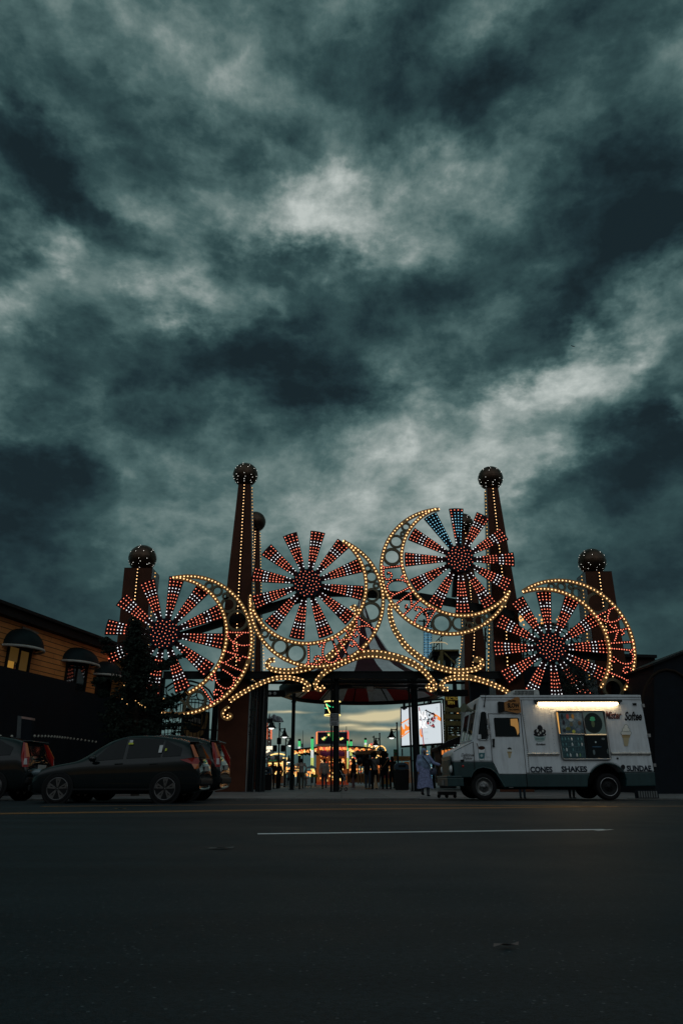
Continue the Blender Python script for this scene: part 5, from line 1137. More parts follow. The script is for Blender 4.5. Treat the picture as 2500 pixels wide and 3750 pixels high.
mb.build('underside',[mat('lit_red_canvas',(.50,.03,.035),.7,var=.2),mat('lit_white_canvas',(.85,.90,.98),.7,var=.2)],cano)  # same canvas made brighter: light on the underside is put into its colour
mb=MB()
for k in range(12):
    a=k*math.pi/6+.1; mb.bar((cc.x+math.cos(a)*Rr*.92,YC2+math.sin(a)*Rr*.92,zr-.16),(cc.x+math.cos(a)*.3,YC2+math.sin(a)*.3,zr+2.3),.07)
mb.build('ribs',M_STEEL,cano)
mb=MB(); mb.tube([(cc.x,YC2,GZ+3.2),(cc.x,YC2,prof[0][1]-.3)],.10,8) if False else mb.ball((cc.x,YC2,prof[0][1]+.1),.14,8); mb.build('finial',M_STEEL,cano)
for a in (.4,):
    mb=MB(); x=cc.x+math.cos(a)*Rr*.97; y=YC2+math.sin(a)*Rr*.97
    if a==.4: mb.tube([(x,y,GZ),(x,y,zr-.1)],.10,10); mb.build('pole',M_STEEL,cano)
# side arms linking pillars to the canopy, with two round white lamps
beamobj('linking_beam','black beam with two round white lamps left of the canopy rim','beam',[(P(905,2540,37),P(1045,2540,37),.25,.33)])
o=None
for x in (988,1006):
    mb=MB(); c=P(x,2540,36.85); mb.lathe([(0,-.03),(.07,-.025),(.085,0),(.085,.04)],c,16,0,'y'); o=mb.build('round_lamp',mat('white_lens',(.6,.62,.62),.4,var=.1),None,('left' if x==988 else 'right')+' of the two round white lamps on the black linking beam','lamp','round lamps on the linking beam'); recenter(o)
beamobj('linking_beam','black beam right of the canopy above the Electro Spin sign','beam',[(P(1600,2538,37),P(1712,2538,37),.25,.33),(P(1290,2503,38),P(1610,2508,38),.2,.35)])
beamobj('lower_beam','second black beam just below the entrance beam','beam',[(P(905,2500,35.1),P(1700,2500,35.1),.16,.13)])
# square lamp under the canopy
mb=MB(); c=P(1354,2522,38); mb.box(c-Vector((.18,.12,.12)),c+Vector((.18,.12,.1))); mb.box(c-Vector((.02,.02,-.1)),c+Vector((.02,.02,.35))); 
for sgn in(-1,1): mb.ball(c+Vector((sgn*.25,-.02,.05)),.05,6)
o=mb.build('floodlight',mat('beige_box',(.25,.22,.19),.5,var=.3),None,'small beige floodlight box hanging under the striped canopy','lamp'); recenter(o)
# ================================================================ BIG SCREEN
sc_=empty('led_screen',(P(1540,2730,40).x,40,P(1540,2730,40).z),'glowing white advertising screen with orange track picture behind the double pole','screen')
def S(px,py,o=0.):      # screen plane: left edge farther than right edge
    Yl,Yr=42.0,39.5; xl=P(1465,2700,Yl).x; xr=P(1614,2700,Yr).x
    d=ray(px,py); # intersect with line between (xl,Yl) and (xr,Yr)
    sl=(Yr-Yl)/(xr-xl); t=(Yl-sl*xl)/(d.y-sl*d.x); q=Vector((d.x*t,d.y*t,CAMH+d.z*t)); n=Vector((sl,-1,0)).normalized(); return q+n*o
nS=Vector(((39.5-42)/(P(1614,2700,39.5).x-P(1465,2700,42).x),-1,0)).normalized()
SCW=mat('screen_white',(0,0,0),.3,emit=(.80,.88,.93),es=.80); SCO=mat('screen_orange',(0,0,0),.3,emit=(1,.28,.04),es=.95); SCR=mat('screen_red',(0,0,0),.3,emit=(.55,.05,.06),es=.6); SCK=mat('screen_black',(0,0,0),.3,emit=(.01,.01,.015),es=.6); SCG=mat('screen_grey',(0,0,0),.3,emit=(.55,.60,.64),es=.9); SCWW=mat('screen_pure_white',(0,0,0),.3,emit=(1,1,1),es=1.0)
mb=MB(); q=[S(1466,2731),S(1465,2595),S(1610,2575),S(1615.5,2720)]; mb.prism(q,-nS*.18); mb.build('display',SCW,sc_)
mb=MB(); 
for a,b in zip(q,q[1:]+q[:1]): mb.bar(a-nS*.05,b-nS*.05,.07,.22)
mb.build('screen_frame',M_STEEL,sc_)
def sp(pts,m,name='screen_picture',o=.01): mb=MB(); mb.prism([S(x,y,o) for x,y in pts],nS*.004); return mb.build(name,m,sc_)
sp([(1466,2647),(1501,2628),(1501,2632),(1466,2653)],SCO); sp([(1466,2700),(1502,2674),(1502,2679),(1466,2704)],SCO)
sp([(1466,2662),(1471,2655),(1482,2668),(1482,2650),(1493,2662),(1493,2642),(1502,2654),(1502,2672),(1484,2678),(1480,2690),(1466,2695)],SCO,o=.012)
sp([(1470,2656),(1478,2652),(1483,2668),(1478,2672)],SCW,o=.016); sp([(1488,2648),(1494,2645),(1499,2658),(1495,2661)],SCW,o=.016)
def stx(t,x0,x1,y0,y1,m,sh=0,o=.02,bold=.05):
    ob=tx(t,x0,x1,y0,y1,40.,m,sc_,shear=sh,bold=bold,th=.006); me=ob.data
    # move each vertex along its sight line onto the screen plane
    for v in me.vertices:
        w=v.co+wloc(sc_); d=(w-Vector((0,0,CAMH))); Yl,Yr=42.0,39.5; xl=P(1465,2700,Yl).x; xr=P(1614,2700,Yr).x; sl=(Yr-Yl)/(xr-xl)
        t_=(Yl-sl*xl)/(d.y-sl*d.x); v.co=Vector((0,0,CAMH))+d*t_+nS*o-wloc(sc_)
stx('NA',1535.5,1568,2606,2636,SCK,o=.014,bold=.08); stx('NA',1534,1566,2604,2634,SCWW,o=.022,bold=.06)
stx('RK',1536.5,1568,2640,2669,SCG,o=.014,bold=.08); stx('RK',1535,1566,2639,2667,SCWW,o=.022,bold=.06)
stx('LAND',1552,1568,2678,2686,SCG,bold=.0); stx('.com',1553,1567,2703,2708,SCG,bold=.0)
sp([(1588,2612),(1600,2618),(1613,2628),(1613,2641),(1600,2634),(1586,2624)],SCO); sp([(1537,2670),(1541,2670),(1543,2690),(1547,2694),(1543,2702),(1537,2690)],SCO)
sp([(1533,2590),(1536,2590),(1553,2728),(1550,2728)],SCR,o=.011)
random.seed(21)
for i in range(46):
    x=random.gauss(1580,9); y=random.uniform(2604,2664); r=random.uniform(2,4.6)
    sp([(x+math.cos(a)*r,y+math.sin(a)*r*1.2) for a in [k*math.pi/3 for k in range(6)]],random.choice([SCK,SCR,SCK,SCR,SCG]),'rider_picture',.024+i*.0003)
sp([(1556,2602),(1562,2598),(1566,2603),(1592,2614),(1598,2624),(1580,2614)],SCK,o=.045)
stx('ios',1597,1604,2583,2603,SCG,bold=0)
hp=beamobj('screen_bracket','black bracket holding the big screen under the beam','bracket',[(P(1479,2575,41),P(1479,2600,41),.14,.14),(P(1474,2572,41),P(1620,2560,40),.1,.1),(P(1470,2593,41.5),P(1490,2592,41.5),.12,.12)])
# neon drum above the central post
nd=empty('neon_drum',(P(1217,2611,46).x,46,P(1217,2611,46).z),'dark neon-striped drum hanging behind the central pole above the notice','lit sign')
k=mpp(1217,2600,46); c=P(1217,2597,46); r=29*k
NG=em('neon_green',(.05,.85,.35),1.2); NY=em('neon_yellow',(1,.75,.25),1.6); 
mb=MB(); mb.lathe([(0,.5),(r,.5),(r,-.4),(0,-.4)],c,24,smooth=False); mb.build('drum',M_NAVY,nd)
for z_ in (.46,-.38):
    mb=MB(); mb.lathe([(r*1.02,z_+.04),(r*1.03,z_),(r*1.02,z_-.04)],c,24); mb.build('yellow_tube',NY,nd)
mb=MB()
for (a0,z0,a1,z1) in ((-2.4,.3,-1.9,.12),(-1.9,.12,-1.2,.05),(-2.7,.05,-2.2,0),(-1.1,.2,-.7,-.1)): mb.tube([c+Vector((math.cos(a0)*r*1.04,math.sin(a0)*r*1.04,z0)),c+Vector((math.cos(a1)*r*1.04,math.sin(a1)*r*1.04,z1))],.03,6)
mb.build('green_tubes',NG,nd); mb=MB(); mb.tube([c+Vector((-.8*r,-.62*r,.3)),c+Vector((-.3*r,-1.0*r,-.3))],.035,6); mb.build('yellow_stripe',NY,nd)
mb=MB(); mb.tube([c+Vector((0,0,.5)),c+Vector((0,0,1.2))],.06,6); mb.build('hanger',M_STEEL,nd)
# ================================================================ STREET LAMPS
LMP=em('lamp_lens',(.9,.92,.85),1.5)
def street_lamp(px,top,base,armlen,shade,lab,side,Y,extra=False,r=.055):
    x=P(px,base,Y).x; z=P(px,top,Y).z
    root=empty('street_lamp',(x,Y,GZ),lab,'street lamp','park lamps with bell shades behind the entrance')
    mb=MB(); mb.tube([(x,Y,GZ),(x,Y,GZ+.9),(x,Y,GZ+.95),(x,Y,z)],[r*1.7,r*1.6,r,r*.8],10); mb.ball((x,Y,z+.06),r*1.2,8); mb.build('pole',M_STEEL,root)
    s=P(shade[0],shade[1],Y); k=mpp(px,2700,Y)
    mb=MB(); az_=s.z+.42; mb.tube([(x,Y,az_),(s.x,Y,az_)],.03,6)
    n=8; mb.tube([Vector((x,Y,z-.15)).lerp(Vector((s.x,Y,az_+.02)),t)+Vector((0,0,-.28*math.sin(math.pi*t))) for t in [i/n for i in range(n+1)]],.02,6); mb.build('arm',M_STEEL,root)
    mb=MB(); R=.27; mb.lathe([(.02,.48),(.05,.44),(.06,.30),(.10,.22),(.17,.05),(R*1.02,-.06),(R*1.02,-.09),(R*.8,-.07)],s,20); mb.build('lamp_shade',M_STEEL,root)
    mb=MB(); mb.lathe([(0,-.16),(.10,-.14),(.165,-.08),(.17,-.05)],s,16); mb.build('lens',LMP,root)
    if extra:
        for dx,dz in ((0,-.55),(-.26,-1.0),(.26,-1.0)):
            mb=MB(); c=Vector((x+dx,Y-.05,z-.1+dz*1.0-.35)); mb.box(c-Vector((.14,.12,.2)),c+Vector((.14,.12,.2))); mb.build('loudspeaker',DARK,root,bevel=.05)
street_lamp(950,2628,2885,0,(994,2661),'lamp nearest the folded gate leaves, its pole hidden by them',1,41)
street_lamp(1017,2654,2880,0,(1042,2694),'lamp with three black loudspeakers fixed on its pole',1,46,True)
street_lamp(1042,2695,2877,0,(1062,2726),'lamp just left of the thin canopy pole',1,53)
street_lamp(1459,2652,2883,0,(1433,2697),'lamp on the right, directly left of the big screen',-1,45)
street_lamp(1393,2690,2878,0,(1375,2726),'lamp in front of the small lit wheel ride',-1,54)
street_lamp(1066,2755,2872,0,(1057,2787),'smallest farthest lamp low beside the thin canopy pole',-1,64)
# ================================================================ PEOPLE
SKIN=[mat('skin_a',(.30,.17,.11),.6,var=.1),mat('skin_b',(.16,.085,.05),.6,var=.1)]
def cap(mb,pts,rs,n=10): 
    mb.tube(pts,rs,n,smooth=True)
    for p,r in ((pts[0],rs[0]),(pts[-1],rs[-1])): mb.ball(p,r,n)
def cloth(name,c): return mat('cloth_'+name,c,.85,var=.35,vscale=7)
def person(px,ytop,ybase,lab,Y=None,top=None,legs=None,shoe=None,hair=None,skin=0,yaw=180,hlen=.16,afro=0,walk=0.,lean=0.,arms=('down','down'),coat=0.,extra=None,group='people in the entrance',puff=1.0,hgt=1.70):
    """standing figure, feet at photo (px,ybase), crown at ytop; yaw 0 faces the camera, 180 away"""
    if Y is None: Y=2880*(CAMH-GZ)/(ybase-HOR)
    x=P(px,ybase,Y).x; zt=P(px,ytop,Y).z; s=(zt-GZ)/hgt
    root=empty('person',(0,0,0),lab,'person',group)
    V=Vector; hip=.92; sh=1.42
    lf=V((.10,-.02-.16*walk,.06)); rf=V((-.10,-.02+.20*walk,.06+(.06 if walk else 0)))
    lk=V((.105,-.03-.09*walk,.50)); rk=V((-.105,-.03+.05*walk,.50))
    lh=V((.095,0,hip-.06)); rh=V((-.095,0,hip-.06)); L=V((0,-lean,0))
    shl=V((.185,.01,sh))+L; shr=V((-.185,.01,sh))+L
    def arm(sh_,sg,mode):
        if mode=='down': return [sh_,sh_+V((sg*.07,.02,-.29)),sh_+V((sg*.07,-.06,-.54))]
        if mode=='bent': return [sh_,sh_+V((sg*.09,.03,-.27)),sh_+V((-sg*.02,-.20,-.22))]
        if mode=='pocket': return [sh_,sh_+V((sg*.13,.05,-.27)),sh_+V((sg*.02,-.06,-.46))]
        if mode=='out': return [sh_,sh_+V((sg*.16,-.08,-.22)),sh_+V((sg*.38,-.20,-.30))]
        if mode=='swing': return [sh_,sh_+V((sg*.08,.10,-.28)),sh_+V((sg*.09,.12,-.53))]
    al,ar=arm(shl,1,arms[0]),arm(shr,-1,arms[1])
    hd=V((0,-.03,1.585))+L*1.3; nk=V((0,.0,1.47))+L
    b=MB()
    b.ball(hd,.098,14,0,(.80,.96,1.18)); cap(b,[nk-V((0,0,.06)),hd-V((0,-.01,.07))],[.055,.052])
    b.ball(hd+V((0,-.095,-.015)),.018,6,0,(.8,1,1.4)); b.ball(hd+V((0,-.055,-.075)),.045,8); b.ball(hd+V((.08,.01,-.01)),.022,6,0,(.5,1,1.4)); b.ball(hd+V((-.08,.01,-.01)),.022,6,0,(.5,1,1.4))
    cap(b,[V((0,0,hip)),V((0,.01,1.12))+L*.4,V((0,.02,1.30))+L*.8,V((0,.0,1.42))+L],[.135,.115,.135,.075])
    for hj,kj,fj in ((lh,lk,lf),(rh,rk,rf)): cap(b,[hj,kj,fj+V((0,.02,.02))],[.088,.055,.036]); cap(b,[fj+V((0,.03,-.02)),fj+V((0,-.11,-.035))],[.036,.03])
    for A_ in (al,ar):
        cap(b,A_,[.05,.038,.026]); w=A_[2]; d=(A_[2]-A_[1]).normalized(); side=d.cross(V((0,1,0))); side=side.normalized() if side.length>.1 else V((1,0,0)); up=side.cross(d)
        b.ball(w+d*.05,.036,8,0,(1,.7,1.2))
        for f_,L_ in ((-.024,.062),(-.008,.074),(.008,.07),(.024,.055)):
            q=w+d*.08+up*f_; cap(b,[q,q+d*L_*.55,q+d*L_*.9+side*.012],[.0095,.009,.007],6)
        q=w+d*.03+up*-.034; cap(b,[q,q+d*.03-up*.02,q+d*.055-up*.022],[.011,.010,.008],6)
    body=b.build('body',SKIN[skin],root,remesh=.014)
    b=MB(); t0=.96 if coat==0 else .96-coat
    cap(b,[V((0,0,t0+.02)),V((0,.01,1.13))+L*.4,V((0,.02,1.31))+L*.8,V((0,.01,1.43))+L],[.155*puff+coat*.08,.135*puff,.15*puff,.09]); b.ball(V((.13,.01,1.39))+L,.075*puff,10); b.ball(V((-.13,.01,1.39))+L,.075*puff,10)
    for A_ in (al,ar): cap(b,[A_[0],A_[1],A_[1].lerp(A_[2],.88)],[.068*puff,.056*puff,.042*puff])
    b.build('top',top,root,remesh=.018)
    b=MB(); b.ball(V((0,.01,hip)),.155,12,0,(1.05,.9,.8))
    for hj,kj,fj in ((lh,lk,lf),(rh,rk,rf)): cap(b,[hj,kj,fj+V((0,.02,.05))],[.108,.075,.058])
    b.build('trousers',legs,root,remesh=.018)
    for fj in (lf,rf):
        b=MB(); b.ball(fj+V((0,.03,-.015)),.052,8); cap(b,[fj+V((0,.02,-.025)),fj+V((0,-.14,-.035))],[.045,.038],8); b.build('shoe',shoe or cloth('shoe',(.015,.015,.015)),root)
    if hair:
        b=MB(); 
        if afro: b.ball(hd+V((0,.03,.05)),afro,14,0,(1,1,.95)); 
        else: b.ball(hd+V((0,.022,.03)),.108,12,0,(.85,.95,1.1))
        if hlen>.2: cap(b,[hd+V((0,.06,0)),hd+V((0,.10,-hlen*.6)),hd+V((0,.09,-hlen))],[.10,.10,.06])
        if afro: 
            for _ in range(26):
                d=V((random.gauss(0,1),random.gauss(.3,1),random.gauss(.4,.8))).normalized(); b.ball(hd+V((0,.03,.05))+d*afro*.9,afro*.28,6)
        b.build('hair',hair,root)
    for sg in (-1,1):
        b=MB(); b.ball(hd+V((sg*.032,-.086,.015)),.011,6); b.build('eye',mat('eye_dark',(.02,.02,.02),.2,var=0),root)
    if extra: extra(root,V,hd,al,ar)
    # stand the finished figure in place
    root.location=(x,Y,GZ-.01*s); root.rotation_euler=(0,0,R_(yaw)); root.scale=(s,s,s)
    return root
BK=cloth('black',(.014,.015,.017)); GY=cloth('grey',(.15,.16,.16)); OW=cloth('offwhite',(.48,.42,.37)); KH=cloth('khaki',(.09,.085,.06)); JN=cloth('jeans',(.045,.07,.10)); PK=cloth('pink_print',(.22,.12,.13)); LI=cloth('lilac',(.22,.26,.44)); HB=cloth('black_hair',(.012,.009,.008)); TAN=cloth('tan_shoe',(.35,.18,.07)); WSH=cloth('white_shoe',(.4,.4,.4)); NV=cloth('navy',(.02,.025,.035))
random.seed(31)
person(1102,2775,2890,'person in a cream shirt and khaki trousers standing with back turned near the thin pole',None,OW,KH,None,HB,0,176,.16,0,.15,arms=('bent','pocket'),hgt=1.76)
person(1187,2782,2889,'person in a loose white blouse and jeans walking away left of the central pole',None,OW,JN,None,HB,0,182,.20,0,.9,arms=('swing','down'),puff=1.25,hgt=1.66)
person(996,2790,2889,'dark figure standing right beside the blue-topped bin',None,BK,BK,None,HB,1,160,.2,0,0,arms=('down','bent'),coat=.2)
person(1018,2792,2888,'person in a dark jacket and long hair between the bin and the lamp pole',None,NV,BK,None,HB,0,200,.26,0,.2,arms=('bent','down'),coat=.25)
person(1056,2818,2869,'small distant person in grey beside the railing',50,GY,BK,WSH,HB,0,180,.16)
person(1294,2776,2889,'person in a black coat and pink patterned trousers looking left',None,BK,PK,WSH,HB,1,-80,.24,0,.3,coat=.28,puff=1.15)
person(1346,2764,2890,'person in dark jacket, jeans and tan shoes at the left of the waiting group',None,BK,JN,TAN,HB,0,150,.16,0,0,arms=('bent','down'),coat=.1,puff=1.1)
def bagstrap(root,V,hd,al,ar):
    b=MB(); b.tube([V((.17,.12,1.42)),V((.02,.17,1.2)),V((-.15,.12,1.0))],.014,6); b.build('bag_strap',BK,root)
person(1371,2758,2890,'person in a grey sweater with large dark hair seen from behind',None,GY,BK,None,HB,1,178,.16,.15,0,arms=('bent','bent'),extra=bagstrap,puff=1.1)
def bagstrap2(root,V,hd,al,ar):
    b=MB(); b.tube([V((-.17,.15,1.42)),V((-.02,.19,1.2)),V((.15,.15,1.0))],.016,6); b.build('bag_strap',TAN,root)
person(1409,2758,2890,'person in black with the widest round hair and a tan shoulder strap',None,BK,BK,None,HB,1,182,.16,.185,0,arms=('bent','bent'),extra=bagstrap2,puff=1.2)
person(1437,2771,2890,'slim dark long-haired person at the right of the waiting group beside the bin',None,BK,BK,None,HB,0,190,.30,0,.2,arms=('down','down'),puff=.95)
person(1912,2790,2914,'person behind the truck, only dark shoes and ankles showing under it',24.2,BK,JN,BK,HB,0,0,.16)
person(2092,2790,2909,'person behind the truck near its middle, feet glimpsed under the body',24.2,GY,BK,BK,HB,1,10,.16)
def stroller_rider(root,V,hd,al,ar): pass
person(1246,2778,2886,'dark figure pushing a folded pushchair just right of the central pole',None,BK,BK,None,HB,1,200,.16,0,.3,arms=('out','bent'),coat=.2)
# woman in lilac headscarf, facing the camera, reaching right
def scarf(root,V,hd,al,ar):
    b=MB(); b.ball(hd+V((0,.02,.02)),.128,14,0,(.88,.92,1.12)); cap(b,[hd+V((0,.02,-.08)),V((0,.02,1.42))],[.11,.13])
    cap(b,[V((0,.01,1.40)),V((0,-.02,1.25)),V((.03,-.02,1.10))],[.15,.20,.21]); b.ball(V((-.15,0,1.22)),.15,12,0,(1,.8,1.1)); b.ball(V((.15,0,1.26)),.14,12,0,(1,.8,1.1))
    b.build('headscarf',mat('scarf_blue',(.20,.28,.42),.85,var=.5,vscale=9),root,remesh=.02)
    b=MB(); b.ball(hd+V((0,-.085,-.005)),.064,12,0,(.85,.85,1.25)); b.build('face',SKIN[1],root)
    b=MB(); b.ball(hd+V((0,-.135,-.048)),.018,8,0,(1.2,.4,.35)); b.build('mouth',mat('lips',(.15,.04,.04),.5,var=0),root)
    for sg in (-1,1): b=MB(); b.ball(hd+V((sg*.027,-.135,.012)),.009,6); b.build('eye',MATS['eye_dark'],root)
    b=MB(); b.tube([V((-.10,-.17,1.44)),V((.06,-.27,1.20)),V((.26,-.20,.92))],.016,6); b.build('bag_strap',BK,root)
    b=MB(); b.ball(V((.32,-.14,.88)),.14,10,0,(1,.6,1)); b.build('handbag',cloth('bag',(.06,.07,.11)),root)
    b=MB(); n=28; vs=[]
    for j,(z,r,d) in enumerate(((1.15,.20,.16),(.98,.23,.18),(.75,.26,.20),(.50,.29,.22),(.30,.31,.24))):
        for i in range(n):
            a=2*math.pi*i/n; f=1+.06*math.sin(a*7+j)*(j/4.); vs.append(V((math.cos(a)*r*f,math.sin(a)*d*f,z+.03*math.sin(a*3)*(j/4.))))
    b.add(vs,[(j*n+i,j*n+(i+1)%n,(j+1)*n+(i+1)%n,(j+1)*n+i) for j in range(4) for i in range(n)],0,True); b.build('tunic',mat('lilac_print',(.24,.27,.46),.85,var=.6,vscale=16),root)
lady=person(1557,2744,2915,'person in lilac-blue headscarf and long patterned tunic reaching out beside the truck bumper',None,LI,mat('cloth_faded_trouser',(.10,.10,.12),.85,var=.4),BK,None,1,8,0,0,.25,arms=('out','down'),extra=scarf,puff=1.25,hgt=1.68)
# ================================================================ BINS, BOARD, CARTS
def bin_(px,Y,w,ytop,ybase,lab,hood):
    a=P(px-w/2,ybase,Y); b=P(px+w/2,ybase,Y); zt=P(px,ytop,Y).z; D=b.x-a.x
    root=empty('litter_bin',((a.x+b.x)/2,Y+D/2,GZ),lab,'litter bin','big litter bins at the entrance')
    mb=MB(); mb.hexa([(a.x,Y,GZ+.04),(b.x,Y,GZ+.04),(b.x,Y+D,GZ+.04),(a.x,Y+D,GZ+.04),(a.x-.03,Y-.03,zt-.35),(b.x+.03,Y-.03,zt-.35),(b.x+.03,Y+D+.03,zt-.35),(a.x-.03,Y+D+.03,zt-.35)]); mb.build('barrel',BLK,root,bevel=.04)
    mb=MB(); n=10; pts=[(a.x-.04,Y-.03,zt-.34)]+[((a.x+b.x)/2-math.cos(math.pi*i/n)*(D/2+.02),Y-.03,zt-.16+math.sin(math.pi*i/n)*.16) for i in range(n+1)]+[(b.x+.04,Y-.03,zt-.34)]
    mb.prism(pts,(0,D+.06,0)); mb.build('hood',mat('blue_hood',(.015,.045,.075),.35,var=.3),root,bevel=.02)
    mb=MB(); c=(a.x+b.x)/2; mb.box((c-D*.28,Y-.045,zt-.24),(c+D*.28,Y-.03,zt-.12)); mb.build('flap',DARK,root)
    if hood: mb=MB(); mb.box((c-D*.25,Y-.055,zt-.22),(c-D*.0,Y-.046,zt-.17)); mb.build('sticker',SW,root)
    mb=MB(); mb.tube([(b.x+.05,Y-.02,GZ+.02),(b.x+.05,Y-.02,zt-.4)],.015,6); mb.build('metal_edge',STEEL,root)
bin_(975,36.5,32,2808,2896,'dark bin with blue rounded hood and small white sticker by the gate leaves',True)
bin_(1473,37.5,48,2792,2893,'large dark bin with blue hood left of the double pole under the screen',False)
ab=empty('sandwich_board',(P(1408,2888,39).x,39,GZ),'white-framed folding board with red and yellow panel behind the waiting people','sign board')
Ys=45.5
mb=MB(); mb.bar(P(1404,2806,Ys),P(1388,2889,Ys-.3),.06); mb.bar(P(1421,2806,Ys),P(1433,2889,Ys-.3),.06); mb.bar(P(1386,2887,Ys-.28),P(1433,2887,Ys-.28),.05); mb.bar(P(1404,2806,Ys+.05),P(1421,2806,Ys+.05),.06); mb.build('frame',mat('white_frame',(.5,.52,.52),.5,var=.2),ab)
mb=MB()
for (y0,y1,m_) in ((2812,2838,0),(2838,2850,1),(2850,2872,2),(2872,2882,0)):
    f=lambda y:(y-2806)/83.; mb.prism([P(1404-16*f(y0)+3,y0,Ys-.3*f(y0)+.03),P(1421+12*f(y0)-3,y0,Ys-.3*f(y0)+.03),P(1421+12*f(y1)-3,y1,Ys-.3*f(y1)+.03),P(1404-16*f(y1)+3,y1,Ys-.3*f(y1)+.03)],(0,.02,0),m_)
mb.build('panel',[mat('board_teal',(.10,.25,.24),.5,var=.2),mat('board_red',(.45,.04,.03),.5,var=.2),mat('board_orange',(.5,.25,.04),.5,var=.2)],ab)
mb=MB(); mb.prism([P(x,y,37.9) for x,y in [(1372,2838),(1376,2838),(1382,2886),(1368,2886)]],(0,.05,0)); o=mb.build('cone_sign',mat('tan_board',(.4,.26,.14),.6,var=.3),None,'narrow tan board glimpsed between the legs of the waiting people','sign board'); recenter(o)
# pushcart in front of the truck nose
pc_=empty('pushcart',(P(1625,2905,24.5).x,24.5,GZ),'low black wheeled cart in front of the truck nose','cart')
Yp=24.6
mb=MB(); a=P(1612,2870,Yp); b=P(1668,2892,Yp); mb.box((a.x,Yp-.2,b.z+.05),(b.x,Yp+.3,a.z+.3)); mb.box((P(1604,2900,Yp).x,Yp-.15,GZ+.09),(P(1668,2900,Yp).x,Yp+.25,GZ+.20)); mb.build('basket',BLK,pc_,bevel=.02)
mb=MB(); mb.tube([P(1604,2808,Yp-.1),P(1600,2830,Yp-.1),P(1613,2870,Yp-.1)],.018,6); mb.tube([P(1600,2808,Yp-.25),P(1600,2808,Yp+.35)],.02,6); mb.build('push_handle',DARK,pc_)
for x in (1606,1634,1664):
    mb=MB(); c=P(x,2905,Yp); c.z=GZ+.06; mb.lathe([(.03,-.015),(.055,-.015),(.06,0),(.055,.015),(.03,.015),(0,.01)],c,16,0,'y'); mb.build('wheel',BLK,pc_)
# folded pushchair by the dark figure
ps=empty('pushchair',(P(1262,2886,38).x,38,GZ),'dark folded pushchair with small wheels beside the central pole','pushchair')
Yq=37.2
mb=MB(); mb.tube([P(1244,2820,Yq),P(1262,2852,Yq),P(1266,2884,Yq)],.02,6); mb.tube([P(1270,2834,Yq),P(1256,2860,Yq),P(1247,2884,Yq)],.02,6); mb.tube([P(1249,2836,Yq),P(1268,2838,Yq)],.02,6); mb.build('frame',STEEL,ps)
mb=MB(); mb.prism([P(x,y,Yq) for x,y in [(1243,2836),(1262,2832),(1268,2856),(1250,2864)]],(0,.4,0)); mb.build('seat',BK,ps,bevel=.03)
for x in (1246,1266):
    mb=MB(); c=P(x,2887,Yq); c.z=GZ+.09; mb.lathe([(.05,-.02),(.09,-.02),(.09,.02),(.05,.02),(.05,-.02)],c,14,0,'y'); mb.build('wheel',BLK,ps)
# crowd-control railings
for i,(x0,x1,Yr) in enumerate(((1024,1062,47),(1078,1100,47),(1116,1140,47))):
    rt=empty('crowd_barrier',(P((x0+x1)/2,2880,Yr).x,Yr,GZ),['left','middle','right'][i]+' section of grey barrier behind the standing people','barrier','grey crowd barriers')
    a=P(x0,2870,Yr).x; b=P(x1,2870,Yr).x; mb=MB(); z1=GZ+1.05
    for z in (GZ+.15,z1): mb.tube([(a,Yr,z),(b,Yr,z)],.025,6)
    n=max(3,int((b-a)/.12))
    for k in range(n+1): x=a+(b-a)*k/n; mb.tube([(x,Yr,GZ+(.0 if k in(0,n) else .15)),(x,Yr,z1)],.012 if k not in(0,n) else .025,5)
    mb.build('rails',mat('galvanised',(.22,.25,.26),.4,metal=.4,var=.3),rt)
# ================================================================ RIDES AND STALLS BEHIND THE ENTRANCE
ORG_L=em('orange_bulb',(1,.33,.07),1.2); YEL_L=em('yellow_bulb',(1,.65,.2),1.4); RED_L=em('ride_red_bulb',(1,.08,.04),.8); WRM_W=em('warm_panel_light',(1,.55,.22),.9)
GRN=em('green_tube',(.06,.75,.22),1.1); WHT_L=em('white_tube',(.9,.95,.9),1.1); YGN=em('yellow_green_tube',(.75,.85,.20),1.0)
def bx2(mb,x0,x1,y0,y1,Y,d,mi=0): a=P(x0,y0,Y); b=P(x1,y1,Y); mb.box((a.x,Y,b.z),(b.x,Y+d,a.z),mi)
# --- main lit arcade ride
YA=62.
ar=empty('lit_fairground_ride',(P(1215,2870,YA).x,YA,GZ),'brightest orange-lit fairground ride behind the central pole, dark painted fascia on top','ride')
mb=MB(); bx2(mb,1163,1272,2682,2724,YA,3); mb.build('fascia',mat('painted_fascia',(.020,.018,.05),.5,var=.5,vscale=1.2),ar)
mb=MB(); bx2(mb,1160,1276,2724,2732,YA-.1,3.4); mb.build('ledge',mat('pale_ledge',(.25,.26,.26),.5,var=.3),ar)
mb=MB()
for pts in ([(1174,2703),(1200,2696),(1186,2714)],[(1240,2700),(1262,2703),(1247,2712)]): mb.prism([P(x,y,YA-.05) for x,y in pts],(0,.04,0))
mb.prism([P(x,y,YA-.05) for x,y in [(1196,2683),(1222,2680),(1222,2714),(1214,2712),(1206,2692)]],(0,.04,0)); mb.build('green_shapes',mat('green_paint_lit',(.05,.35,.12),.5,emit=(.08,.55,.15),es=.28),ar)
mb=MB()
for x in range(1164,1276,5): mb.ball(P(x,2680 - (x-1164)*.03,YA-.1),.045,5,random.choice((0,0,1)))
for y in range(2682,2724,4): mb.ball(P(1160,y,YA-.1),.06,5,1); mb.ball(P(1158,y+2,YA-.1),.05,5,0); mb.ball(P(1274,y,YA-.1),.08,5,0)
for x,y in ((1182,2706),(1188,2702),(1247,2707),(1253,2704),(1203,2691)): mb.ball(P(x,y,YA-.15),.09,6,2)
mb.build('edge_bulbs',[RED_L,ORG_L,YEL_L],ar)
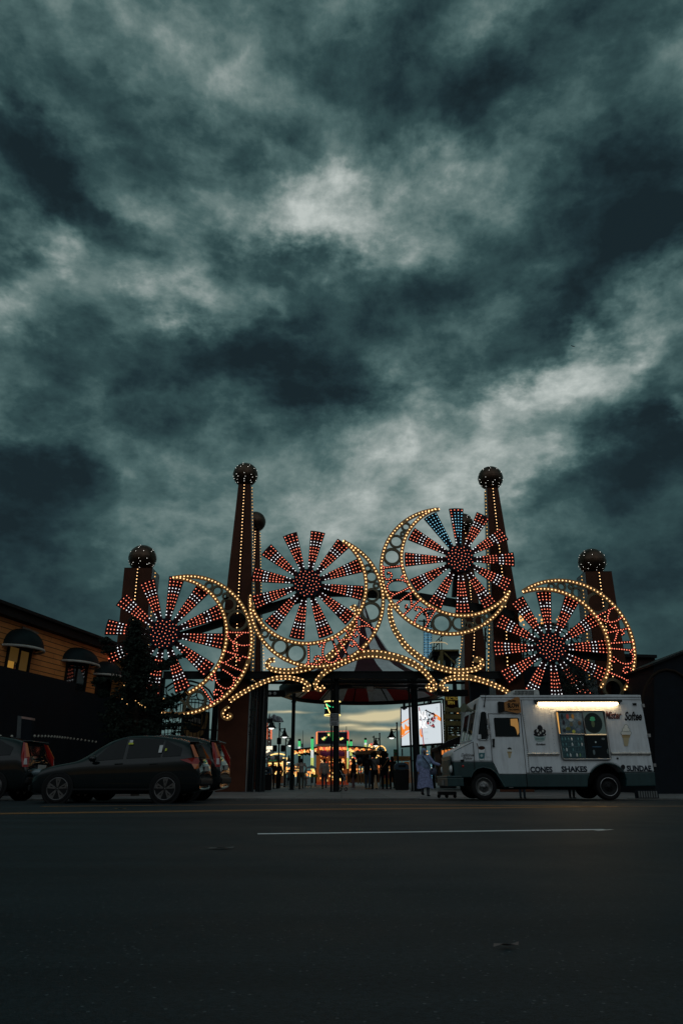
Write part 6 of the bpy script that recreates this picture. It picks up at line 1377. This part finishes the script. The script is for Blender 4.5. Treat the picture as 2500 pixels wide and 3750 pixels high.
mb=MB(); bx2(mb,1158,1170,2732,2868,YA,.8); bx2(mb,1262,1272,2732,2862,YA,.8); bx2(mb,1200,1204,2732,2862,YA,.5); mb.build('columns',mat('orange_column',(.30,.10,.03),.5,emit=(1,.25,.05),es=.10),ar)
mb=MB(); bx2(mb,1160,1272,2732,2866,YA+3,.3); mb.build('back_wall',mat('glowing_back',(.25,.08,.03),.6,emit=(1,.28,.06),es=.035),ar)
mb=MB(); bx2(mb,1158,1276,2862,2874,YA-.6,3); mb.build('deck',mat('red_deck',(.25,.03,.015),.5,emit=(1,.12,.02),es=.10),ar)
random.seed(17); mb=MB()
for i in range(12):      # scalloped rows of lamps
    x=1170+i*8.6
    for j in range(4): mb.ball(P(x+j*2,2740+3*math.sin(j*math.pi/3),YA-.05),.09,5,random.choice((0,0,1)))
for i in range(150):
    x=random.uniform(1172,1262); y=random.choice((random.uniform(2735,2775),random.uniform(2780,2860)))
    mb.ball(P(x,y,YA+random.uniform(.2,2.8)),random.uniform(.035,.09),5,random.choice((0,0,0,1,2,2)))
mb.build('lamp_rows',[ORG_L,RED_L,YEL_L],ar)
mb=MB()
for cx_,cy_ in ((1180,2790),(1196,2800),(1240,2796),(1250,2784),(1184,2826),(1232,2836)):
    mb.tube([P(cx_+math.cos(t)*4*(1-t/9),cy_+math.sin(t)*8*(1-t/9),YA-.02) for t in [k*.6 for k in range(12)]],.035,5)
mb.build('neon_scrolls',em('neon_warm_white',(1,.6,.28),.9),ar)
mb=MB()
for x,y in ((1184,2758),(1196,2762),(1210,2758),(1226,2762),(1240,2756),(1252,2760)): mb.ball(P(x,y,YA+.1),.35,8,0,(1.2,.4,.7))
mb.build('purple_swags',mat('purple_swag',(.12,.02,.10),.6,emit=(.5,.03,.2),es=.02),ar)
# canopies of lamps on either side
def lampcanopy(lab,top,bot,Y,x0,x1,name='lamp_canopy'):
    rt=empty(name,(P((x0+x1)/2,2870,Y).x,Y,GZ),lab,'ride canopy')
    mb=MB(); n=len(top); vs=[P(x,y,Y) for x,y in top]+[P(x,y,Y+4) for x,y in top]
    mb.prism([P(x,y,Y) for x,y in top+[(x,y+5) for x,y in top[::-1]]],(0,4,0)); mb.build('roof_edge',DARK,rt)
    mb=MB()
    for i in range(130):
        t=random.random(); j=t*(n-1); k=min(n-2,int(j)); f=j-k; x=top[k][0]+(top[k+1][0]-top[k][0])*f; y=top[k][1]+(top[k+1][1]-top[k][1])*f
        mb.ball(P(x,y+5+random.uniform(0,bot),Y+random.uniform(0,3)),random.uniform(.035,.08),5,random.choice((0,0,1,2)))
    mb.build('lamps',[ORG_L,RED_L,YEL_L],rt)
    mb=MB()
    for i in range(5):
        t=(i+.5)/5; x=x0+(x1-x0)*t; mb.tube([P(x,2746,Y+1),P(x+8,2760,Y+1),P(x+20,2764,Y+1)],.10,6)
    mb.build('curved_arms',DARK,rt); return rt
lampcanopy('strip of orange lamps under a dark canopy left of the brightest ride',[(1078,2743),(1110,2739),(1162,2734)],12,60,1080,1155)
lampcanopy('strip of orange and yellow lamps under a dark canopy right of the brightest ride',[(1272,2731),(1310,2732),(1350,2736),(1374,2742)],16,58,1276,1366)
# green and white light columns
for i,(x,y0,y1,w,Y,lb) in enumerate(((1096,2706,2768,9,66,'leftmost green and white light column'),(1143,2698,2820,10,60,'tall green and yellow light column just left of the brightest ride'),(1285,2708,2768,9,66,'light column right of the painted fascia with an antenna'),(1338,2702,2738,8.5,64,'rightmost green and white light column above the lamp canopy'),(1273,2706,2816,6,59,'slim light column at the right corner of the brightest ride'))):
    rt=empty('light_column',(P(x,2870,Y).x,Y,GZ),lb,'light column','lit green and white columns'); k=mpp(x,2750,Y)
    c=P(x,y0,Y); b=P(x,2870,Y)
    mb=MB(); bx2(mb,x-w/2,x+w/2,y0,y0+7,Y-.1,w*k+.2); bx2(mb,x-w*.35,x+w*.35,y0+7,2868,Y+.15,w*k*.5); mb.build('cap_and_core',DARK,rt)
    mb=MB(); H=y1-(y0+8); ncol=max(8,int(H/4))
    for j in range(ncol):
        yy=y0+8+H*j/ncol; f=j/ncol; mi=0 if f<.35 else (1 if f<.6 else 2)
        for s in (-.5,.06): bx2(mb,x+s*w,x+(s+.42)*w,yy,yy+H/ncol*.72,Y-.02,.1,mi)
    mb.build('light_cells',[GRN,WHT_L,YGN],rt)
mb=MB(); mb.tube([P(1109,2868,70),P(1109,2675,70)],[.06,.02],5); mb.prism([P(1104,2724,70),P(1109,2722,70),P(1109,2736,70),P(1104,2736,70)],(0,.02,0)); o=mb.build('flagpole',[DARK],None,'thin dark mast with a small flag between the left light columns','mast'); recenter(o)
mb=MB(); mb.tube([P(1369,2800,66),P(1369,2694,66)],.05,5); mb.prism([P(1369,2695,66),P(1361,2699,66),P(1369,2703,66)],(0,.03,0)); o=mb.build('flagpole',[DARK],None,'thin pole with a small triangular pennant beside the right lamp','mast'); recenter(o)
mb=MB(); mb.tube([P(1268,2690,66),P(1268,2660,66)],.03,5); o=mb.build('antenna',[DARK],None,'thin antenna rising from the right end of the painted fascia','antenna'); recenter(o)
# --- swing tower
YW=95.
st=empty('swing_tower',(P(986,2870,YW).x,YW,GZ),'tall slim swing ride tower glowing orange behind the left lamp','ride')
k=mpp(986,2700,YW)
mb=MB()
for x in (979,992): mb.tube([P(x,2870,YW),P(x,2650,YW)],4*k/2*1.0,6)
for y in range(2660,2870,14): mb.tube([P(979,y,YW),P(992,y+14,YW)],.10,5); mb.tube([P(992,y,YW),P(979,y+14,YW)],.10,5)
mb.build('lattice_tower',mat('tower_steel',(.12,.07,.06),.5,var=.3),st)
for x in (976,993):
    mb=MB()
    for y in range(2650,2705,3): mb.ball(P(x+random.uniform(-1,1),y,YW-.2),.13,5,0)
    mb.build('lamp_row',[em('tower_orange',(1,.22,.08),.7)],st)
mb=MB(); mb.lathe([(.0,P(986,2609,YW).z),(3*k,P(986,2622,YW).z),(7*k,P(986,2640,YW).z),(9*k,P(986,2646,YW).z)],(P(986,2640,YW).x,YW,0),16,0,'z',True,[0,1]); mb.build('pointed_cap',[mat('cap_grey',(.25,.26,.27),.6,var=.2),mat('cap_dark',(.05,.05,.06),.6,var=.2)],st)
mb=MB(); bx2(mb,975,997,2632,2647,YW-.4,.8); mb.tube([P(960,2636,YW),P(1024,2633,YW)],.12,5); mb.build('hub_box',DARK,st)
for x,y in ((1008,2640),(1016,2642),(1022,2644),(968,2640),(1003,2636)):
    mb=MB(); c=P(x,y,YW); mb.lathe([(0,.75),(.35,.5),(.62,0)],c,10,0,'z',True,[0,1]); mb.tube([c,c-Vector((0,0,.9))],.04,4); mb.build('gondola_shade',[MATS['cap_grey'],MATS['cap_dark']],st)
mb=MB()
for y in (2738,2741): mb.tube([P(962,y,YW-2),P(999,y-1,YW-2)],.16,5)
mb.build('light_bars',em('bar_light',(1,.85,.6),1.2),st)
# slanted light bars over stalls at the left
lb_=empty('stall_canopy',(P(968,2870,70).x,70,GZ),'pale stall canopy with two slanted light strips left of the swing tower base','stall')
mb=MB(); mb.tube([P(938,2754,70),P(963,2760,70)],.10,5); mb.tube([P(963,2760,70),P(988,2748,70)],.10,5); mb.build('light_strips',MATS['bar_light'],lb_)
mb=MB(); mb.prism([P(x,y,70) for x,y in [(945,2786),(972,2780),(984,2788),(984,2792),(945,2792)]],(0,4,0)); mb.prism([P(x,y,70.5) for x,y in [(960,2762),(996,2748),(998,2760),(965,2775)]],(0,2,0)); mb.build('canvas',mat('stall_canvas',(.20,.22,.23),.6,var=.3),lb_)
mb=MB()
for x in (948,966,981): bx2(mb,x-1,x+1,2792,2868,70,.15)
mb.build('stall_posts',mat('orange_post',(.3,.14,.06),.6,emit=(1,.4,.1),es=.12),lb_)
# --- little lit house / carousel front
YH=66.
hs=empty('lit_game_stall',(P(1008,2870,YH).x,YH,GZ),'dark game stall outlined in yellow bulbs with two small dormer gables','stall')
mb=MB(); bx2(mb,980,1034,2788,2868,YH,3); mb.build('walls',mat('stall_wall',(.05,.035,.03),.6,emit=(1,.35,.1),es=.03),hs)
mb=MB(); mb.prism([P(x,y,YH-.2) for x,y in [(978,2788),(990,2766),(1024,2766),(1036,2788)]],(0,3.4,0)); mb.build('roof',mat('stall_roof',(.03,.035,.04),.6,var=.3),hs)
for x in (998,1026):
    mb=MB(); mb.prism([P(x-8,2779,YH-.3),P(x,2767,YH-.3),P(x+8,2779,YH-.3)],(0,.15,0),0); mb.lathe([(.0,0),(.22,0),(.22,.05)],P(x,2776,YH-.36),10,1,'y')
    mb.build('dormer',[mat('dormer_red',(.12,.05,.045),.6,var=.3),mat('dormer_pale',(.35,.36,.36),.6,var=.2)],hs)
mb=MB(); pts=[(992+i*3.1,2765-5*math.sin(math.pi*i/17)) for i in range(18)]
for x,y in pts: mb.ball(P(x,y,YH-.3),.065,5,0)
for y in range(2790,2840,3): mb.ball(P(1034,y,YH-.2),.06,5,0); mb.ball(P(1051,y-10,YH+1),.05,5,0)
for x in range(1036,1052,3): mb.ball(P(x,2776,YH+1),.05,5,0)
for x in range(985,1034,5): mb.ball(P(x,2796,YH-.2),.08,5,0)
for _ in range(60): mb.ball(P(random.uniform(984,1030),random.uniform(2800,2835),YH-.15),.07,5,random.choice((0,1)))
mb.build('outline_bulbs',[YEL_L,ORG_L],hs)
mb=MB(); bx2(mb,985,1012,2782,2788,YH-.35,.1); mb.build('green_panel',mat('green_panel',(.02,.12,.06),.5,emit=(.05,.4,.15),es=.12),hs)
# middle-distance stalls and tents
for i,(x0,x1,y0,y1,Y,col,lb) in enumerate(((1040,1066,2796,2806,56,(.07,.14,.17),'blue-grey tent roof left of the thin canopy pole'),(1076,1098,2790,2800,58,(.30,.30,.29),'white tent peak behind the person in the cream shirt'),(1118,1158,2800,2812,56,(.05,.11,.15),'blue tent roof behind the yellow counter'),(1060,1092,2808,2814,54,(.22,.05,.08),'low dark red roof behind the cream shirt'))):
    rt=empty('market_tent',(P((x0+x1)/2,2870,Y).x,Y,GZ),lb,'tent'); mb=MB(); m_=(x0+x1)/2
    a=P(x0,y1,Y);b=P(x1,y1,Y);t=P(m_,y0,Y); mb.add([(a.x,Y,a.z),(b.x,Y,a.z),(b.x,Y+3,a.z),(a.x,Y+3,a.z),(t.x,Y+1.5,t.z)],[(0,1,4),(1,2,4),(2,3,4),(3,0,4),(3,2,1,0)]); mb.build('roof',mat('tent_%d'%i,col,.7,var=.3),rt)
    mb=MB()
    for x in (a.x+.05,b.x-.05): mb.tube([(x,Y,GZ),(x,Y,a.z)],.04,5)
    mb.build('legs',DARK,rt)
    mb=MB()
    for _ in range(16): mb.ball(P(random.uniform(x0,x1),random.uniform(y1+6,y1+30),Y+1),.09,5,random.choice((0,1)))
    mb.build('lamps',[YEL_L,ORG_L],rt)
ct=empty('yellow_counter',(P(1148,2870,50).x,50,GZ),'yellow-green counter behind the person in the white blouse','counter')
mb=MB(); bx2(mb,1137,1162,2836,2847,50,1); mb.build('counter_top',mat('lime_counter',(.30,.30,.03),.5,var=.3),ct); mb=MB(); bx2(mb,1140,1143,2847,2868,50.1,.1); bx2(mb,1156,1159,2847,2868,50.1,.1); mb.build('legs',DARK,ct)
tb=empty('red_bench',(P(1121,2870,46).x,46,GZ),'bench with a dull red top right of the cream shirt','bench'); mb=MB(); bx2(mb,1111,1131,2847,2851,46,.8); mb.build('seat',mat('red_bench_top',(.30,.05,.03),.5,var=.3),tb); mb=MB(); bx2(mb,1118,1124,2851,2872,46.1,.4); mb.build('pedestal',STEEL,tb)
# lit wheel ride
YR=75.
wr=empty('small_wheel_ride',(P(1393,2870,YR).x,YR,GZ),'small bulb-edged wheel ride behind the right lamp','ride'); c=P(1393,2751,YR); R=18*mpp(1393,2750,YR)
mb=MB()
for k_ in range(40): a=k_*math.pi/20; mb.ball(c+Vector((math.cos(a)*R,-.15,math.sin(a)*R)),.07,5,0 if k_%3 else 1)
mb.build('rim_bulbs',[YEL_L,ORG_L],wr)
mb=MB(); mb.tube([c+Vector((math.cos(a)*R,0,math.sin(a)*R)) for a in [q*math.pi/16 for q in range(33)]],.09,5,cap=False)
for k_ in range(10): a=k_*math.pi/5; mb.tube([c,c+Vector((math.cos(a)*R,0,math.sin(a)*R))],.06,4)
mb.build('spokes',DARK,wr); mb=MB(); mb.tube([c,(c.x-1,YR+.5,GZ)],.12,5); mb.tube([c,(c.x+1,YR+.5,GZ)],.12,5); mb.build('legs',DARK,wr)
mb=MB()
for i in range(12): mb.ball(P(1350+i*1.9,2733-6*math.sin(i*.9),YR),.07,5,0)
for i in range(10): mb.ball(P(1360+random.uniform(-6,8),2728+random.uniform(-8,8),YR),.07,5,1)
rt=empty('lit_swirl_sign',(P(1362,2735,YR).x,YR,P(1362,2740,YR).z),'swirl of yellow bulbs left of the small wheel ride','lit sign'); mb.build('bulbs',[YEL_L,RED_L],rt)
# carved figures / dark foliage mass and tan umbrella
um=empty('tan_umbrella',(P(1359,2870,47).x,47,GZ),'tan umbrella over the waiting group','umbrella')
mb=MB(); mb.lathe([(0,P(1359,2746,47).z),(.9,P(1359,2752,47).z),(1.15,P(1359,2763,47).z)],(P(1359,2760,47).x,47,0),8); mb.build('canvas',mat('tan_canvas',(.36,.20,.10),.7,var=.3),um); mb=MB(); mb.tube([(P(1359,2760,47).x,47,GZ),(P(1359,2760,47).x,47,P(1359,2748,47).z)],.03,6); mb.build('pole',DARK,um)
cf=empty('carved_ride_figures',(P(1330,2870,52).x,52,GZ),'pale jumble of carved ride animals behind the waiting group','carousel figures')
random.seed(4); mb=MB()
for i in range(60): mb.ball(P(random.uniform(1308,1352),random.uniform(2762,2800),52+random.uniform(-.5,.5)),random.uniform(.08,.24),7,random.choice((0,0,1,2)),(1,1,random.uniform(.6,1.6)))
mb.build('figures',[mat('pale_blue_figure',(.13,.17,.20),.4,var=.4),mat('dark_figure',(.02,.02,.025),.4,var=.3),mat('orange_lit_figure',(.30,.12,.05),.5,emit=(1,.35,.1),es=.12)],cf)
mb=MB()
for x in (1312,1322,1333,1345): mb.tube([P(x,2870,52),P(x,2762,52)],.05,5)
mb.build('poles',mat('gilt_pole',(.35,.2,.08),.3,metal=.5,var=.2),cf)
# orange kiosk under the screen, green banner, fence pickets
kk=empty('orange_kiosk',(P(1474,2870,48).x,48,GZ),'kiosk with orange-yellow roof edge just under the big screen','kiosk')
mb=MB(); bx2(mb,1440,1508,2769,2783,48,3); mb.build('roof_edge',mat('kiosk_orange',(.42,.19,.04),.6,var=.3),kk)
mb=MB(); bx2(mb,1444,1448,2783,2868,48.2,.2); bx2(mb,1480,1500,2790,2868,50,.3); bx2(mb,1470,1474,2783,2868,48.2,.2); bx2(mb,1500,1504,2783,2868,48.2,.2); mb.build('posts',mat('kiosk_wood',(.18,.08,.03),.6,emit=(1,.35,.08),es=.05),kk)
mb=MB()
for i in range(10): bx2(mb,1498+i*1.6,1499+i*1.6,2826,2866,43,.05)
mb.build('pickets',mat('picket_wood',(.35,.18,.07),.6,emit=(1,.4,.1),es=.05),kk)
mb=MB(); bx2(mb,1440,1455,2744,2770,49,.05); o=mb.build('green_banner',mat('banner_green',(.03,.20,.09),.6,var=.3),None,'green hanging banner left of the screen above the kiosk','banner'); recenter(o)
mb=MB(); bx2(mb,1445,1451,2756,2765,48.96,.03); b_=mb.build('emblem',mat('banner_brown',(.18,.06,.05),.6,var=.3)); b_.parent=o; b_.data.transform(Matrix.Translation(-o.location))
mb=MB(); bx2(mb,1470,1475,2742,2768,60,.3); bx2(mb,1473,1474,2732,2745,60,.1); o=mb.build('chimney_pipe',DARK,None,'dark pipe rising behind the kiosk roof','pipe'); recenter(o)
# lit wood stall behind picket area right, amusement rows beyond the group
fa=empty('lit_counter_row',(P(1340,2870,55).x,55,GZ),'row of orange-lit wooden counters behind the waiting group','counters')
mb=MB(); bx2(mb,1270,1440,2838,2866,55,1); mb.build('fronts',stripes_mat('counter_planks',(.28,.10,.03),(.05,.02,.01),0,2.4,.6,.8),fa)
mb=MB(); bx2(mb,1270,1440,2832,2839,54.8,1.4); mb.build('tops',mat('counter_top_wood',(.22,.10,.04),.5,var=.3),fa)
mb=MB()
for _ in range(110): mb.ball(P(random.uniform(1272,1438),random.choice((random.uniform(2785,2835),random.uniform(2770,2800))),55+random.uniform(0,2)),random.uniform(.04,.10),5,random.choice((0,0,1,2)))
mb.build('lamps',[ORG_L,YEL_L,RED_L],fa)
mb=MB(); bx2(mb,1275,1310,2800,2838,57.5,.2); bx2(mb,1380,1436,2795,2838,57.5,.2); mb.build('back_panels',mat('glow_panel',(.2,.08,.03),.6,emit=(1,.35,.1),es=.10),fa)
# --- coaster steelwork and Electro Spin on the right
OLV=mat('olive_steel',(.16,.13,.035),.5,var=.35); YS_=50.
cs=empty('steel_ride_tower',(P(1650,2870,YS_).x,YS_,GZ),'olive steel scaffold tower between the big screen and the truck','ride structure')
mb=MB()
for x in (1633,1637): mb.bar(P(x,2870,YS_),P(x-2,2540,YS_),.16)
for (x0,x1,y) in ((1630,1700,2598),(1618,1696,2624),(1630,1690,2648),(1575,1612,2748),(1640,1700,2700)): mb.bar(P(x0,y,YS_),P(x1,y+2,YS_),.20,.30)
mb.bar(P(1580,2780,YS_),P(1612,2712,YS_),.2); mb.bar(P(1552,2752,YS_),P(1552,2728,YS_),.3); mb.bar(P(1575,2795,YS_),P(1586,2728,YS_),.22); mb.bar(P(1600,2800,YS_),P(1586,2730,YS_),.1); mb.bar(P(1556,2800,YS_),P(1556,2728,YS_),.14)
mb.build('main_beams',OLV,cs)
mb=MB()
for (a,b) in (((1636,2606),(1690,2650)),((1690,2610),(1640,2640)),((1636,2655),(1672,2690)),((1690,2660),(1640,2700)),((1655,2655),(1685,2675)),((1685,2655),(1655,2675))): mb.bar(P(*a,YS_+.2),P(*b,YS_+.2),.07)
mb.bar(P(1660,2654,YS_+.3),P(1692,2654,YS_+.3),.06); mb.bar(P(1664,2676,YS_+.3),P(1688,2676,YS_+.3),.06)
mb.build('braces',OLV,cs)
mb=MB()
for y in range(2606,2860,9): mb.bar(P(1600,y,YS_+2.2),P(1712,y+1.5,YS_+2.2),.12)
for x in (1622,1645,1668,1690): mb.bar(P(x,2870,YS_+2.4),P(x,2560,YS_+2.4),.12)
mb.build('dark_scaffold',M_STEEL,cs)
mb=MB(); random.seed(8)
for _ in range(120): x=random.uniform(1555,1705); y=random.uniform(2600,2850); c=P(x,y,YS_+2.7); L=random.uniform(.05,.2); mb.box(c,c+Vector((L,.04,.09)),random.choice((0,1,2,1)))
mb.build('ride_lamps',[em('cyan_lamp',(.3,.75,.85),.7),em('cold_lamp',(.8,.9,.9),.8),em('small_amber_lamp',(1,.5,.15),.9)],cs)
es=empty('electro_spin_sign',(P(1652,2592,46).x,46,P(1652,2592,46).z),'dark oval sign with yellow letters between the beam and the big screen','sign'); Ye=46.
mb=MB(); c=P(1652,2568,Ye); k=mpp(1652,2568,Ye); mb.lathe([(0,-.06),(24*k,-.06),(25*k,0),(24*k,.1),(0,.1)],c,28,0,'y'); mb.build('oval_board',mat('sign_maroon',(.045,.012,.012),.5,var=.3),es)
YLT=mat('yellow_letters',(.42,.30,.05),.5,emit=(1,.7,.1),es=.10)
tx('ELECTRO',1631,1676,2552,2564,Ye-.08,YLT,es,bold=.03); tx('SPIN',1638,1663,2567,2580,Ye-.08,YLT,es,bold=.03)
# platform with railings
pf=empty('ride_platform',(P(1600,2470,48).x,48,P(1600,2470,48).z),'raised dark platform with railings behind the right end of the tent','platform')
Yl=48.
mb=MB(); bx2(mb,1586,1680,2378,2384,Yl,2.5); mb.bar(P(1588,2450,Yl),P(1620,2384,Yl),.12); mb.bar(P(1617,2460,Yl),P(1617,2384,Yl),.16); mb.bar(P(1612,2460,Yl),P(1612,2384,Yl),.1); mb.bar(P(1625,2390,Yl),P(1668,2432,Yl),.1); mb.build('deck',[OLV],pf)
mb=MB(); bx2(mb,1580,1680,2384,2402,Yl+.3,2); bx2(mb,1584,1606,2400,2456,Yl+.6,1.5); bx2(mb,1628,1652,2396,2450,Yl+.6,1.6); mb.build('dark_understructure',M_STEEL,pf)
mb=MB()
for (a,b) in (((1588,2358),(1616,2328)),((1588,2374),(1616,2344)),((1588,2388),(1588,2350)),((1598,2388),(1598,2346)),((1607,2380),(1607,2336)),((1616,2378),(1616,2328)),((1616,2330),(1624,2330)),((1584,2368),(1584,2390))): mb.bar(P(*a,Yl-.1),P(*b,Yl-.1),.06)
mb.build('railing',M_STEEL,pf)
mb=MB(); mb.tube([P(x,y,Yl-.2) for x,y in [(1572,2357),(1580,2353),(1600,2352),(1618,2352),(1630,2354),(1638,2360)]],.04,6); mb.build('light_strip',em('pale_strip',(1,.8,.45),.35),pf)
# blue-lit tower ride
bt=empty('blue_lit_tower',(P(1566,2870,70).x,70,GZ),'slim lattice tower with vertical blue lights behind the right end of the tent','ride'); Yb_=70.
mb=MB()
for x in (1552,1566,1578): mb.bar(P(x,2600,Yb_),P(x,2278,Yb_),.12)
for y in range(2290,2600,16): mb.bar(P(1552,y,Yb_),P(1578,y+8,Yb_),.06); mb.bar(P(1578,y,Yb_),P(1552,y+8,Yb_),.06)
mb.bar(P(1531,2274,Yb_),P(1590,2277,Yb_),.12); mb.bar(P(1552,2300,Yb_),P(1552,2268,Yb_),.2)
for a in range(6): mb.tube([P(1560,2262,Yb_),P(1543+a*9,2234+(a%2)*4,Yb_)],.05,4)
for r_,y in ((14,2250),(20,2240)):
    c=P(1562,y,Yb_); kk_=mpp(1562,2250,Yb_); mb.tube([c+Vector((math.cos(t)*r_*kk_,math.sin(t)*r_*kk_,0)) for t in [q*math.pi/8 for q in range(17)]],.05,4)
mb.build('lattice',M_STEEL,bt)
mb=MB()
for x in (1554,1561,1569,1576):
    for y in range(2300,2420,9): mb.bar(P(x,y,Yb_-.2),P(x,y+6,Yb_-.2),.10)
for x in (1570,1580,1598):
    for y in range(2750,2850,8): mb.bar(P(x,y,Yb_-12),P(x,y+4,Yb_-12),.07)
mb.build('blue_lamps',em('sky_blue_lamp',(.10,.48,.80),.38),bt)
# observation wheel / coaster lattice behind right-hand pinwheel
def wheelride(px,py,rp,Y,lab,col):
    rt=empty('spoked_ride_wheel',(P(px,2870,Y).x,Y,GZ),lab,'ride','spoked ride wheels'); c=P(px,py,Y); R=rp*mpp(px,py,Y)
    mb=MB()
    for rr in (R,R*.86): mb.tube([c+Vector((math.cos(a)*rr,0,math.sin(a)*rr)) for a in [q*math.pi/20 for q in range(41)]],.05,5,cap=False)
    for k_ in range(16): a=k_*math.pi/8; mb.tube([c,c+Vector((math.cos(a)*R,0,math.sin(a)*R))],.035,4)
    mb.build('rim_and_spokes',[M_STEEL],rt); mb=MB(); mb.ball(c-Vector((0,.1,0)),R*.10,8); mb.build('hub',col,rt)
    mb=MB(); mb.tube([c+Vector((0,.2,0)),(c.x-R*.5,Y+.3,GZ)],.1,6); mb.tube([c+Vector((0,.2,0)),(c.x+R*.5,Y+.3,GZ)],.1,6); mb.build('supports',M_STEEL,rt)
REDM=mat('dull_red_hub',(.25,.03,.04),.5,var=.2)
wheelride(1660,2423,34,58,'small spoked wheel ride behind the rear right pillar, red hub',REDM)
wheelride(2015,2400,118,55,'large wire-spoked wheel ride behind the pinwheel above the truck',REDM)
wheelride(1740,2620,60,58,'spoked ride wheel low behind the truck windscreen',REDM)
tl=empty('coaster_lattice',(P(1800,2870,52).x,52,GZ),'pale wire lattice of a coaster between the right pillars','ride structure')
mb=MB(); random.seed(2)
for (x0,x1,y0,y1) in ((1770,1806,2290,2460),(1905,1960,2320,2440),(2085,2150,2300,2370),(1970,2080,2280,2300)):
    for _ in range(16): mb.bar(P(random.uniform(x0,x1),random.uniform(y0,y1),52),P(random.uniform(x0,x1),random.uniform(y0,y1),52.5),.05)
    for f in range(5): y=y0+(y1-y0)*f/4; mb.bar(P(x0,y,52),P(x1,y+3,52),.07)
for x in (1775,1800,1915,1950,2090,2140): mb.bar(P(x,2870,52),P(x,2300,52),.12)
mb.build('lattice',M_STEEL,tl)
mb=MB()
for _ in range(40): x=random.choice((random.gauss(1950,8),random.gauss(1985,6),random.gauss(2050,6),random.gauss(1908,4))); mb.ball(P(x,random.uniform(2250,2290),51.5),.07,5)
mb.build('amber_lamps',em('far_amber',(1,.45,.12),1.2),tl)
# little ticket hut with orange-lit windows left of the truck
th_=empty('ticket_hut',(P(1650,2870,40).x,40,GZ),'small dark hut with orange lit window in front of the scaffold','hut'); Yh=40.
mb=MB(); mb.prism([P(x,y,Yh-.3) for x,y in [(1598,2738),(1640,2714),(1700,2690),(1700,2716),(1604,2748)]],(0,3,0)); mb.build('roof',DARK,th_)
mb=MB(); bx2(mb,1610,1700,2745,2868,Yh,2.5); mb.build('wall',mat('hut_wood',(.035,.018,.012),.7,var=.3),th_)
for i in range(4):
    mb=MB(); bx2(mb,1616+i*12,1625+i*12,2748-i*2,2764-i*2,Yh-.03,.02); mb.build('window',mat('hut_window',(.4,.15,.05),.5,emit=(1,.30,.06),es=.7 if i!=2 else .35),th_)
# roller platform/underbody clutter behind the truck's rear wheel
gr_=empty('low_barrier',(P(2350,2910,24).x,24,GZ),'low pale slatted barrier seen under the rear of the truck','barrier')
mb=MB()
for i in range(8): a=P(2335+i*9,2897,24.2); mb.box((a.x,24.2,GZ+.02),(a.x+.05,24.25,GZ+.22))
mb.build('slats',mat('barrier_grey',(.14,.15,.15),.6,var=.3),gr_); mb=MB(); a=P(2325,2895,24.2); b=P(2410,2895,24.2); mb.box((a.x,24.26,GZ),(b.x,24.32,GZ+.26)); mb.build('rail',DKB,gr_)
# litter and leaf on the road
for (px,py,w,h,col,lab) in ((1850,3465,.045,.009,(.16,.13,.12),'crumpled brownish scrap lying on the near road right of centre'),(440,2970-8,.10,.03,(.25,.13,.03),'small orange-brown leaf on the road below the front car'),(808,3107,.10,.03,(.14,.14,.13),'flat pale scrap on the road below the left end of the white line')):
    g=G(px,py,.006); mb=MB(); mb.add([(g.x-w,g.y-h,.006),(g.x-w*.2,g.y-h*1.1,.016),(g.x+w,g.y-h*.2,.010),(g.x+w*1.1,g.y+h*.8,.02),(g.x+w*.1,g.y+h,.006),(g.x-w*.9,g.y+h*.6,.014)],[(0,1,5),(1,4,5),(1,2,4),(2,3,4)]); o=mb.build('road_litter',mat('litter_%d'%px,col,.8,var=.3),None,lab,'litter'); recenter(o)
# bird
mb=MB(); c=P(2097,1268,60); mb.ball(c,.07,8,0,(1.6,.7,.6)); mb.add([c+Vector((0,0,.03)),c+Vector((-.11,.1,.20)),c+Vector((-.22,.1,.14)),c+Vector((-.07,0,.0))],[(0,1,2,3)]); mb.add([c+Vector((.05,0,.03)),c+Vector((.16,-.1,-.13)),c+Vector((.14,-.1,-.17)),c+Vector((-.1,0,0))],[(0,1,2,3)]); mb.add([c+Vector((.09,0,0)),c+Vector((.17,0,.03)),c+Vector((.16,0,-.02))],[(0,1,2)])
o=mb.build('bird',mat('bird_dark',(.012,.012,.014),.8,var=0),None,'single small dark bird flying against the bright cloud','bird'); recenter(o)
for o in bpy.data.objects:
    if o.type=='MESH' and len(o.data.polygons)==0: print('EMPTY MESH',o.name)
